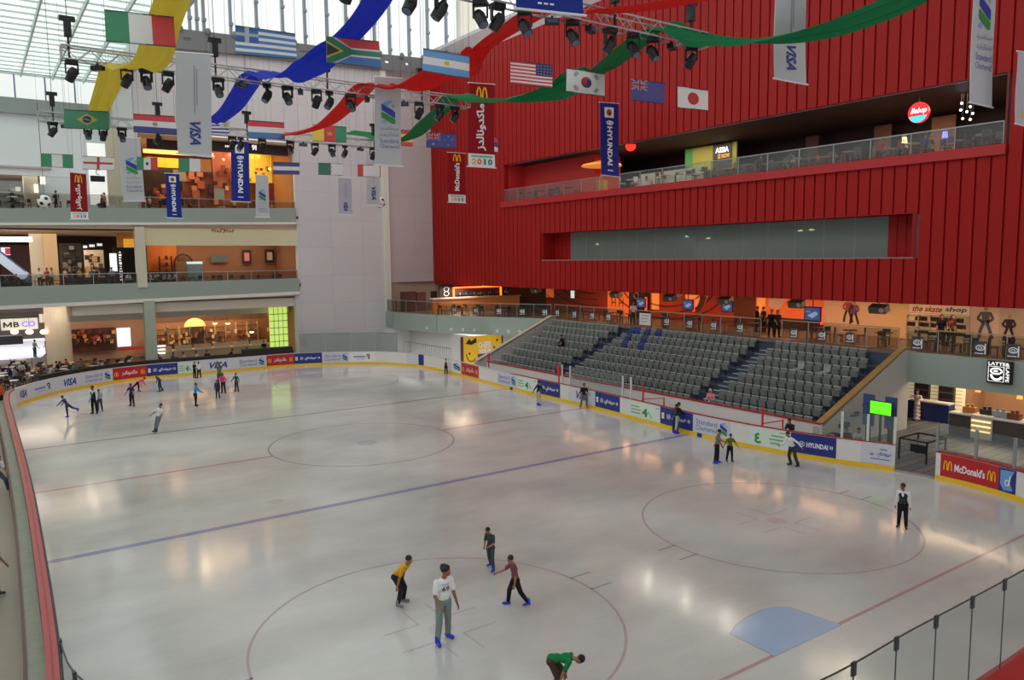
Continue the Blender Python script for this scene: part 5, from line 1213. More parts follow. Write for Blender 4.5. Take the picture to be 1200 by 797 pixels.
# ================================================================ CAFE SIGN AND LOBBY
P=[atX(1160,421.5,23.86),atX(1189,423,23.86),atX(1160,447.5,23.86)]
w=abs(P[0].y-P[1].y);h=P[0].z-P[2].z
o=MB().box(0,-w,0,.25,0,h).build('sign_box',BLACKP,loc=(23.6,P[0].y,P[2].z));tag(o,'black square LATTE sign with white cup emblem on the green fascia'.replace('LATTE','cafe'),'sign')
LW=M('lit white letters',(250,250,245),.5,emit=.8)
A=Art();A.text('lettering',LW,'LATTE&',w*.06,h*.8,w*.92,h*.95,bold=.02);A.text('lettering',LW,'LAFFE',w*.78,h*.1,w*.92,h*.76,bold=.02,rot=-90)
A.rect('emblem',LW,w*.06,h*.08,w*.72,h*.76,1);A.rect('emblem',BLACKP,w*.09,h*.1,w*.69,h*.74,2);A.ring('emblem',LW,w*.4,h*.55,w*.26,h*.16,w*.07,3);A.ring('emblem',LW,w*.42,h*.36,w*.26,h*.24,w*.1,3,20,170,350);A.disc('emblem',LW,w*.38,h*.55,w*.1,h*.05,4)
A.emit(flatfn((-.006,0,0),(0,-1,0),(0,0,1),(-1,0,0)),o)
# service counter with blue front
def pxbox(name,X0,X1,pxa,pxb,pyref,z0,z1,mat,label,cat,parts=None):
    a=atX(pxa,pyref,X0).y;b=atX(pxb,pyref,X0).y;e=empty(name,((X0+X1)/2,(a+b)/2,z0));tag(e,label,cat);hx=(X1-X0)/2;hy=abs(a-b)/2
    MB().box(-hx,-hy,0,hx,hy,z1-z0).build('body',mat,e);MB().box(-hx-.08,-hy,z1-z0,hx+.08,hy,z1-z0+.08).build('counter_top',TOPW,e);return e,hx,hy
pxbox('service_counter',26.8,27.3,1052,1112,478,0,1.0,M('blue counter front',(34,52,110),.5),'long blue fronted skate hire counter with pale top','counter')
pxbox('cafe_counter',24.6,25.3,1112,1137,500,0,1.05,M('dark slate counter',(70,62,60),.5),'dark slate cafe counter left of the cake display','counter')
pxbox('cafe_counter',24.6,25.3,1163,1215,505,0,1.05,M('dark slate counter',(70,62,60),.5),'dark slate cafe counter right of the cake display','counter')
e,hx,hy=pxbox('cake_display',24.5,25.2,1137,1162,505,0,1.1,M('display white',(190,180,160),.4,emit=.0),'glass cake display cabinet with warm lit shelves','display')
for k in range(3): MB().box(-hx-.05,-hy*.9,.35+.25*k,-hx-.02,hy*.9,.42+.25*k).build('lit_shelf',M('warm shelf glow',(255,210,140),.4,emit=1.5),e)
for px0,px1 in((1062,1075),(1088,1104),(1117,1131)):
    a=atX(px0,460,28.2).y;b=atX(px1,460,28.2).y;o=MB().box(0,b-a,0,.06,0,1.5).build('menu_board',M('lit cream board',(244,226,180),.5,emit=.35),loc=(28.2,a,.6));tag(o,'tall cream lit panel behind the blue counter','board','cream lit panels behind the blue counter')
    A=Art()
    for j in range(5): A.rect('lettering',M('faint print',(200,180,140),.6),.15,.2+.2*j,abs(b-a)*.8,.24+.2*j)
    A.emit(flatfn((-.006,0,0),(0,-1,0),(0,0,1),(-1,0,0)),o)
for px in (1055,1081,1110): 
    a=atX(px,460,28.1).y
    r_=empty('skate_rack',(28.15,a,0));tag(r_,'dark rack of hire skates between the cream panels','rack','skate racks behind the counter')
    MB().box(-.2,-.4,0,.15,.4,3.0).build('frame',WOODD,r_)
    for j in range(8): MB().box(-.26,-.38,.3+.38*j,-.2,.38,.34+.38*j).build('shelf',MET,r_)
# coffee machines, pastries etc on the cafe counter
for px,py,c,s,lab in((1137,478,(190,120,60),.3,'basket of golden pastries on the cafe counter, left'),(1157,476,(40,36,36),.28,'black coffee grinder on the cafe counter'),(1173,474,(150,150,155),.34,'steel coffee machine on the cafe counter'),(1190,478,(120,60,40),.26,'row of brown jars on the cafe counter')):
    p=atX(px,py,25.0);e=empty('counter_item',(25.0,p.y,1.13));e.name='coffee_machine' if 'coffee' in lab else 'food_basket';tag(e,lab,'appliance' if 'coffee' in lab else 'food')
    MB().box(-.15,-s,0,.15,s,.3).build('body',M('item %d'%c[0],c,.4),e);MB().cyl((0,-s*.4,.3),(0,-s*.4,.45),.08,n=10).build('top',M('item %d'%c[0],c,.4),e);MB().cyl((0,s*.4,.3),(0,s*.4,.42),.08,n=10).build('top',M('item %d'%c[0],c,.4),e)
for px,py in((1146,457),(1168,452),(1176,452),(1195,465)):
    p=atX(px,py,26);e=empty('pendant_lamp',p);tag(e,'small amber pendant over the cafe counter','lamp','amber pendants over the cafe');MB().lathe((0,0,-.1),[(.13,0),(.1,.16),(.03,.24)],12).build('shade',M('amber shade',(255,130,50),.4,emit=2.5),e);MB().cyl((0,0,.14),(0,0,max(.2,2.5-p.z)),.012,n=5).build('cord',DST,e)
# gate stand and low cage table beside the opening
e=empty('crowd_table',(18.9,-16.9,0));tag(e,'low black framed glass table inside the gate','table')
p0=atZ(1088,540,0);
for dx,dy in((0,0),(1.6,0),(0,1.2),(1.6,1.2)): MB().bar((dx-.8,dy-.6,0),(dx-.8,dy-.6,.95),.06).build('leg',BLACKP,e)
for a,b in(((0,0),(1.6,0)),((1.6,0),(1.6,1.2)),((1.6,1.2),(0,1.2)),((0,1.2),(0,0))): MB().bar((a[0]-.8,a[1]-.6,.95),(b[0]-.8,b[1]-.6,.95),.06).build('rail',BLACKP,e)
MB().box(-.78,-.58,.7,.78,.58,.72).build('glass_shelf',GL2,e)
MB().box(-.84,-.62,.45,-.8,.1,.8).build('sign_plate',BLACKP,e)
e.location=(18.6,-18.1,0)
# display screens with green picture and blue panels by the gate
p=atX(1034,485,19.0)
o=MB().box(-.03,-.55,-.33,.03,.55,.33).build('display_screen',BLACKP,loc=(18.5,p.y-.2,2.0));tag(o,'bright green display screen beside the gate','screen');MB().box(-.04,-.5,-.29,-.031,.5,.29).build('screen',M('screen green',(90,220,30),.4,emit=1.2),o);MB().bar((0,0,-.3),(0,0,-2.0),.08).build('stand',DST,o)
for px,lab in((1021,'blue display panel left of the green screen'),(1047,'blue display panel right of the green screen')):
    q=atX(px,482,19.3);o=MB().box(-.03,-.28,0,.03,.28,1.5).build('photo_banner',M('blue photo panel',(60,80,130),.5,var=.4,scale=5),loc=(18.9,q.y-.1,1.0));tag(o,lab,'panel');MB().box(-.05,-.1,-1.0,.05,.1,0).build('stand',DST,o)
# planter pot behind the boards before the white wall
p=atY(356,411,31.6);e=empty('planter',(p.x,31.6,0));tag(e,'small clipped bush in white pots behind the blue board','plant');MB().lathe((0,0,0),[(.2,0),(.26,1.5)],14).build('pot',WHITE,e)
m=MB()
for k in range(14): m.ell((random.uniform(-.16,.16),random.uniform(-.12,.12),1.65+random.uniform(-.1,.2)),.13,n=6,m=4)
m.build('foliage',M('dark green leaves',(40,66,52),.7,var=.3,scale=8),e)
# warm lighting under the concourse and lobby ceilings
def area(name,loc,sx,sy,en,c,rot=(0,0,0)):
    nx=max(1,min(3,round(sx/4)));ny=max(1,min(4,round(sy/4)))
    l=bpy.data.lights.new(name,'SPOT');l.spot_size=R(165);l.spot_blend=.6;l.shadow_soft_size=.28;l.energy=en*1.25/(nx*ny);l.color=[x/255 for x in c]
    for i in range(nx):
        for j in range(ny):
            o=bpy.data.objects.new(name,l);col.objects.link(o);o.location=(loc[0]+sx*((i+.5)/nx-.5),loc[1]+sy*((j+.5)/ny-.5),loc[2])
    l=bpy.data.lights.new(name,'AREA');l.shape='RECTANGLE';l.size=sx;l.size_y=sy;l.energy=en;l.color=[x/255 for x in c];o=bpy.data.objects.new(name,l);col.objects.link(o);o.location=loc;o.rotation_euler=rot;return o
for y0,y1,x,k,c,lab in((4,18,27.5,26,(255,176,118),'added unseen warm glow strip on the concourse ceiling, left of three'),(-13,2.5,27.5,28,(255,186,130),'added unseen warm glow strip on the concourse ceiling, middle of three'),(-24,-14,27.2,21,(255,216,176),'added unseen pale glow strip on the concourse ceiling before the skate shop')):
    e=empty('added_glow_strip',(x,(y0+y1)/2,6.5));tag(e,lab,'ceiling light');MB().box(-.12,-(y1-y0)/2,-.03,.12,(y1-y0)/2,0).build('diffuser',M('strip glow %d'%y0,c,.4,emit=k),e);MB().box(-.16,-(y1-y0)/2-.05,0,.16,(y1-y0)/2+.05,.05).build('housing',DST,e)  # unseen emissive strips, added to streak the ice with a warm reflection
area('concourse_ceiling_light',(22.5,27.5,6.5),3,3,110,(255,190,130))
area('added_bar_fill',(23.2,29.6,6.3),3,.6,70,(255,210,170));area('lobby_ceiling_light',(27,-17.5,3.65),3,5,260,(255,200,140));area('lobby_ceiling_light',(27,-24,3.65),3,5,200,(255,190,120))  # the lamp at the bar is an unseen fill, added to brighten dim bottle shelves
# terrace restaurant
p=atX(739,171,25.2);e=empty('paper_lantern',p);tag(e,'red glowing paper lantern on the terrace','lantern');MB().ell((0,0,0),.38,.38,.38,16,10).build('shade',M('red lantern glow',(255,40,30),.5,emit=2.2),e);MB().cyl((0,0,.35),(0,0,z17-p.z),.015,n=5).build('cord',DST,e)
p=atX(1077,132,24.9);o=MB().cyl((.1,0,0),(-.1,0,0),.52,n=32).build('round_sign',M('sign red',(230,40,50),.4,emit=1.0),loc=p);tag(o,'round red and cyan glowing sign over the terrace','sign')
A=Art();A.poly('lower_half',M('sign cyan',(60,190,215),.4,emit=1.2),[(.5*math.cos(R(a)),.5*math.sin(R(a))) for a in range(200,341,10)]);A.text('lettering',LW,'Bebop',-.4,-.12,.4,.24,bold=.03,slant=.15,lay=3);A.emit(flatfn((-.105,0,0),(0,-1,0),(0,0,1),(-1,0,0)),o);MB().cyl((0,0,.5),(0,0,z17-p.z),.02,n=5).build('hanger',DST,o)
for px0,px1,c,lab,X in((803,812,(40,110,40),'green upright panel on the terrace back',30),(812,836,(122,120,30),'olive panel left of the black lettered panel on the terrace',30),(858,863,(120,120,30),'narrow olive panel right of the black lettered panel',30)):
    a=atX(px0,175,X).y;b=atX(px1,175,X).y;o=MB().box(0,b-a,0,.1,0,3.0).build('coloured_screen',M('panel %d %d'%(c[0],c[1]),c,.6,emit=.12),loc=(X,a,14.2));o.name='coloured_screen';tag(o,lab,'panel')
a=atX(836,175,30).y;b=atX(858,175,30).y;o=MB().box(0,b-a,0,.1,0,3.0).build('wall_sign',BLACKP,loc=(29.95,a,14.2));tag(o,'black panel lettered in white and gold on the terrace','sign');A=Art();A.text('lettering',LW,'ASSIA',.25,2.35,abs(a-b)*.85,2.75,bold=.03);A.text('lettering',YELP,'IZ NOW',.5,1.95,abs(a-b)*.9,2.25,bold=.02);A.emit(flatfn((-.006,0,0),(0,-1,0),(0,0,1),(-1,0,0)),o)
e=empty('parasol',atX(705,205,25.6));e.location.z=14.05;tag(e,'orange lit parasol over the terrace booth','parasol');MB().lathe((0,0,2.1),[(1.6,0),(1.5,.12),(.1,.45)],20).build('canopy',M('orange canopy',(235,150,60),.6,emit=.6),e);MB().cyl((0,0,0),(0,0,2.2),.04,n=8).build('pole',STL,e);MB().cyl((0,0,0),(0,0,1.0),.45,n=16).build('counter',M('ochre booth',(190,130,40),.5),e)
for k,px in enumerate((763,790,812)):
    p=atX(px,200,26);e=empty('sofa',(25.6,p.y,14.05),R(90));tag(e,('left','middle','right')[k]+' one of three cream sofas on the terrace','sofa')
    cm=M('cream upholstery',(214,212,190),.6);MB().box(-.9,-.4,.15,.9,.4,.45).build('seat',cm,e);MB().box(-.9,-.45,.4,.9,-.25,1.1).build('backrest',cm,e);MB().box(-.95,-.4,.1,-.8,.4,.65).build('armrest',cm,e);MB().box(.8,-.4,.1,.95,.4,.65).build('armrest',cm,e)
e=empty('terrace_bar',(29.0,2,14.05));tag(e,'long dark bar at the back of the terrace','bar');MB().box(-.3,-8,0,.3,8,1.1).build('body',WOODD,e);MB().box(-.35,-8,1.1,.35,8,1.16).build('bar_top',M('bar top copper',(150,90,60),.4),e)
y=7.5;k=0
while y>-17.8:
    pool=(chW if y>6 else (chR if y>1 else (chG if k%3 else chR)));setof(tbW if y>0 else tbS,pool,25.3+(k%2)*.9,y,14.05,3,'small table on the red wall terrace','chair at a table on the red wall terrace','terrace tables','terrace chairs',k*.4,.6);y-=1.75;k+=1
for y in(20.5,18.6,16.8,14.9): setof(tbD,chG,25.3,y,14.05,2,'dark table in the red terrace recess','slate chair in the red terrace recess','tables in the terrace recess','chairs in the terrace recess',y,.6)
for px,py in((1127,121),(1137,125),(1126,129),(1140,133),(1133,131),(1128,139),(1137,140)):
    p=atX(px,py,27);e=empty('pendant_lamp',p);tag(e,'tiny bright pendant near the right end of the terrace','lamp','bright pendants at the terrace end');MB().ell((0,0,0),.055,n=10,m=6).build('bulb',lampM if py>136 else lampW,e);MB().cyl((0,0,.1),(0,0,z17-p.z),.01,n=4).build('cord',DST,e)
for px,py,c,lab in((1060,163,(255,200,110),'warm table lamp at the middle of the terrace'),(1107,168,(90,90,255),'blue and red glowing table sign on the terrace')):
    p=atX(px,py,24.6);e=empty('table_lamp',(24.6,p.y,14.05));tag(e,lab,'lamp');MB().cyl((0,0,0),(0,0,.75),.03,n=6).build('stand',DST,e);MB().cyl((0,0,.72),(0,0,1.02),.14,.1,10).build('shade',M('lamp %d'%c[2],c,.4,emit=5),e)
for px0,px1,c in((1025,1045,(96,60,44)),(1092,1120,(120,80,52)),(945,960,(74,40,30))):
    a=atX(px0,140,32).y;b=atX(px1,140,32).y;o=MB().box(0,b-a,0,.1,0,2.9).build('wall_poster',M('dim poster %d'%c[0],c,.6,emit=.06,var=.5,scale=1.2),loc=(32,a,14.2));tag(o,{96:'dim brown mural left of the round sign',120:'brown mural right of the round sign',74:'dim brown mural on the left of the terrace end'}[c[0]],'mural')
area('terrace_light',(28,-12,z17-.1),3,10,560,(255,190,130));area('terrace_light',(28,4,z17-.1),3,12,460,(255,215,180));area('lounge_light',(27.5,0,11.1),2,26,170,(225,235,230))
# ================================================================ LEFT BUILDING INTERIORS
def wp(name,px0,px1,py0,py1,Y,mat,label=None,cat=None,th=.12,kids=None,yr=None):
    """upright panel facing the rink between pixel columns and rows on the plane Y"""
    a=atY(px0,(py0+py1)/2,Y).x;b=atY(px1,(py0+py1)/2,Y).x;z1=atY((px0+px1)/2,py0,Y).z;z0=atY((px0+px1)/2,py1,Y).z
    o=MB().box(0,0,0,b-a,th,z1-z0).build(name,mat,loc=(a,Y,z0))
    if label: tag(o,label,cat)
    elif cat is None: o['kind']='structure'
    if kids: A=Art();kids(A,b-a,z1-z0);A.emit(flatfn((0,-.008,0),(1,0,0),(0,0,1),(0,-1,0)),o)
    return o
BRN=M('warm brown wall',(138,96,72),.7,var=.06);DBR=M('dark shop interior',(46,34,30),.7,var=.5,scale=1.2);BEI=M('beige shop wall',(206,176,140),.7,var=.05);GLD=M('gold wall',(196,140,60),.5)
# ---- level two (middle)
wl=boxes([(-3.4,40,6.95,9.2,40.2,11.6),(9.1,34.5,6.95,9.3,40.2,11.6)]);struct('wall_cafe',wl,BRN)
wp('wall_orange_niche',172,207,280,318,39.8,M('orange cafe niche',(206,110,40),.6,var=.15))
wl=boxes([(-30,50,6.95,-3,50.2,11.6),(-3.6,34.6,6.95,-3.4,40,10.4)]);struct('wall_level_two',wl,DBR)
def cafesign(A,w,h):
    c=M('cafe sign red',(170,70,40),.5)
    A.text('lettering',c,'~'+'CAFE'[::1]*0+'oo',0,0,.01,.01)
A=Art();mred=M('ornament red',(168,44,24),.5);o=empty('ornate_sign',atY(261,270.5,YF-.02));tag(o,'curly red ornamental sign on the cream bulkhead','sign')
for i in range(9):
    x=-.8+.2*i;A.ring('ornament',mred,x,0,.1 if i!=4 else .19,.14 if i!=4 else .2,.075,1,10,(i*70)%360,(i*70)%360+250)
A.line('ornament',mred,[(-1.0,.02),(-.8,.08)],.05);A.line('ornament',mred,[(.8,.08),(1.0,.05)],.05);A.emit(flatfn((0,0,0),(1,0,0),(0,0,1),(0,-1,0)),o)
for px0,px1,py0,py1,c,lab in((284,294.5,293,309,(190,110,110),'framed picture lit pink on the brown cafe wall, left of two'),(310.5,321.5,292.5,308,(170,140,120),'framed pale picture on the brown cafe wall, right of two')):
    wp('framed_picture',px0,px1,py0,py1,39.7,WOODD,lab,'picture',.06,kids=lambda A,w,h,c=c:A.rect('picture',M('picture %d'%c[0],c,.5,emit=.25),w*.22,h*.2,w*.78,h*.8))
wp('wall_mirror',247,267,299,307.5,39.7,M('dull mirror',(90,100,100),.2),'long horizontal mirror on the brown cafe wall','mirror',.05)
e=empty('arched_doorway',(atY(215,310,39.5).x,39.5,6.95));tag(e,'brown arched doorway in the cafe','doorway')
m=MB();
for i in range(10):
    a0=math.pi*i/10;a1=math.pi*(i+1)/10;m.bar((.75*math.cos(a0),0,2.0+.75*math.sin(a0)),(.75*math.cos(a1),0,2.0+.75*math.sin(a1)),.14)
m.box(-.85,-.07,0,-.7,.07,2);m.box(.7,-.07,0,.85,.07,2);m.build('arch',WOODD,e);MB().box(-.7,.02,0,.7,.06,2).build('door_leaf',M('dim door',(110,80,60),.6),e)
for px,lab in((194,'shelf rack with plants in the orange cafe niche'),):
    e=empty('display_rack',(atY(px,310,39.2).x,39.2,6.95));tag(e,lab,'rack');
    for z in(.5,1.1,1.7,2.3): MB().box(-.5,-.2,z,.5,.2,z+.05).build('shelf',WOODD,e);MB().lathe((.1,0,z+.05),[(.12,0),(.15,.2),(.03,.35)],8).build('vase',M('vase dark',(60,50,40),.5),e)
    for x in(-.5,.5): MB().box(x-.03,-.2,0,x+.03,.2,2.6).build('upright',WOODD,e)
e=empty('drinks_cabinet',(atY(228,310,36.6).x,36.6,6.95));tag(e,'tall glass drinks cabinet with pale contents behind the cafe rail','cabinet');MB().box(-.6,-.3,0,.6,.3,2.0).build('body',M('pale fridge',(120,140,145),.4,emit=.12,var=.4,scale=5),e);MB().box(-.6,-.32,1.9,.6,.3,2.1).build('header',M('lit header',(200,225,220),.4,emit=.8),e)
for px,py,lab in((196,283,'leftmost gold ceiling lamp in the cafe'),(188,283,'second gold ceiling lamp in the cafe niche')):
    p=atY(px,py,38);e=empty('ceiling_lamp',(p.x,38,10.9));tag(e,lab,'lamp');MB().lathe((0,0,-.1),[(.2,0),(.3,.12),(.05,.2)],12).build('shade',M('warm lamp soft',(255,214,150),.4,emit=6),e);MB().cyl((0,0,.1),(0,0,.7),.015,n=5).build('cord',DST,e)
# left half of level two
wp('light_trough',0,38,277.5,283.5,36.5,M('white light trough',(225,232,255),.4,emit=2.0),'long white light trough under the left soffit','ceiling light')
pillar(38,54,6.95,11.6,'left of two broad pale pillars on the middle level',y=41);pillar(54,70,6.95,11.6,'right of two broad pale pillars on the middle level',y=40.4,mat=BEI)
wp('wall_shop_dark',0,38,287,325,47,M('plum shop wall',(74,44,46),.7,var=.4,scale=1))
wp('wall_sign',1,12,290,299,44,M('lit blue white sign',(170,185,225),.5,emit=.9),'small lit sign over the escalator','sign',kids=lambda A,w,h:A.rect('emblem',PRED,w*.45,h*.1,w,h*.9))
wp('wall_grey_panels',70,97,285,325,46,M('grey shop panels',(74,66,62),.6,var=.5,scale=1.5))
for k,(a,b,c) in enumerate(((97,103,'EAT'),(104,112,'TEA'),(113,121,'BAR'))):
    wp('lit_fascia_sign',a,b,286.5-k*1.2,292-k*1.2,43-k*.6,BLACKP,('left','middle','right')[k]+' of three small lit shop signs on the middle level','sign',.1,kids=lambda A,w,h:[A.rect('lettering',LW,w*(.1+.2*i),h*.25,w*(.22+.2*i),h*.75) for i in range(4)] and None)
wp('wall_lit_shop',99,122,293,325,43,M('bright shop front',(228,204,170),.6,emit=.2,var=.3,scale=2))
wp('wall_gold',137,161,272,290,39,GLD)
wp('wall_black_grill',133,162,290,330,39.2,M('black grill front',(26,22,22),.6))
wp('vertical_sign',138.5,144.5,294,333,38.6,BLACKP,'tall black sign with vertical white letters on the middle level','sign',.1,kids=lambda A,w,h:[A.text('lettering',LW,ch,w*.25,h*(.93-.082*i),w*.75,h*(.985-.082*i),bold=.02) for i,ch in enumerate('AMERICAN GRI'.replace(' ',''))] and None)
wp('lit_poster',129,137,297,318,38.8,M('white lit poster',(225,232,240),.4,emit=1.0),'bright white poster left of the vertical sign','poster')
wp('orange_poster',145,160,280,290,38.8,M('amber shop glow',(235,170,60),.5,emit=.5),'amber glow panel above the vertical sign','panel')
# escalator
e=empty('escalator',(atY(0,310,44).x,44,6.95));tag(e,'blue and white lit escalator at the left edge of the middle level','escalator')
a=atY(-12,292,44);b=atY(31,325,44);L0=a-Vector(e.location);L1=b-Vector(e.location)
MB().bar(L0+Vector((0,0,.5)),L1+Vector((0,0,.5)),.1,.14).build('handrail',M('navy handrail',(40,60,120),.4),e);MB().bar(L0,L1,.1,.8).build('balustrade',M('pale lit balustrade',(170,190,220),.3,emit=.25),e);MB().bar(L0+Vector((0,1.1,.5)),L1+Vector((0,1.1,.5)),.1,.14).build('handrail',M('navy handrail',(40,60,120),.4),e);MB().bar(L0+Vector((0,1.1,0)),L1+Vector((0,1.1,0)),.1,.8).build('balustrade',M('pale lit balustrade',(170,190,220),.3,emit=.25),e)
m=MB()
for i in range(14):
    p=L0.lerp(L1,i/13);m.box(p.x-.2,.1,p.z-.35,p.x+.2,1.0,p.z-.2)
m.build('steps',MET,e)
# ---- level three (top)
wl=boxes([(-3.7,46,13.05,9.1,46.2,19.5),(9.0,34.5,13.05,9.2,46,19.5)]);struct('wall_level_three',wl,M('ochre shop wall',(176,120,60),.7,var=.2,scale=.4))
wp('ceiling_light_strip',160,208,158.5,162,37,M('yellow light strip',(255,205,90),.4,emit=2.6),'long yellow light strip on the top level ceiling','ceiling light')
wp('wall_sign_band',172,209,163.5,174.5,36,M('dark sign band',(52,40,40),.6));wp('wall_sign_band_right',246,341,166,180,35.2,M('dark sign band',(52,40,40),.6),'long dark shop sign band with white letters on the top level','sign',.15,kids=lambda A,w,h:[A.rect('lettering',LW,w*(.18+.022*i),h*.4,w*(.195+.022*i),h*.55) for i in range(6)]+[A.text('lettering',LW,'9l',w*.5,h*.3,w*.56,h*.75,bold=.04)] and None).name='fascia_sign'
wp('orange_light_cove',168,250,177,181.5,38,M('amber cove',(255,190,100),.4,emit=1.6),'amber light cove under the dark sign band','ceiling light')
wp('orange_light_cove',172,212,185,196,40,M('deep amber cove',(250,150,30),.4,emit=1.3),'deeper amber band at the back of the top level shop','ceiling light')
wp('wall_dark_shop',168,214,196,240,42,DBR);wp('wall_mural_red',216,250,186,240,41,M('red brown shop mural',(120,64,48),.6,var=.6,scale=1.2))
wp('wall_brown_arch',250,290,178,240,40.5,M('pink brown shop front',(168,96,72),.6,var=.35,scale=1.5))
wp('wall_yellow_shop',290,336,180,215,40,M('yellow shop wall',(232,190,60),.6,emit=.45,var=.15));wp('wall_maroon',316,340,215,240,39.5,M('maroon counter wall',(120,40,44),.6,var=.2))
for px,py,c in((250,184,(255,130,60)),(235,191,(255,150,80)),(262,187,(255,120,50)),(296,184,(255,130,50)),(303,184,(255,130,50)),(328,183,(255,130,50)),(316,198,(255,190,90)),(291,200,(255,50,40))):
    p=atY(px,py,39);e=empty('pendant_lamp',p);tag(e,'small glowing pendant in the top level shops','lamp','glowing pendants on the top level');MB().ell((0,0,0),.13,n=10,m=6).build('bulb',M('glow %d %d'%(c[1],c[2]),c,.4,emit=4),e);MB().cyl((0,0,.1),(0,0,19.4-p.z),.012,n=4).build('cord',DST,e)
wp('poster_board',203.5,218,199,212,37.5,M('cream poster',(210,190,150),.6),'small tilted cream board beside the blue banner','board');wp('poster_board',251.5,263,221,234,36,M('grey board',(160,160,140),.6),'grey square board behind the top balcony rail','board')
wp('wall_shop_left',-10,36,212,240,43,M('dim teal shop',(96,106,104),.6,var=.5,scale=1.5));wl=boxes([(-30,34.4,16.2,-9.8,45.9,16.35)]);struct('ceiling_left_soffit',wl,M('mauve soffit',(196,180,182),.7))
wp('wall_upper_white',-20,100,150,206,34.6,M('bright white wall',(232,236,238),.7),th=.3)
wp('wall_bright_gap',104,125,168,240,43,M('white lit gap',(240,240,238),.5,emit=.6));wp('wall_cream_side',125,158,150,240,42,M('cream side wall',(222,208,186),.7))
wp('light_box',47,53,206,216,37.7,M('cream light box',(255,248,215),.4,emit=1.0),'small cream light box on the pillar, right one','light box',.05);wp('light_box',40,45,216,226,37.7,M('cream light box',(255,248,215),.4,emit=1.0),'small cream light box on the pillar, left one','light box',.05)
wp('shop_sign_logo',106,123,206,213,40,BLACKP,'small black shop logo in the bright gap of the top level','sign',.08,kids=lambda A,w,h:A.ring('emblem',BLACKP,w*.55,h*1.6,w*.16,h*.5,w*.06,1,12,40,300))
for px,lab in((8,'rack of pale goods at the far left of the top level'),(24,'rack of grey goods beside the pillar of the top level')):
    e=empty('display_rack',(atY(px,235,39).x,39,13.05));tag(e,lab,'rack');
    for z in(.4,.9,1.4): MB().box(-.9,-.2,z,.9,.2,z+.05).build('shelf',MET,e);MB().box(-.7,-.15,z+.05,.5,.15,z+.35).build('goods',M('goods grey',(120,130,130),.6,var=.5,scale=4),e)
# balcony rails
def level_rail(z,px_gap,label,pm=STL):
    rail_thing('glass_railing',[(-24,YF-.02,z),(9.0,YF-.02,z)],label,h=1.12,gm=GRL,pm=pm,step=2.0)
level_rail(7.05,None,'glass railing along the middle balcony');level_rail(13.2,None,'glass railing along the top balcony')
# tables and chairs on the balconies
for k in range(20):
    x=-16.5+k*1.28
    if -4.4<x<-3.1: continue
    setof(tbD,chD,x,35.3+(k%2)*.8,6.95,2,'dark table along the middle balcony','dark chair along the middle balcony','tables on the middle balcony','chairs on the middle balcony',k*.7,.55)
for k in range(13):
    x=-15.5+k*1.85
    if -5.2<x<-3: continue
    setof(tbD if k%2 else tbW,chD if k%3 else chR,x,35.6+(k%2),13.05,2,'small table behind the top balcony rail','chair behind the top balcony rail','tables on the top balcony','chairs on the top balcony',k*.9,.6)
# ---- ground level
wl=boxes([(-9.2,46,0,9.3,46.2,5.7),(9.1,34.5,0,9.3,46,5.7)]);struct('wall_food_court',wl,M('peach food court wall',(190,150,120),.7,var=.08))
wl=boxes([(-45,74,0,10,74.3,12)]);struct('wall_ground_far',wl,M('dim far mall wall',(90,80,78),.7,var=.4,scale=.4))
wl=boxes([(-45,52,5.7,-9,74,5.9)]);struct('ceiling_ground_far',wl,SOF)
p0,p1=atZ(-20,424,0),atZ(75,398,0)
m=MB().add([(p0.x-4,p0.y,.01),(atZ(48,419,0).x,atZ(48,419,0).y,.01),(p1.x,p1.y,.01),(p0.x-4,p1.y+4,.01)],[(0,1,2,3)]);struct('floor_lit_patch',m,M('white lit mall floor',(232,236,246),.3,emit=.35))  # light on the far floor, put into a white colour and glow
def mb(A,w,h):
    A.line('lettering',BLACKP,[(w*.08,h*.25),(w*.08,h*.72)],w*.045);A.line('lettering',BLACKP,[(w*.27,h*.25),(w*.27,h*.72)],w*.045);A.line('lettering',BLACKP,[(w*.085,h*.7),(w*.175,h*.34),(w*.265,h*.7)],w*.042,2);A.text('lettering',BLACKP,'B',w*.33,h*.25,w*.49,h*.72,bold=.03);A.text('lettering',M('violet glow letters',(110,100,230),.4,emit=1.2),'CO',w*.55,h*.22,w*.93,h*.76,bold=.03)
wp('fascia_sign',1,44.5,373.5,386.5,43,M('lit grey sign board',(196,204,200),.5,emit=.35),'white MBCO sign board under the lower left slab'.replace('MBCO','lettered'),'sign',.3,kids=mb)
wp('wall_dark_shop_left',-12,46,366,374,43.4,M('dark shop header',(50,44,46),.6));
for px in (17,34.5,51.5):
    p=atY(px,389,42.5);e=empty('globe_lamp',p);tag(e,('left','middle','right')[[17,34.5,51.5].index(px)]+' of three warm globe lamps under the lettered sign','lamp');MB().ell((0,0,0),.3,.3,.22,12,8).build('shade',M('peach globe glow',(255,200,160),.4,emit=3),e);MB().cyl((0,0,.2),(0,0,1.6),.015,n=5).build('cord',DST,e)
wp('counter_front_dark',-5,27,394,404,50,M('slate blue counter',(70,78,92),.6),'dark slate counter under the lettered sign','counter',1.0).name='shop_counter'
e=MB().cyl((0,0,0),(0,0,5.7),1.0,n=24).build('round_column',CRM,loc=(atY(69,400,43).x,43,0));e['kind']='structure'
wp('wall_white_column',46,58,368,378,42.8,WHITE)
wp('wall_goods',81,136,385,412,45.5,M('crowded shop wall',(84,46,32),.6,var=.7,scale=1.6))
random.seed(21)
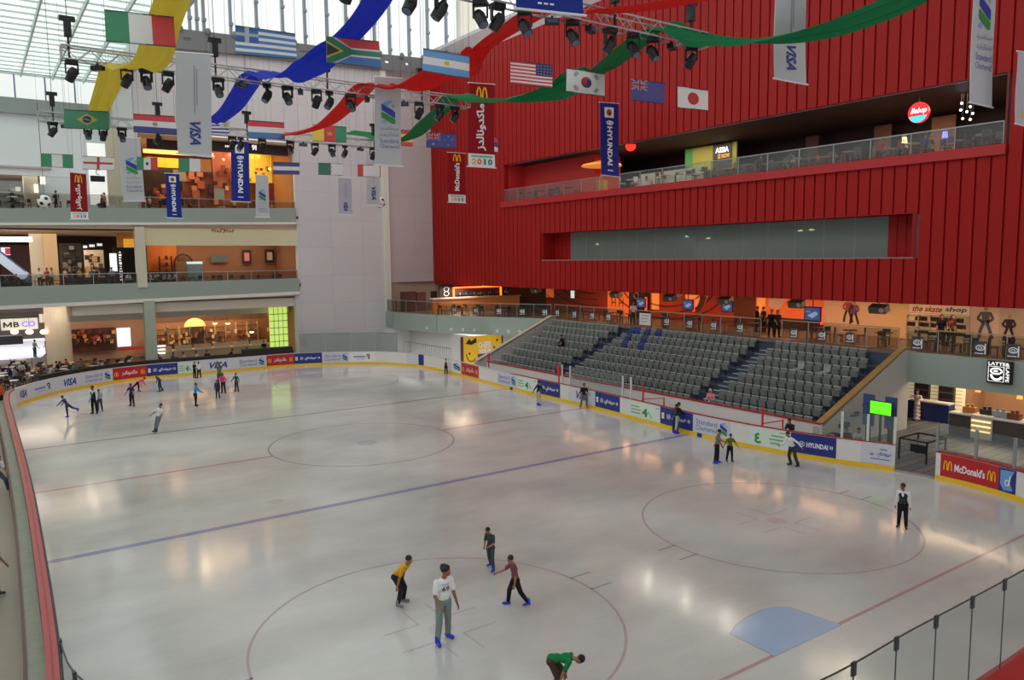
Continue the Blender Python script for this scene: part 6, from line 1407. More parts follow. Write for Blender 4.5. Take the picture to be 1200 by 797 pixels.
for k in range(26):
    px=83+k*2.0;py=388+random.random()*14;c=random.choice(((200,60,40),(230,160,60),(210,190,170),(60,70,60),(170,90,60),(120,40,50)))
    p=atY(px,py,45.2);o=MB().box(-.14,-.1,-.16,.14,.1,.16).box(-.16,-.12,.13,.16,.12,.17).build('gift_box',M('gift %d %d'%(c[0],c[1]),c,.6),loc=p);tag(o,'small coloured box on the crowded shop wall behind the tables','box','boxes on the crowded shop wall')
wp('lit_display',137.5,153,384.5,406,44,M('white pink display',(235,225,240),.4,emit=1.3,var=.2),'bright white and pink display beyond the food court tables','screen',.2)
wp('red_awning',138,168,406.5,410.5,41,M('orange red shelf',(216,84,50),.6),'red and orange counter shelf left of the green pillar','counter')
# bakery
wp('wall_bakery',180,318,376,413,43,M('bakery wall',(168,120,86),.7,var=.2,scale=.8))
for k,px in enumerate((190,204,216,246,258,283,296)):
    e=empty('bakery_shelf',(atY(px,400,42.4).x,42.4,0));tag(e,'brown bakery shelf unit behind the counter','shelves','bakery shelf units')
    for z in(1.2,1.7,2.2,2.7): MB().box(-.5,-.2,z,.5,.15,z+.04).build('shelf',WOODD,e)
    for x in(-.5,.5): MB().box(x-.03,-.2,0,x+.03,.15,3.1).build('upright',BEI,e)
    for z in(1.24,1.74,2.24):
        for q in range(3): MB().ell((-.3+.3*q,-.05,z+.08),.12,.1,.08,8,5).build('loaf',M('bread crust',(196,140,80),.7),e)
for px,lab in((229,'glowing arched oven niche in the bakery'),):
    e=empty('arched_niche',(atY(px,395,42.3).x,42.3,0));tag(e,lab,'alcove');m=MB();gm=M('oven arch glow',(250,190,110),.5,emit=1.1)
    m.prism([(-.95,2.9)]+[(.95*math.cos(math.pi-math.pi*i/12),2.9+.8*math.sin(math.pi*i/12)) for i in range(1,12)]+[(.95,2.9)],1,-.1,.1);m.build('arch_hood',gm,e);MB().box(-.8,-.05,1.2,.8,.1,2.9).build('alcove_body',M('dark oven',(70,54,46),.6),e)  # lamp glow of the arch, put into the emissive hood colour
for px,py in((252,380),(267,380),(283,363.5),(190,370),(208,370.5),(224,368),(239,367.5),(295,390),(245,368),(268,367)):
    p=atY(px,py,39.5 if py<375 else 41);e=empty('down_light',p);tag(e,'warm round ceiling light over the bakery','lamp','warm ceiling lights over the bakery');MB().lathe((0,0,0),[(.14,0),(.2,.05),(.2,.1)],14).build('lens',M('warm downlight',(255,205,130),.4,emit=6),e);MB().cyl((0,0,.1),(0,0,max(.15,5.68-p.z)),.02,n=5).build('stem',DST,e)
a=atY(178,408,37.6).x;b=atY(318,405,37.6).x
e=empty('bakery_counter',((a+b)/2,38.2,0));tag(e,'long curved pale bakery counter behind the food court tables','counter');w=(b-a)/2
MB().box(-w,-.4,0,w,.4,1.15).build('counter_front',M('cream stone counter',(200,176,150),.5,var=.06),e);MB().box(-w-.1,-.5,1.15,w+.1,.45,1.24).build('counter_top',M('pale stone top',(226,206,180),.4),e)
for k in range(6): x=-w+1+k*(2*w-2)/5;MB().box(x-.7,-.25,1.24,x+.7,.3,1.6).build('glass_case',glassM('case glass',(235,230,220),.6,.1),e);[MB().ell((x-.5+.2*q,0,1.3),.08,.08,.06,8,5).build('cake',M('cake %d'%(q%3),((200,150,90),(230,220,200),(150,80,60))[q%3],.6),e) for q in range(5)]
for k in range(3):
    p=atY(186,406+k*4.2,36.9);o=MB().box(-.55,0,-.06,.55,.3,.06).build('white_tray',M('lit white tray',(250,248,240),.4,emit=1.0),loc=p);tag(o,'bright white shelf right of the green pillar','shelf','bright shelves by the green pillar')
# green lit lattice window
wp('lattice_window',316,337,360,408,35.4,M('green yellow glass glow',(196,226,110),.4,emit=.75,var=.25,scale=1),'tall green and yellow lit lattice window at the end of the food court','window',.1,kids=lambda A,w,h:[A.rect('lattice',GI,0,h*q/6-.03,w,h*q/6+.03,2) for q in range(1,6)]+[A.rect('lattice',GI,w*q/4-.025,0,w*q/4+.025,h,2) for q in range(1,4)] and None)
# dark planter wall behind the boards
DW=M('dark planter wall',(42,32,28),.6,var=.2)
m=MB();strip(m,s_at(346,'far'),s_at(60,'far'),.55,.8,0,1.38);struct('trim_18',m,DW)
m=MB();strip(m,s_at(346,'far'),s_at(290,'far'),.8,1.6,0,1.62);tag(m.build('dark_planter',M('dark green planter',(34,44,34),.7,var=.4,scale=6)),'long dark planter behind the red board at the right of the food court','planter')
# food court tables
random.seed(5);T=[]
for row,Y0 in enumerate((31.9,33.2,34.8,36.6,38.6,41.0,43.6)):
    x=-17.5 if row<1 else -22
    x=-20.5+row*.3
    while x<8.2:
        X=x+random.uniform(-.25,.25);Y=Y0+random.uniform(-.3,.3)
        px,py=pj((X,Y,.75));ok=True
        # keep clear of the boards, the counter and pillars
        d=min((outl(LEN*i/300)[0]-Vector((X,Y))).length for i in range(300))
        if d<1.75 or (abs(X+3.8)<1.0 and Y<35.3) or (Y>35.9 and X>-2.6) or (Y>40.5 and X>-11.5) or px<-14: ok=False
        if ok: T.append((X,Y,row))
        x+=2.05
for k,(X,Y,row) in enumerate(T):
    lab='round pale topped table in the food court';setof(tbW if k%3 else tbS,(chD,chG,chD,chR)[k%4],X,Y,0,3 if row<4 and k%2 else 2,lab,'chair at a food court table','food court tables','food court chairs',random.random()*3,.6)
# left side tables nearer the walkway
for k,(X,Y) in enumerate(((-16.3,24.5),(-16.9,26.8),(-15.4,28.3),(-17.8,29.4),(-13.5,30.0),(-15.4,31.0))): setof(tbW,chD,X,Y,0,4,'pale table by the far end of the left walkway','chair by the far end of the left walkway','tables by the walkway','chairs by the walkway',k,.6)
area('food_court_light',(2,39.5,5.6),10,5,420,(255,190,130));area('food_court_light',(-12,42,5.6),10,6,420,(255,210,170));area('food_court_light',(-16,58,5.5),10,8,500,(235,240,255))
area('cafe_light',(3,37,11.5),10,4,260,(255,190,120));area('mall_light',(-12,40,11.5),12,8,520,(255,214,170));area('upper_shop_light',(3,39,19.2),10,6,480,(255,195,120));area('upper_left_light',(-14,40,16.1),8,6,240,(255,235,215))

# goods, bottles and fittings seen in the upper shops
def clutter(px0,px1,py0,py1,Y,n,pal,name,label,cat,group,floor,s=.16):
    for k in range(n):
        px=random.uniform(px0,px1);py=random.uniform(py0,py1);p=atY(px,py,Y-random.random()*.25);c=random.choice(pal)
        a=s*random.uniform(.7,1.3);b=s*random.uniform(.8,1.8)
        m=MB().box(-a,-.12,-b,a,.12,b).box(-a*1.05,-.13,b,a*1.05,.13,b+.03)
        tag(m.build(name,M('goods %d %d %d'%c,c,.6),loc=p),label,cat,group)
WARM=((196,120,60),(120,60,40),(60,36,30),(230,170,100),(150,50,40),(90,80,70),(210,190,160))
random.seed(33)
clutter(168,214,212,236,41.3,26,WARM,'framed_item','small warm coloured item on the dark shop wall of the top level','goods','items on the dark top level shop wall',13.1)
clutter(252,288,196,238,40.2,26,WARM,'wall_ornament','small ornament on the pink brown shop front of the top level','ornament','ornaments on the pink brown shop front',13.1,.14)
clutter(218,250,190,236,40.7,20,((60,50,70),(160,90,60),(200,120,80),(50,40,44)),'wall_ornament','dark or orange patch on the red brown mural wall of the top level','ornament','patches of the red brown mural wall',13.1,.24)
clutter(292,334,196,212,39.7,12,((70,60,40),(50,40,36),(200,150,60)),'shop_bottle','dark bottle on the yellow shop wall of the top level','bottle','bottles on the yellow shop wall',13.1,.1)
clutter(100,121,300,322,42.6,22,((240,220,190),(120,80,60),(60,50,44),(220,170,110)),'shop_item','small item in the bright shop front of the middle level','goods','items in the bright shop front',7)
clutter(72,96,290,318,45.6,16,((120,116,110),(50,46,48),(150,150,160)),'shop_item','small grey item in the dark shop left of the lit signs','goods','items in the dark grey shop',7)
clutter(186,316,386,402,42.2,60,((220,180,130),(150,100,60),(110,80,60),(240,210,170),(90,100,96)),'bakery_item','small loaf or jar on the bakery back shelves','goods','goods on the bakery back shelves',0,.1)
clutter(2,34,222,238,42.6,18,((110,120,118),(70,76,80),(170,176,170),(90,60,60)),'shop_item','small grey item in the dim shop at the top left','goods','items in the dim top left shop',13.1)
# ================================================================ PEOPLE
from mathutils.bvhtree import BVHTree
tmp_scene=bpy.data.scenes.new('remesh_work')
def remeshed(mb,vox,smooth=4):
    me=bpy.data.meshes.new('r');me.from_pydata(mb.v,[],mb.f);o=bpy.data.objects.new('r',me);tmp_scene.collection.objects.link(o)
    m=o.modifiers.new('r','REMESH');m.mode='VOXEL';m.voxel_size=vox;m.use_smooth_shade=True
    s=o.modifiers.new('s','SMOOTH');s.iterations=smooth;s.factor=.5
    vl=tmp_scene.view_layers[0];vl.update();dg=vl.depsgraph;out=bpy.data.meshes.new_from_object(o.evaluated_get(dg));bpy.data.objects.remove(o);bpy.data.meshes.remove(me);return out
def mobj(name,me,mat,parent):
    me.materials.clear();me.materials.append(mat);me.name=name;o=bpy.data.objects.new(name,me);col.objects.link(o);o.parent=parent
    for p in me.polygons:p.use_smooth=True
    return o
def cap(mb,a,b,r0,r1,n=12):
    mb.cyl(a,b,r0,r1,n);mb.ell(a,r0,n=n,m=8);mb.ell(b,r1,n=n,m=8)
def rotm(ax,deg): return Matrix.Rotation(R(deg),3,ax)
def skel(P):
    J={};T=rotm('Z',P.get('twist',0))@rotm('X',-P.get('lean',0))@rotm('Y',P.get('side',0))
    J['T']=T;pel=Vector((0,0,0));J['pel']=pel
    J['waist']=pel+T@Vector((0,0,.07));J['chest']=pel+T@Vector((0,P.get('hunch',0)*.5,.19));J['neck']=pel+T@Vector((0,P.get('hunch',0),.285))
    hy,hp=P.get('head',(0,0));HT=T@rotm('Z',-hy)@rotm('X',-hp)
    J['HT']=HT;J['hb']=J['neck']+HT@Vector((0,.008,.045));J['head']=J['hb']+HT@Vector((0,.012,.062))
    for s,k in((-1,'l'),(1,'r')):
        sh=J['neck']+T@Vector((s*.1,0,-.026));J[k+'sh']=sh
        p,ab,el=P.get(k+'a',(5,8,10))[:3];inw=P.get(k+'a',(0,0,0,0))[3] if len(P.get(k+'a',()))>3 else 0
        d=T@(rotm('Y',-s*ab)@Vector((0,math.sin(R(p)),-math.cos(R(p)))))
        e=sh+d*.17;J[k+'el']=e
        d2=T@(rotm('Y',-s*ab)@rotm('Z',s*inw)@Vector((0,math.sin(R(p+el)),-math.cos(R(p+el)))));w=e+d2*.15;J[k+'wr']=w;J[k+'hd']=d2
        p,ab,kn=P.get(k+'l',(0,4,3));hip=pel+Vector((s*.052,0,-.015));J[k+'hip']=hip
        tw=rotm('Z',P.get('ltwist',0))
        d=tw@(rotm('Y',-s*ab)@Vector((0,math.sin(R(p)),-math.cos(R(p)))));kne=hip+d*.235;J[k+'kn']=kne
        d=tw@(rotm('Y',-s*ab)@Vector((0,math.sin(R(p-kn)),-math.cos(R(p-kn)))));J[k+'an']=kne+d*.235
        fp=P.get(k+'f',max(-60,min(30,(p-kn)*.6 if P.get('air'+k) else 0)));J[k+'ft']=tw@(rotm('Z',-s*12)@Vector((0,math.cos(R(fp)),math.sin(R(fp)))))
    return J
def hand(mb,w,d,T,s,r=1.0,curl=25,palmn=None):
    d=d.normalized();side=T@Vector((0,1,0));side=(side-d*side.dot(d));
    if side.length<.2: side=T@Vector((0,0,1));side=side-d*side.dot(d)
    side.normalize();nrm=d.cross(side).normalized()*(-s)   # palm faces the body
    pc=w+d*.028
    mb.obox(pc,side,nrm,d,.021,.009,.028);cap(mb,w-d*.01,w+d*.012,.0145,.015,8)
    for i,(o,L) in enumerate(((.016,.036),(.0055,.041),(-.0055,.038),(-.016,.03))):
        a=w+d*.052+side*o;c=R(curl);b=a+(d*math.cos(c*.6)+nrm*math.sin(c*.6))*L*.52;e=b+(d*math.cos(c*1.6)+nrm*math.sin(c*1.6))*L*.48
        cap(mb,a,b,.0056,.0052,6);cap(mb,b,e,.0052,.0045,6)
    a=w+d*.016+side*.016;b=a+(side*.75+d*.6+nrm*.25).normalized()*.026;e=b+(side*.3+d*.9+nrm*.3).normalized()*.02;cap(mb,a,b,.0068,.006,6);cap(mb,b,e,.006,.005,6)
def person(px,py,py_top,face,P,label,shirt,pants,shoe='blue',H=None,skin=(150,100,74),hair=(24,20,20),sleeve='short',detail=0,base=0,loc=None,hairstyle='short',group=None,robe=None,cat='person',extra=None,seat=False,ice=True):
    J=skel(P);vox={0:.034,1:.02,2:.0085}[detail]
    lowest=min(J['lan'].z,J['ran'].z)-.052
    top=(J['head']+J['HT']@Vector((0,0,.07))).z
    bottom=lowest if not seat else J['pel'].z-.07
    fold=0
    if loc is None:
        g=atZ(px,py,base)
        if ice:
            q,nn=min((outl(LEN*i/900) for i in range(900)),key=lambda t:(t[0]-Vector((g.x,g.y))).length)
            if (Vector((g.x,g.y))-q).dot(nn)>-.38: q=q-nn*.38;g=Vector((q.x,q.y,0))
    else: g=Vector(loc)
    if H is None:
        lo,hi=0,4
        for _ in range(30):
            m=(lo+hi)/2
            if pj((g.x,g.y,g.z+m))[1]>py_top: lo=m
            else: hi=m
        H=max(1.05,min(2.0,lo/(top-bottom)))
    root=empty('person',(g.x,g.y,g.z),-YAW-R(face));root['label']=label;root['category']=cat
    if group: root['group']=group
    # horizontal centring on the standing feet
    if seat: off=Vector((0,0,-bottom))
    else:
        fl=[J[k+'an'] for k in 'lr' if J[k+'an'].z<lowest+.12];c=sum(fl,Vector())/len(fl);off=Vector((-c.x,-c.y-.02,-bottom))
    def W(v): return (Vector(v)+off)*H
    for k in list(J):
        if isinstance(J[k],Vector) and k not in('lft','rft','lhd','rhd'): J[k]=W(J[k])
    S=H;T=J['T'];HT=J['HT']
    skm=M('skin %d'%skin[0],skin,.55)
    def scaled(fn):
        return fn
    b=MB()
    # torso
    def torso(mb,inf,bag=0):
        mb.ell(J['pel']+T@Vector((0,-.005,.0))*S,(.078+inf)*S,(.06+inf)*S,(.062+inf)*S,16,10,T)
        mb.ell(J['waist'],(.068+inf+bag)*S,(.048+inf+bag)*S,(.07+inf)*S,16,10,T)
        mb.ell(J['chest'],(.086+inf)*S,(.057+inf)*S,(.085+inf)*S,16,10,T)
        mb.ell(J['chest'].lerp(J['neck'],.55),(.098+inf)*S,(.047+inf)*S,(.05+inf)*S,16,10,T)
        for k in 'lr': mb.ell(J[k+'sh'],(.031+inf*.5)*S,n=12,m=8)
    torso(b,-.004)
    cap(b,J['neck']-T@Vector((0,0,.02))*S,J['hb'],.032*S,.03*S)
    # head: skull, jaw, nose, ears
    h=J['head'];b.ell(h+HT@Vector((0,-.006,.012))*S,.046*S,.056*S,.055*S,18,12,HT);b.ell(h+HT@Vector((0,.012,-.022))*S,.037*S,.042*S,.043*S,16,10,HT);b.ell(h+HT@Vector((0,.035,-.05))*S,.018*S,.016*S,.013*S,10,8,HT)
    b.ell(h+HT@Vector((0,.057,-.014))*S,.0085*S,.011*S,.016*S,8,6,HT);b.ell(h+HT@Vector((0,.05,-.036))*S,.017*S,.009*S,.006*S,8,6,HT);b.ell(h+HT@Vector((0,.045,.014))*S,.034*S,.012*S,.008*S,10,6,HT)
    for s in(-1,1): b.ell(h+HT@Vector((s*.047,-.004,-.008))*S,.007*S,.012*S,.019*S,8,6,HT)
    for s,k in((-1,'l'),(1,'r')):
        cap(b,J[k+'sh'],J[k+'el'],.03*S,.024*S);cap(b,J[k+'el'],J[k+'wr'],.0245*S,.0165*S)
        hb=MB();hand(hb,Vector((0,0,0)),J[k+'hd'],T,s,curl=P.get('curl',28));b.add([Vector(v)*S+J[k+'wr'] for v in hb.v],hb.f)
        cap(b,J[k+'hip'],J[k+'kn'],.05*S,.034*S);m_=J[k+'kn'].lerp(J[k+'an'],.3);cap(b,J[k+'kn'],m_,.033*S,.034*S);cap(b,m_,J[k+'an'],.034*S,.02*S)
    body=mobj('body',remeshed(b,vox*S if detail==2 else vox,3),skm,root)
    # clothing
    sm=M('cloth %d %d %d'%shirt,shirt,.8,spec=.2,var=.08,scale=12);pm=M('cloth %d %d %d'%pants,pants,.8,spec=.2,var=.08,scale=12)
    v2=max(.012,vox*S) if detail==2 else vox
    c=MB();torso(c,.008,.006)
    f={'short':.72,'none':.0,'long':1}[sleeve]
    for k in 'lr':
        if f: cap(c,J[k+'sh'],J[k+'sh'].lerp(J[k+'el'],f if f<1 else 1),.037*S,(.037 if f<1 else .03)*S)
        if f==1: cap(c,J[k+'el'],J[k+'el'].lerp(J[k+'wr'],.93),.028*S,.022*S)
    if robe:
        for q in range(5):
            t=q/4;zc=J['pel'].lerp((J['lan']+J['ran'])/2,t*.97);c.ell(zc,(.095+.02*t)*S,(.075+.02*t)*S,.09*S,14,8)
    sh=mobj('shirt' if not robe else 'robe',remeshed(c,v2,5),sm,root)
    if not robe:
        c=MB();c.ell(J['pel']+Vector((0,0,-.005*S)),.086*S,.068*S,.062*S,16,10)
        for k in 'lr':
            end=.96 if P.get('shorts') is None else -1
            cap(c,J[k+'hip'],J[k+'kn'],.058*S,.045*S)
            if end>0: cap(c,J[k+'kn'],J[k+'kn'].lerp(J[k+'an'],end),.045*S,.036*S)
            c.ell(J[k+'hip']+Vector((0,-.015*S,0)),.058*S,n=12,m=8)
        mobj('trousers',remeshed(c,v2,5),pm,root)
    # hair
    hm=M('hair %d'%hair[0],hair,.7);c=MB();c.ell(h+HT@Vector((0,-.013,.021))*S,.053*S,.058*S,.056*S,18,12,HT)
    if hairstyle=='curly':
        for q in range(16):
            a=q*2.4;c.ell(h+HT@Vector((.042*math.cos(a),-.018+.045*math.sin(a),.03+.03*((q*7)%5)/5))*S,.02*S,n=8,m=6)
    if hairstyle=='long': c.ell(h+HT@Vector((0,-.035,-.03))*S,.05*S,.035*S,.07*S,14,8,HT)
    if hairstyle=='scarf': c.ell(h+HT@Vector((0,-.01,-.03))*S,.056*S,.052*S,.075*S,14,8,HT)
    mobj('hair' if hairstyle!='scarf' else 'headscarf',remeshed(c,v2,2),hm,root)
    if detail==2:
        for s in(-1,1):
            MB().ell(h+HT@Vector((s*.017,.0475,.0))*S,.0065*S,.004*S,.0045*S,10,6,HT).build('eye',M('eye dark',(30,24,22),.3),root)
    # footwear
    bm_={'blue':M('blue skate boot',(28,52,200),.35),'black':M('black boot',(26,26,30),.4),'white':M('white grey boot',(190,190,195),.4),'pink':M('pink boot',(210,60,110),.4),'shoe':M('dark shoe',(40,34,32),.5),'check':M('black and white boot',(120,118,118),.4)}[shoe]
    for k in 'lr':
        a=J[k+'an'];d=J[k+'ft'].normalized();up=Vector((0,0,1));up=(up-d*up.dot(d)).normalized();c=MB()
        cap(c,a+up*.05*S,a-up*.01*S,.036*S,.035*S);cap(c,a-up*.018*S-d*.022*S,a-up*.02*S+d*.09*S,.03*S,.024*S)
        o=mobj('skate' if shoe!='shoe' else 'shoe',remeshed(c,max(.012,v2*.8),2),bm_,root)
        if shoe!='shoe':
            x=d.cross(up);mb_=MB();mb_.obox(a-up*.0495*S+d*.025*S,d,x,up,.075*S,.0022*S,.004*S);mb_.obox(a-up*.043*S+d*.065*S,d,x,up,.012*S,.003*S,.007*S);mb_.obox(a-up*.043*S-d*.015*S,d,x,up,.014*S,.003*S,.007*S);mb_.build('blade',M('steel blade',(175,178,182),.3,.8),o)
    if extra: extra(root,J,S,sh)
    return root
def chest_print(txt,m,w=.09,z0=.09,z1=.15,cx=0):
    def f(root,J,S,sh):
        bv=BVHTree.FromPolygons([v.co for v in sh.data.vertices],[tuple(p.vertices) for p in sh.data.polygons])
        T=J['T'];A=Art()
        for i,(t,a,b) in enumerate(txt): A.text('print',m,t,cx-w/2,a,cx+w/2,b,bold=.015 if i else .0)
        def fn(u,v,l):
            o=J['pel']+T@Vector((-u,.3,v))*S;hit=bv.ray_cast(o,T@Vector((0,-1,0)))
            return (hit[0] if hit[0] else o-T@Vector((0,.22,0))*S)+T@Vector((0,1,0))*.012
        A.emit(fn,root)
    return f
def vest(c):
    def f(root,J,S,sh):
        m=MB();T=J['T']
        m.ell(J['waist'],.09*S,.071*S,.08*S,16,10,T);m.ell(J['chest'],.103*S,.078*S,.088*S,16,10,T)
        o=mobj('waistcoat',remeshed(m,.016,4),M('waistcoat black',c,.7),root)
        m=MB();m.ell(J['chest']+T@Vector((0,.076,.035))*S,.022*S,.01*S,.05*S,10,8,T);m.build('shirt_front',WHITE,root)
    return f
SKB=(150,100,74)
# ---- near group on the ice
person(520,752,662,146,dict(lean=3,head=(-38,6),la=(8,10,12),ra=(12,12,38,25),ll=(-6,5,4),rl=(8,7,8)),'tall young man in white numbered T-shirt and light jeans on blue skates',(222,222,222),(122,138,136),'blue',detail=2,skin=(140,92,66),hairstyle='curly',extra=chest_print((('NO FEAR',.222,.24),('69',.145,.21)),BLACKP,.1,cx=.0))
person(471,709,650,112,dict(lean=38,hunch=.03,head=(0,-22),la=(2,6,22),ra=(22,14,5),ll=(26,8,38),rl=(34,10,44)),'boy in yellow T-shirt crouching forward on checked skates',(206,156,30),(44,34,38),'check',detail=2)
person(576,667,617,218,dict(lean=4,head=(15,18),la=(14,10,62,30),ra=(12,8,58,35),ll=(10,7,10),rl=(-12,8,10)),'boy in dark grey T-shirt looking down with hands together',(66,66,72),(64,70,76),'blue',detail=2)
person(606,710,650,252,dict(lean=8,head=(0,10),la=(6,6,14),ra=(55,14,25),ll=(-18,8,16),rl=(22,8,18)),'boy in maroon T-shirt reaching one arm forward beside the grey shirted boy',(116,66,78),(28,28,34),'blue',detail=2)
person(650,812,764,100,dict(lean=76,hunch=.03,head=(0,10),la=(58,8,8),ra=(46,12,10),ll=(38,7,62),rl=(24,9,50)),'boy in green T-shirt bent double at the bottom edge',(18,112,66),(70,56,48),'blue',detail=2,H=1.5)
# ---- right side of the ice
person(1057,619,566,215,dict(lean=2,head=(25,8),la=(2,8,10),ra=(4,7,14),ll=(2,3,3),rl=(-4,3,3)),'rink marshal in white shirt, black waistcoat and black trousers',(214,214,216),(24,24,28),'black',detail=1,sleeve='long',skin=(120,80,60),extra=vest((26,26,30)))
person(930,546,505,250,dict(lean=22,head=(0,0),la=(-28,26,20),ra=(35,20,60),ll=(-8,6,12),rl=(10,6,30)),'skater in white top leaning in front of the blue lettered board',(222,222,224),(54,60,58),'black',detail=1,sleeve='long')
person(840,543,503,120,dict(lean=4,head=(0,10),la=(8,8,20),ra=(60,20,10),ll=(2,4,4),rl=(-3,4,4)),'skater in white and black top holding a smaller child',(120,112,112),(30,30,34),'blue',detail=1,sleeve='long')
person(855,541,508,170,dict(lean=2,head=(0,8),la=(14,30,12),ra=(8,34,10),ll=(3,4,5),rl=(-3,5,5)),'small child in olive green T-shirt held by the taller skater',(98,104,40),(30,34,30),'black',detail=1)
person(809,505,472,60,dict(lean=12,head=(10,5),la=(30,16,50),ra=(40,14,40),ll=(8,5,8),rl=(-10,5,8)),'skater in black jacket and pale grey trousers leaning on the boards',(26,26,30),(172,170,172),'blue',detail=1,sleeve='long')
person(817,503,474,30,dict(lean=10,head=(0,0),la=(20,10,40),ra=(20,10,40),ll=(4,4,5),rl=(-4,4,5)),'skater in dark clothes half hidden beside the black jacket skater',(60,66,84),(50,54,74),'blue',detail=1,sleeve='long')
person(694,478,449,170,dict(lean=2,head=(-20,5),la=(16,14,50),ra=(10,10,20),ll=(6,9,6),rl=(-3,9,6)),'skater in black T-shirt and grey jeans with pink skates',(34,32,36),(108,108,112),'pink',detail=1)
person(631,475,446,60,dict(lean=6,head=(0,0),la=(-22,24,10),ra=(30,24,30),ll=(3,4,4),rl=(-3,4,4)),'skater in navy jacket and pale trousers in front of the blue board',(28,32,50),(176,172,172),'blue',detail=1,sleeve='long')
person(529,438,420,200,dict(lean=2,head=(20,5),la=(5,12,60),ra=(5,12,20),ll=(3,4,4),rl=(-3,4,4)),'marshal in white and black leaning in the far gate',(210,210,212),(28,28,32),'black',detail=1,sleeve='long',extra=vest((26,26,30)))
# ---- left side of the ice
person(79,489,464,270,dict(lean=30,head=(0,-10),la=(70,20,5),ra=(60,12,10),ll=(-2,4,6),rl=(-55,6,18),airr=1),'child in dark blue gliding on one leg near the far left curve',(52,56,92),(56,58,84),'blue',detail=1,sleeve='long')
person(111,485,452,180,dict(lean=2,head=(10,8),la=(8,8,20),ra=(4,6,10),ll=(2,4,3),rl=(-2,4,3)),'marshal in black waistcoat beside a child in pale blue',(200,200,205),(22,22,26),'black',detail=1,sleeve='long',skin=(110,74,56),extra=vest((24,24,28)))
person(117.5,482,456,160,dict(lean=8,head=(0,10),la=(30,10,30),ra=(12,8,20),ll=(5,4,8),rl=(-5,4,8)),'child in pale blue top held by the marshal',(150,166,180),(70,78,96),'blue',detail=1,sleeve='long')
person(155,476,449,190,dict(lean=4,head=(0,5),la=(20,30,40),ra=(8,26,20),ll=(4,6,6),rl=(-4,6,6)),'girl in navy dress skating before the red board',(44,46,92),(30,30,40),'black',detail=1,hairstyle='long')
person(163,459,442,75,dict(lean=64,head=(0,-20),la=(80,12,10),ra=(50,16,20),ll=(6,5,10),rl=(-42,6,14),airr=1),'child in bright pink leaning far forward behind the navy girl',(226,60,130),(28,28,36),'black',detail=1,sleeve='long',H=1.3)
person(188.5,459,437,250,dict(lean=30,head=(0,-10),la=(-30,24,10),ra=(20,24,20),ll=(6,5,12),rl=(-8,5,12)),'skater in grey leaning forward before the far blue board',(78,76,70),(46,58,70),'black',detail=1,sleeve='long')
person(182,507,474,205,dict(lean=-14,side=-8,head=(0,10),la=(12,26,10),ra=(10,34,8),ll=(26,5,4),rl=(14,6,6)),'young man in white patterned T-shirt leaning back near the far blue line',(206,206,208),(104,112,120),'black',detail=1)
person(230,476,449,95,dict(lean=6,head=(0,0),la=(40,14,20),ra=(62,18,10),ll=(-4,5,5),rl=(10,5,10)),'skater in bright cyan jacket with arms forward',(40,150,210),(34,36,48),'black',detail=1,sleeve='long')
person(228.5,443,424,20,dict(lean=2,la=(10,10,20),ra=(10,10,20),ll=(2,4,3),rl=(-2,4,3)),'marshal in black and yellow vest at the far boards',(40,44,36),(24,24,28),'black',detail=1,sleeve='long')
person(233.5,443,424,330,dict(lean=2,la=(20,10,40),ra=(10,10,20),ll=(2,4,3),rl=(-2,4,3)),'marshal in white shirt at the far boards',(216,214,216),(26,26,30),'black',detail=1,sleeve='long')
person(255.5,467,445,170,dict(lean=8,head=(0,10),la=(8,6,10),ra=(8,6,10),ll=(3,3,6),rl=(-3,3,6)),'child in dark grey clothes standing stiffly beside the pink skater',(50,52,68),(42,44,58),'black',detail=1,sleeve='long')
person(262,461,437,190,dict(lean=3,la=(30,40,20),ra=(16,46,10),ll=(3,6,6),rl=(-3,6,6)),'girl in hot pink top holding hands in the far group',(232,50,110),(28,26,34),'black',detail=1,sleeve='long',hairstyle='long')
person(277.5,459,437,200,dict(lean=2,la=(16,40,16),ra=(10,34,14),ll=(3,7,5),rl=(-3,7,5)),'child in dark green jersey with arms spread in the far group',(28,92,74),(54,70,72),'black',detail=1,sleeve='long')
person(258,453,425,180,dict(lean=2,la=(150,20,10),ra=(120,30,30),ll=(3,4,5),rl=(-3,4,5)),'skater in grey green with raised arms before the VISA board'.replace('VISA','lilac lettered'),(92,110,100),(70,80,80),'black',detail=1,sleeve='long')
# ---- walkway on the left and bystanders
person(4,579,514,120,dict(lean=10,head=(-20,10),la=(20,10,40),ra=(14,14,40),ll=(60,8,50),rl=(40,10,30)),'youth in white T-shirt and jeans sitting on the walkway edge at the left',(214,214,216),(66,74,92),'shoe',detail=1,H=1.65,ice=False)
person(3,484,447,60,dict(lean=4,la=(10,8,30),ra=(10,8,30),ll=(2,4,3),rl=(-2,4,3)),'person in orange top and dark trousers at the end of the walkway',(196,70,34),(34,32,36),'shoe',detail=1,ice=False)
person(-6,700,650,90,dict(lean=4,head=(0,10),la=(10,8,30),ra=(10,8,30),ll=(2,4,3),rl=(-2,4,3)),'person in black cut by the left frame edge',(30,28,32),(30,30,34),'shoe',detail=1,H=1.7,ice=False)
person(1074,490,462,230,dict(lean=2,head=(0,0),la=(40,40,70),ra=(30,46,60),ll=(1,3,2),rl=(-1,3,2)),'person in long white robe beside the blue counter',(216,200,184),(216,200,184),'shoe',detail=1,sleeve='long',robe=True,loc=(26.35,atX(1074,488,26.35).y,0),H=1.72,ice=False)
sitp=dict(lean=12,head=(0,5),la=(30,12,50),ra=(30,12,50),ll=(85,8,85),rl=(85,8,85))
def sit_at(px,X,row,label,shirt,pants,face=None,**k):
    yy=atX(px,400,X).y;z=ROWT[row]+.42;return person(0,0,0,0,dict(sitp),label,shirt,pants,'shoe',H=k.pop('H',1.62),loc=(X,yy,z),seat=True,detail=1,**k)
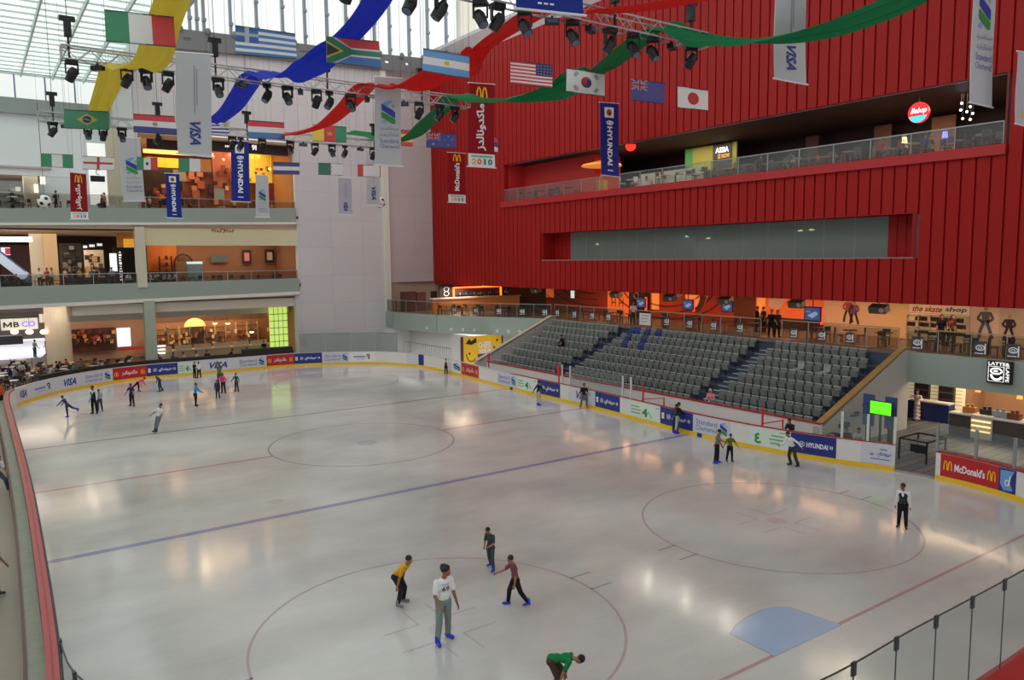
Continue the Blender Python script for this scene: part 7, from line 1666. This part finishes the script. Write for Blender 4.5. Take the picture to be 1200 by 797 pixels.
def seated(loc,dirdeg,label,shirt,pants=(40,40,50),H=1.65,detail=0,P=None,group=None,**k):
    o=person(0,0,0,0,dict(P or sitp),label,shirt,pants,'shoe',H=H,loc=loc,seat=True,detail=detail,group=group,**k);o.rotation_euler=(0,0,R(dirdeg));return o
yy=atX(657,405,20.3).y;seated((ROWX[4]-.12,yy,ROWT[4]+.44),90,'spectator in black sitting in the left block of the grandstand',(26,24,30),(26,26,30),detail=1,sleeve='long')
yy=atX(841,455,17.6).y;seated((17.5,-7.1,ROWT[0]+.42),110,'woman in pink top and white trousers sitting on the aisle steps',(226,140,140),(214,210,212),detail=1,sleeve='long',hairstyle='scarf',hair=(224,180,176))
seated((15.6,atX(928,485,15.6).y,.62),90,'person in dark clothes sitting on the bench behind the lettered blue board',(48,44,48),(40,40,46),detail=1)
seated((16.0,atX(992,505,16.0).y,.62),120,'person in dark red and black sitting left of the white shirted one by the gate',(60,36,40),(34,34,40),detail=1)
seated((16.4,atX(1008,508,16.4).y,.6),100,'person in pale grey shirt sitting bent by the gate glass',(176,180,184),(90,92,98),detail=1)
def stand(loc,face,label,shirt,pants,H=1.72,detail=0,P=None,**k):
    return person(0,0,0,face,P or dict(lean=2,la=(8,8,15),ra=(15,8,30),ll=(2,4,3),rl=(-2,4,3)),label,shirt,pants,'shoe',H=H,loc=loc,detail=detail,**k)
stand((24.5,atX(904,380,24.5).y,4.06),200,'man in black standing at the top of the right aisle, left of two',(22,20,24),(22,20,24),detail=1)
stand((24.6,atX(911,380,24.6).y,4.06),160,'person in dark clothes at the top of the right aisle, right of two',(38,30,34),(26,24,28),detail=1,hairstyle='long')
stand((26.6,atX(887,370,26.6).y,4.06),90,'person in black further back by the orange doorway',(22,20,24),(26,24,28),detail=1)
stand((26.6,atX(895,370,26.6).y,4.06),250,'person in black and white by the orange doorway',(70,66,66),(26,24,28),detail=1)
stand((24.4,atX(737,375,24.4).y,4.06) if False else (24.35,6.2,4.06),180,'person in pale pink at the top of the left aisle',(206,170,170),(60,54,60),detail=1)
stand((27.6,atX(1103,380,27.6).y,4.06),200,'person in black T-shirt before the skate shop shelves, left of two',(24,24,26),(40,40,44),detail=1)
stand((27.6,atX(1115,381,27.6).y,4.06),170,'person in maroon T-shirt before the skate shop shelves, right of two',(110,50,50),(34,34,38),detail=1)
stand((29.2,atX(1028,470,29.2).y if False else -11.0,0),200,'attendant in dark blue behind the hire counter',(40,50,90),(40,40,50))
# food court visitors
random.seed(9);cols=[((214,210,206),'white'),((60,52,50),'dark brown'),((36,36,42),'black'),((150,60,50),'brick red'),((120,132,150),'grey blue'),((206,150,70),'mustard'),((180,176,168),'light grey'),((90,60,100),'purple'),((60,100,96),'teal'),((220,180,170),'pale pink')]
stand((atZ(41.5,419).x,atZ(41.5,419).y,0),20,'person in pale green shirt standing before the brightly lit floor',(150,196,180),(60,70,84),detail=1,H=1.75)
stand((atZ(55.5,416).x,atZ(55.5,416).y,0),270,'person in red and white walking past the round column',(190,90,90),(50,50,60),detail=1)
stand((atZ(118,418).x,atZ(118,418).y,0),180,'man in grey standing among the food court tables',(92,92,98),(44,44,52),detail=1,H=1.8)
stand((atZ(128,420).x,atZ(128,420).y,0),180,'person in black robe standing among the food court tables',(28,26,30),(28,26,30),detail=1,H=1.75,robe=True,hairstyle='scarf',hair=(26,24,28))
stand((atZ(106,418).x,atZ(106,418).y,0),200,'person in dark blue standing left of the man in grey',(52,58,80),(40,40,50),detail=1)
stand((6.4,36.3,0),180,'person in black standing at the right end of the bakery counter',(26,24,28),(26,24,28),detail=1)
for k,(px,Y) in enumerate(((24,37),(31,37.2),(68,35.2),(79,36.6),(92,36),(103,34.6),(150,34.6),(188,35.3),(201,35.4),(217,35.3),(232,35.3),(243,35.2),(270,35.1),(288,35.2),(14,33.4),(44,34.4),(57,33.2),(7,35.6),(85,33),(120,33.4))):
    c,n=cols[k%10];X=atY(px,415,Y).x
    seated((X,Y,.46),random.choice((0,60,120,180,240,300)),'diner in %s sitting at a food court table, %s'%(n,('by the left edge','beneath the lettered sign','below the round column','before the crowded shop wall','left of the green pillar','right of the green pillar','under the oven arch','before the pale bakery cases','near the middle of the bakery','near the lattice window')[min(9,int(px/30))]),c,(46,44,50),detail=0,sleeve=random.choice(('short','long')))
# middle level
for k,(px,Y,st) in enumerate(((46,38,1),(55,38.4,1),(60,38,1),(76,38,1),(87,37.6,1),(93,37.8,1),(108,36.4,1),(113,36.6,1),(131,36.4,1),(148,36,0),(151,37.0,0),(177,35.8,0),(184,36,0),(191,36,0),(199,36.1,0),(206,36.2,0),(8,35.6,0),(20,35.8,0),(35,35.4,0))):
    c,n=(cols[(k*3)%10] if k<9 else (((206,212,222),'white and blue') if k<16 else cols[(k*3)%10]));X=atY(px,318,Y).x
    where=['in front of the broad pillars','before the grey shop panels','under the small lit signs','beside the vertical sign','behind the left half of the cafe rail','near the escalator'][0 if 40<px<65 else 1 if 65<=px<98 else 2 if 98<=px<125 else 3 if 125<=px<160 else 4 if px>170 else 5]
    if st: stand((X,Y,6.96),random.choice((90,180,270)),'person in %s standing %s'%(n,where),c,(60,52,50))
    else: seated((X,Y,7.4),random.choice((90,150,210,270)),'diner in %s sitting %s'%(n,where),c,(46,44,50),sleeve='long',group=('diners in white and blue '+where) if 9<=k<16 else None)
# top levels
for k,(px,Y) in enumerate(((66,36.4),(122,36.6),(175,37.6),(222,37),(120,38.5),(309,37.2))):
    c,n=cols[(k*4+1)%10];X=atY(px,235,Y).x;stand((X,Y,13.06),random.choice((90,180,270)),'person in %s behind the top balcony rail %s'%(n,('right of the football','in the bright gap','by the bank banner','by the small blue banner','deeper in the bright gap','by the yellow shop')[k]),c,(50,46,50))
for k,(px,X,c) in enumerate(((1062,25.6,(200,196,190)),(1083,25.8,(50,70,130)),(1035,25.6,(150,30,40)),(1088,26.6,(40,40,46)),(930,26,(206,206,206)),(890,25.4,(60,50,60)))):
    yy=atX(px,165,X).y;seated((X,yy,14.5),random.choice((0,90,180,270)),'guest in %s seated on the red wall terrace'%('white','blue','red','black','pale grey','plum')[k],c)

bpy.data.scenes.remove(tmp_scene)
bpy.data.scenes.remove(_ts)
# ================================================================ WORLD AND VIEW
w=bpy.data.worlds.new('daylight');scene.world=w;w.use_nodes=True
nt=w.node_tree;bg=nt.nodes['Background']
tc=nt.nodes.new('ShaderNodeTexCoord');sp=nt.nodes.new('ShaderNodeSeparateXYZ');rp=nt.nodes.new('ShaderNodeValToRGB')
nt.links.new(tc.outputs['Generated'],sp.inputs[0]);nt.links.new(sp.outputs['Z'],rp.inputs[0])
rp.color_ramp.elements[0].position=0;rp.color_ramp.elements[0].color=(.62,.62,.62,1);rp.color_ramp.elements[1].position=.35;rp.color_ramp.elements[1].color=(1,.99,.97,1)
nt.links.new(rp.outputs[0],bg.inputs[0]);bg.inputs[1].default_value=1.6
vs=scene.view_settings;scene.display_settings.display_device='sRGB';vs.view_transform='Standard';vs.look='None';vs.gamma=1;vs.exposure=.05
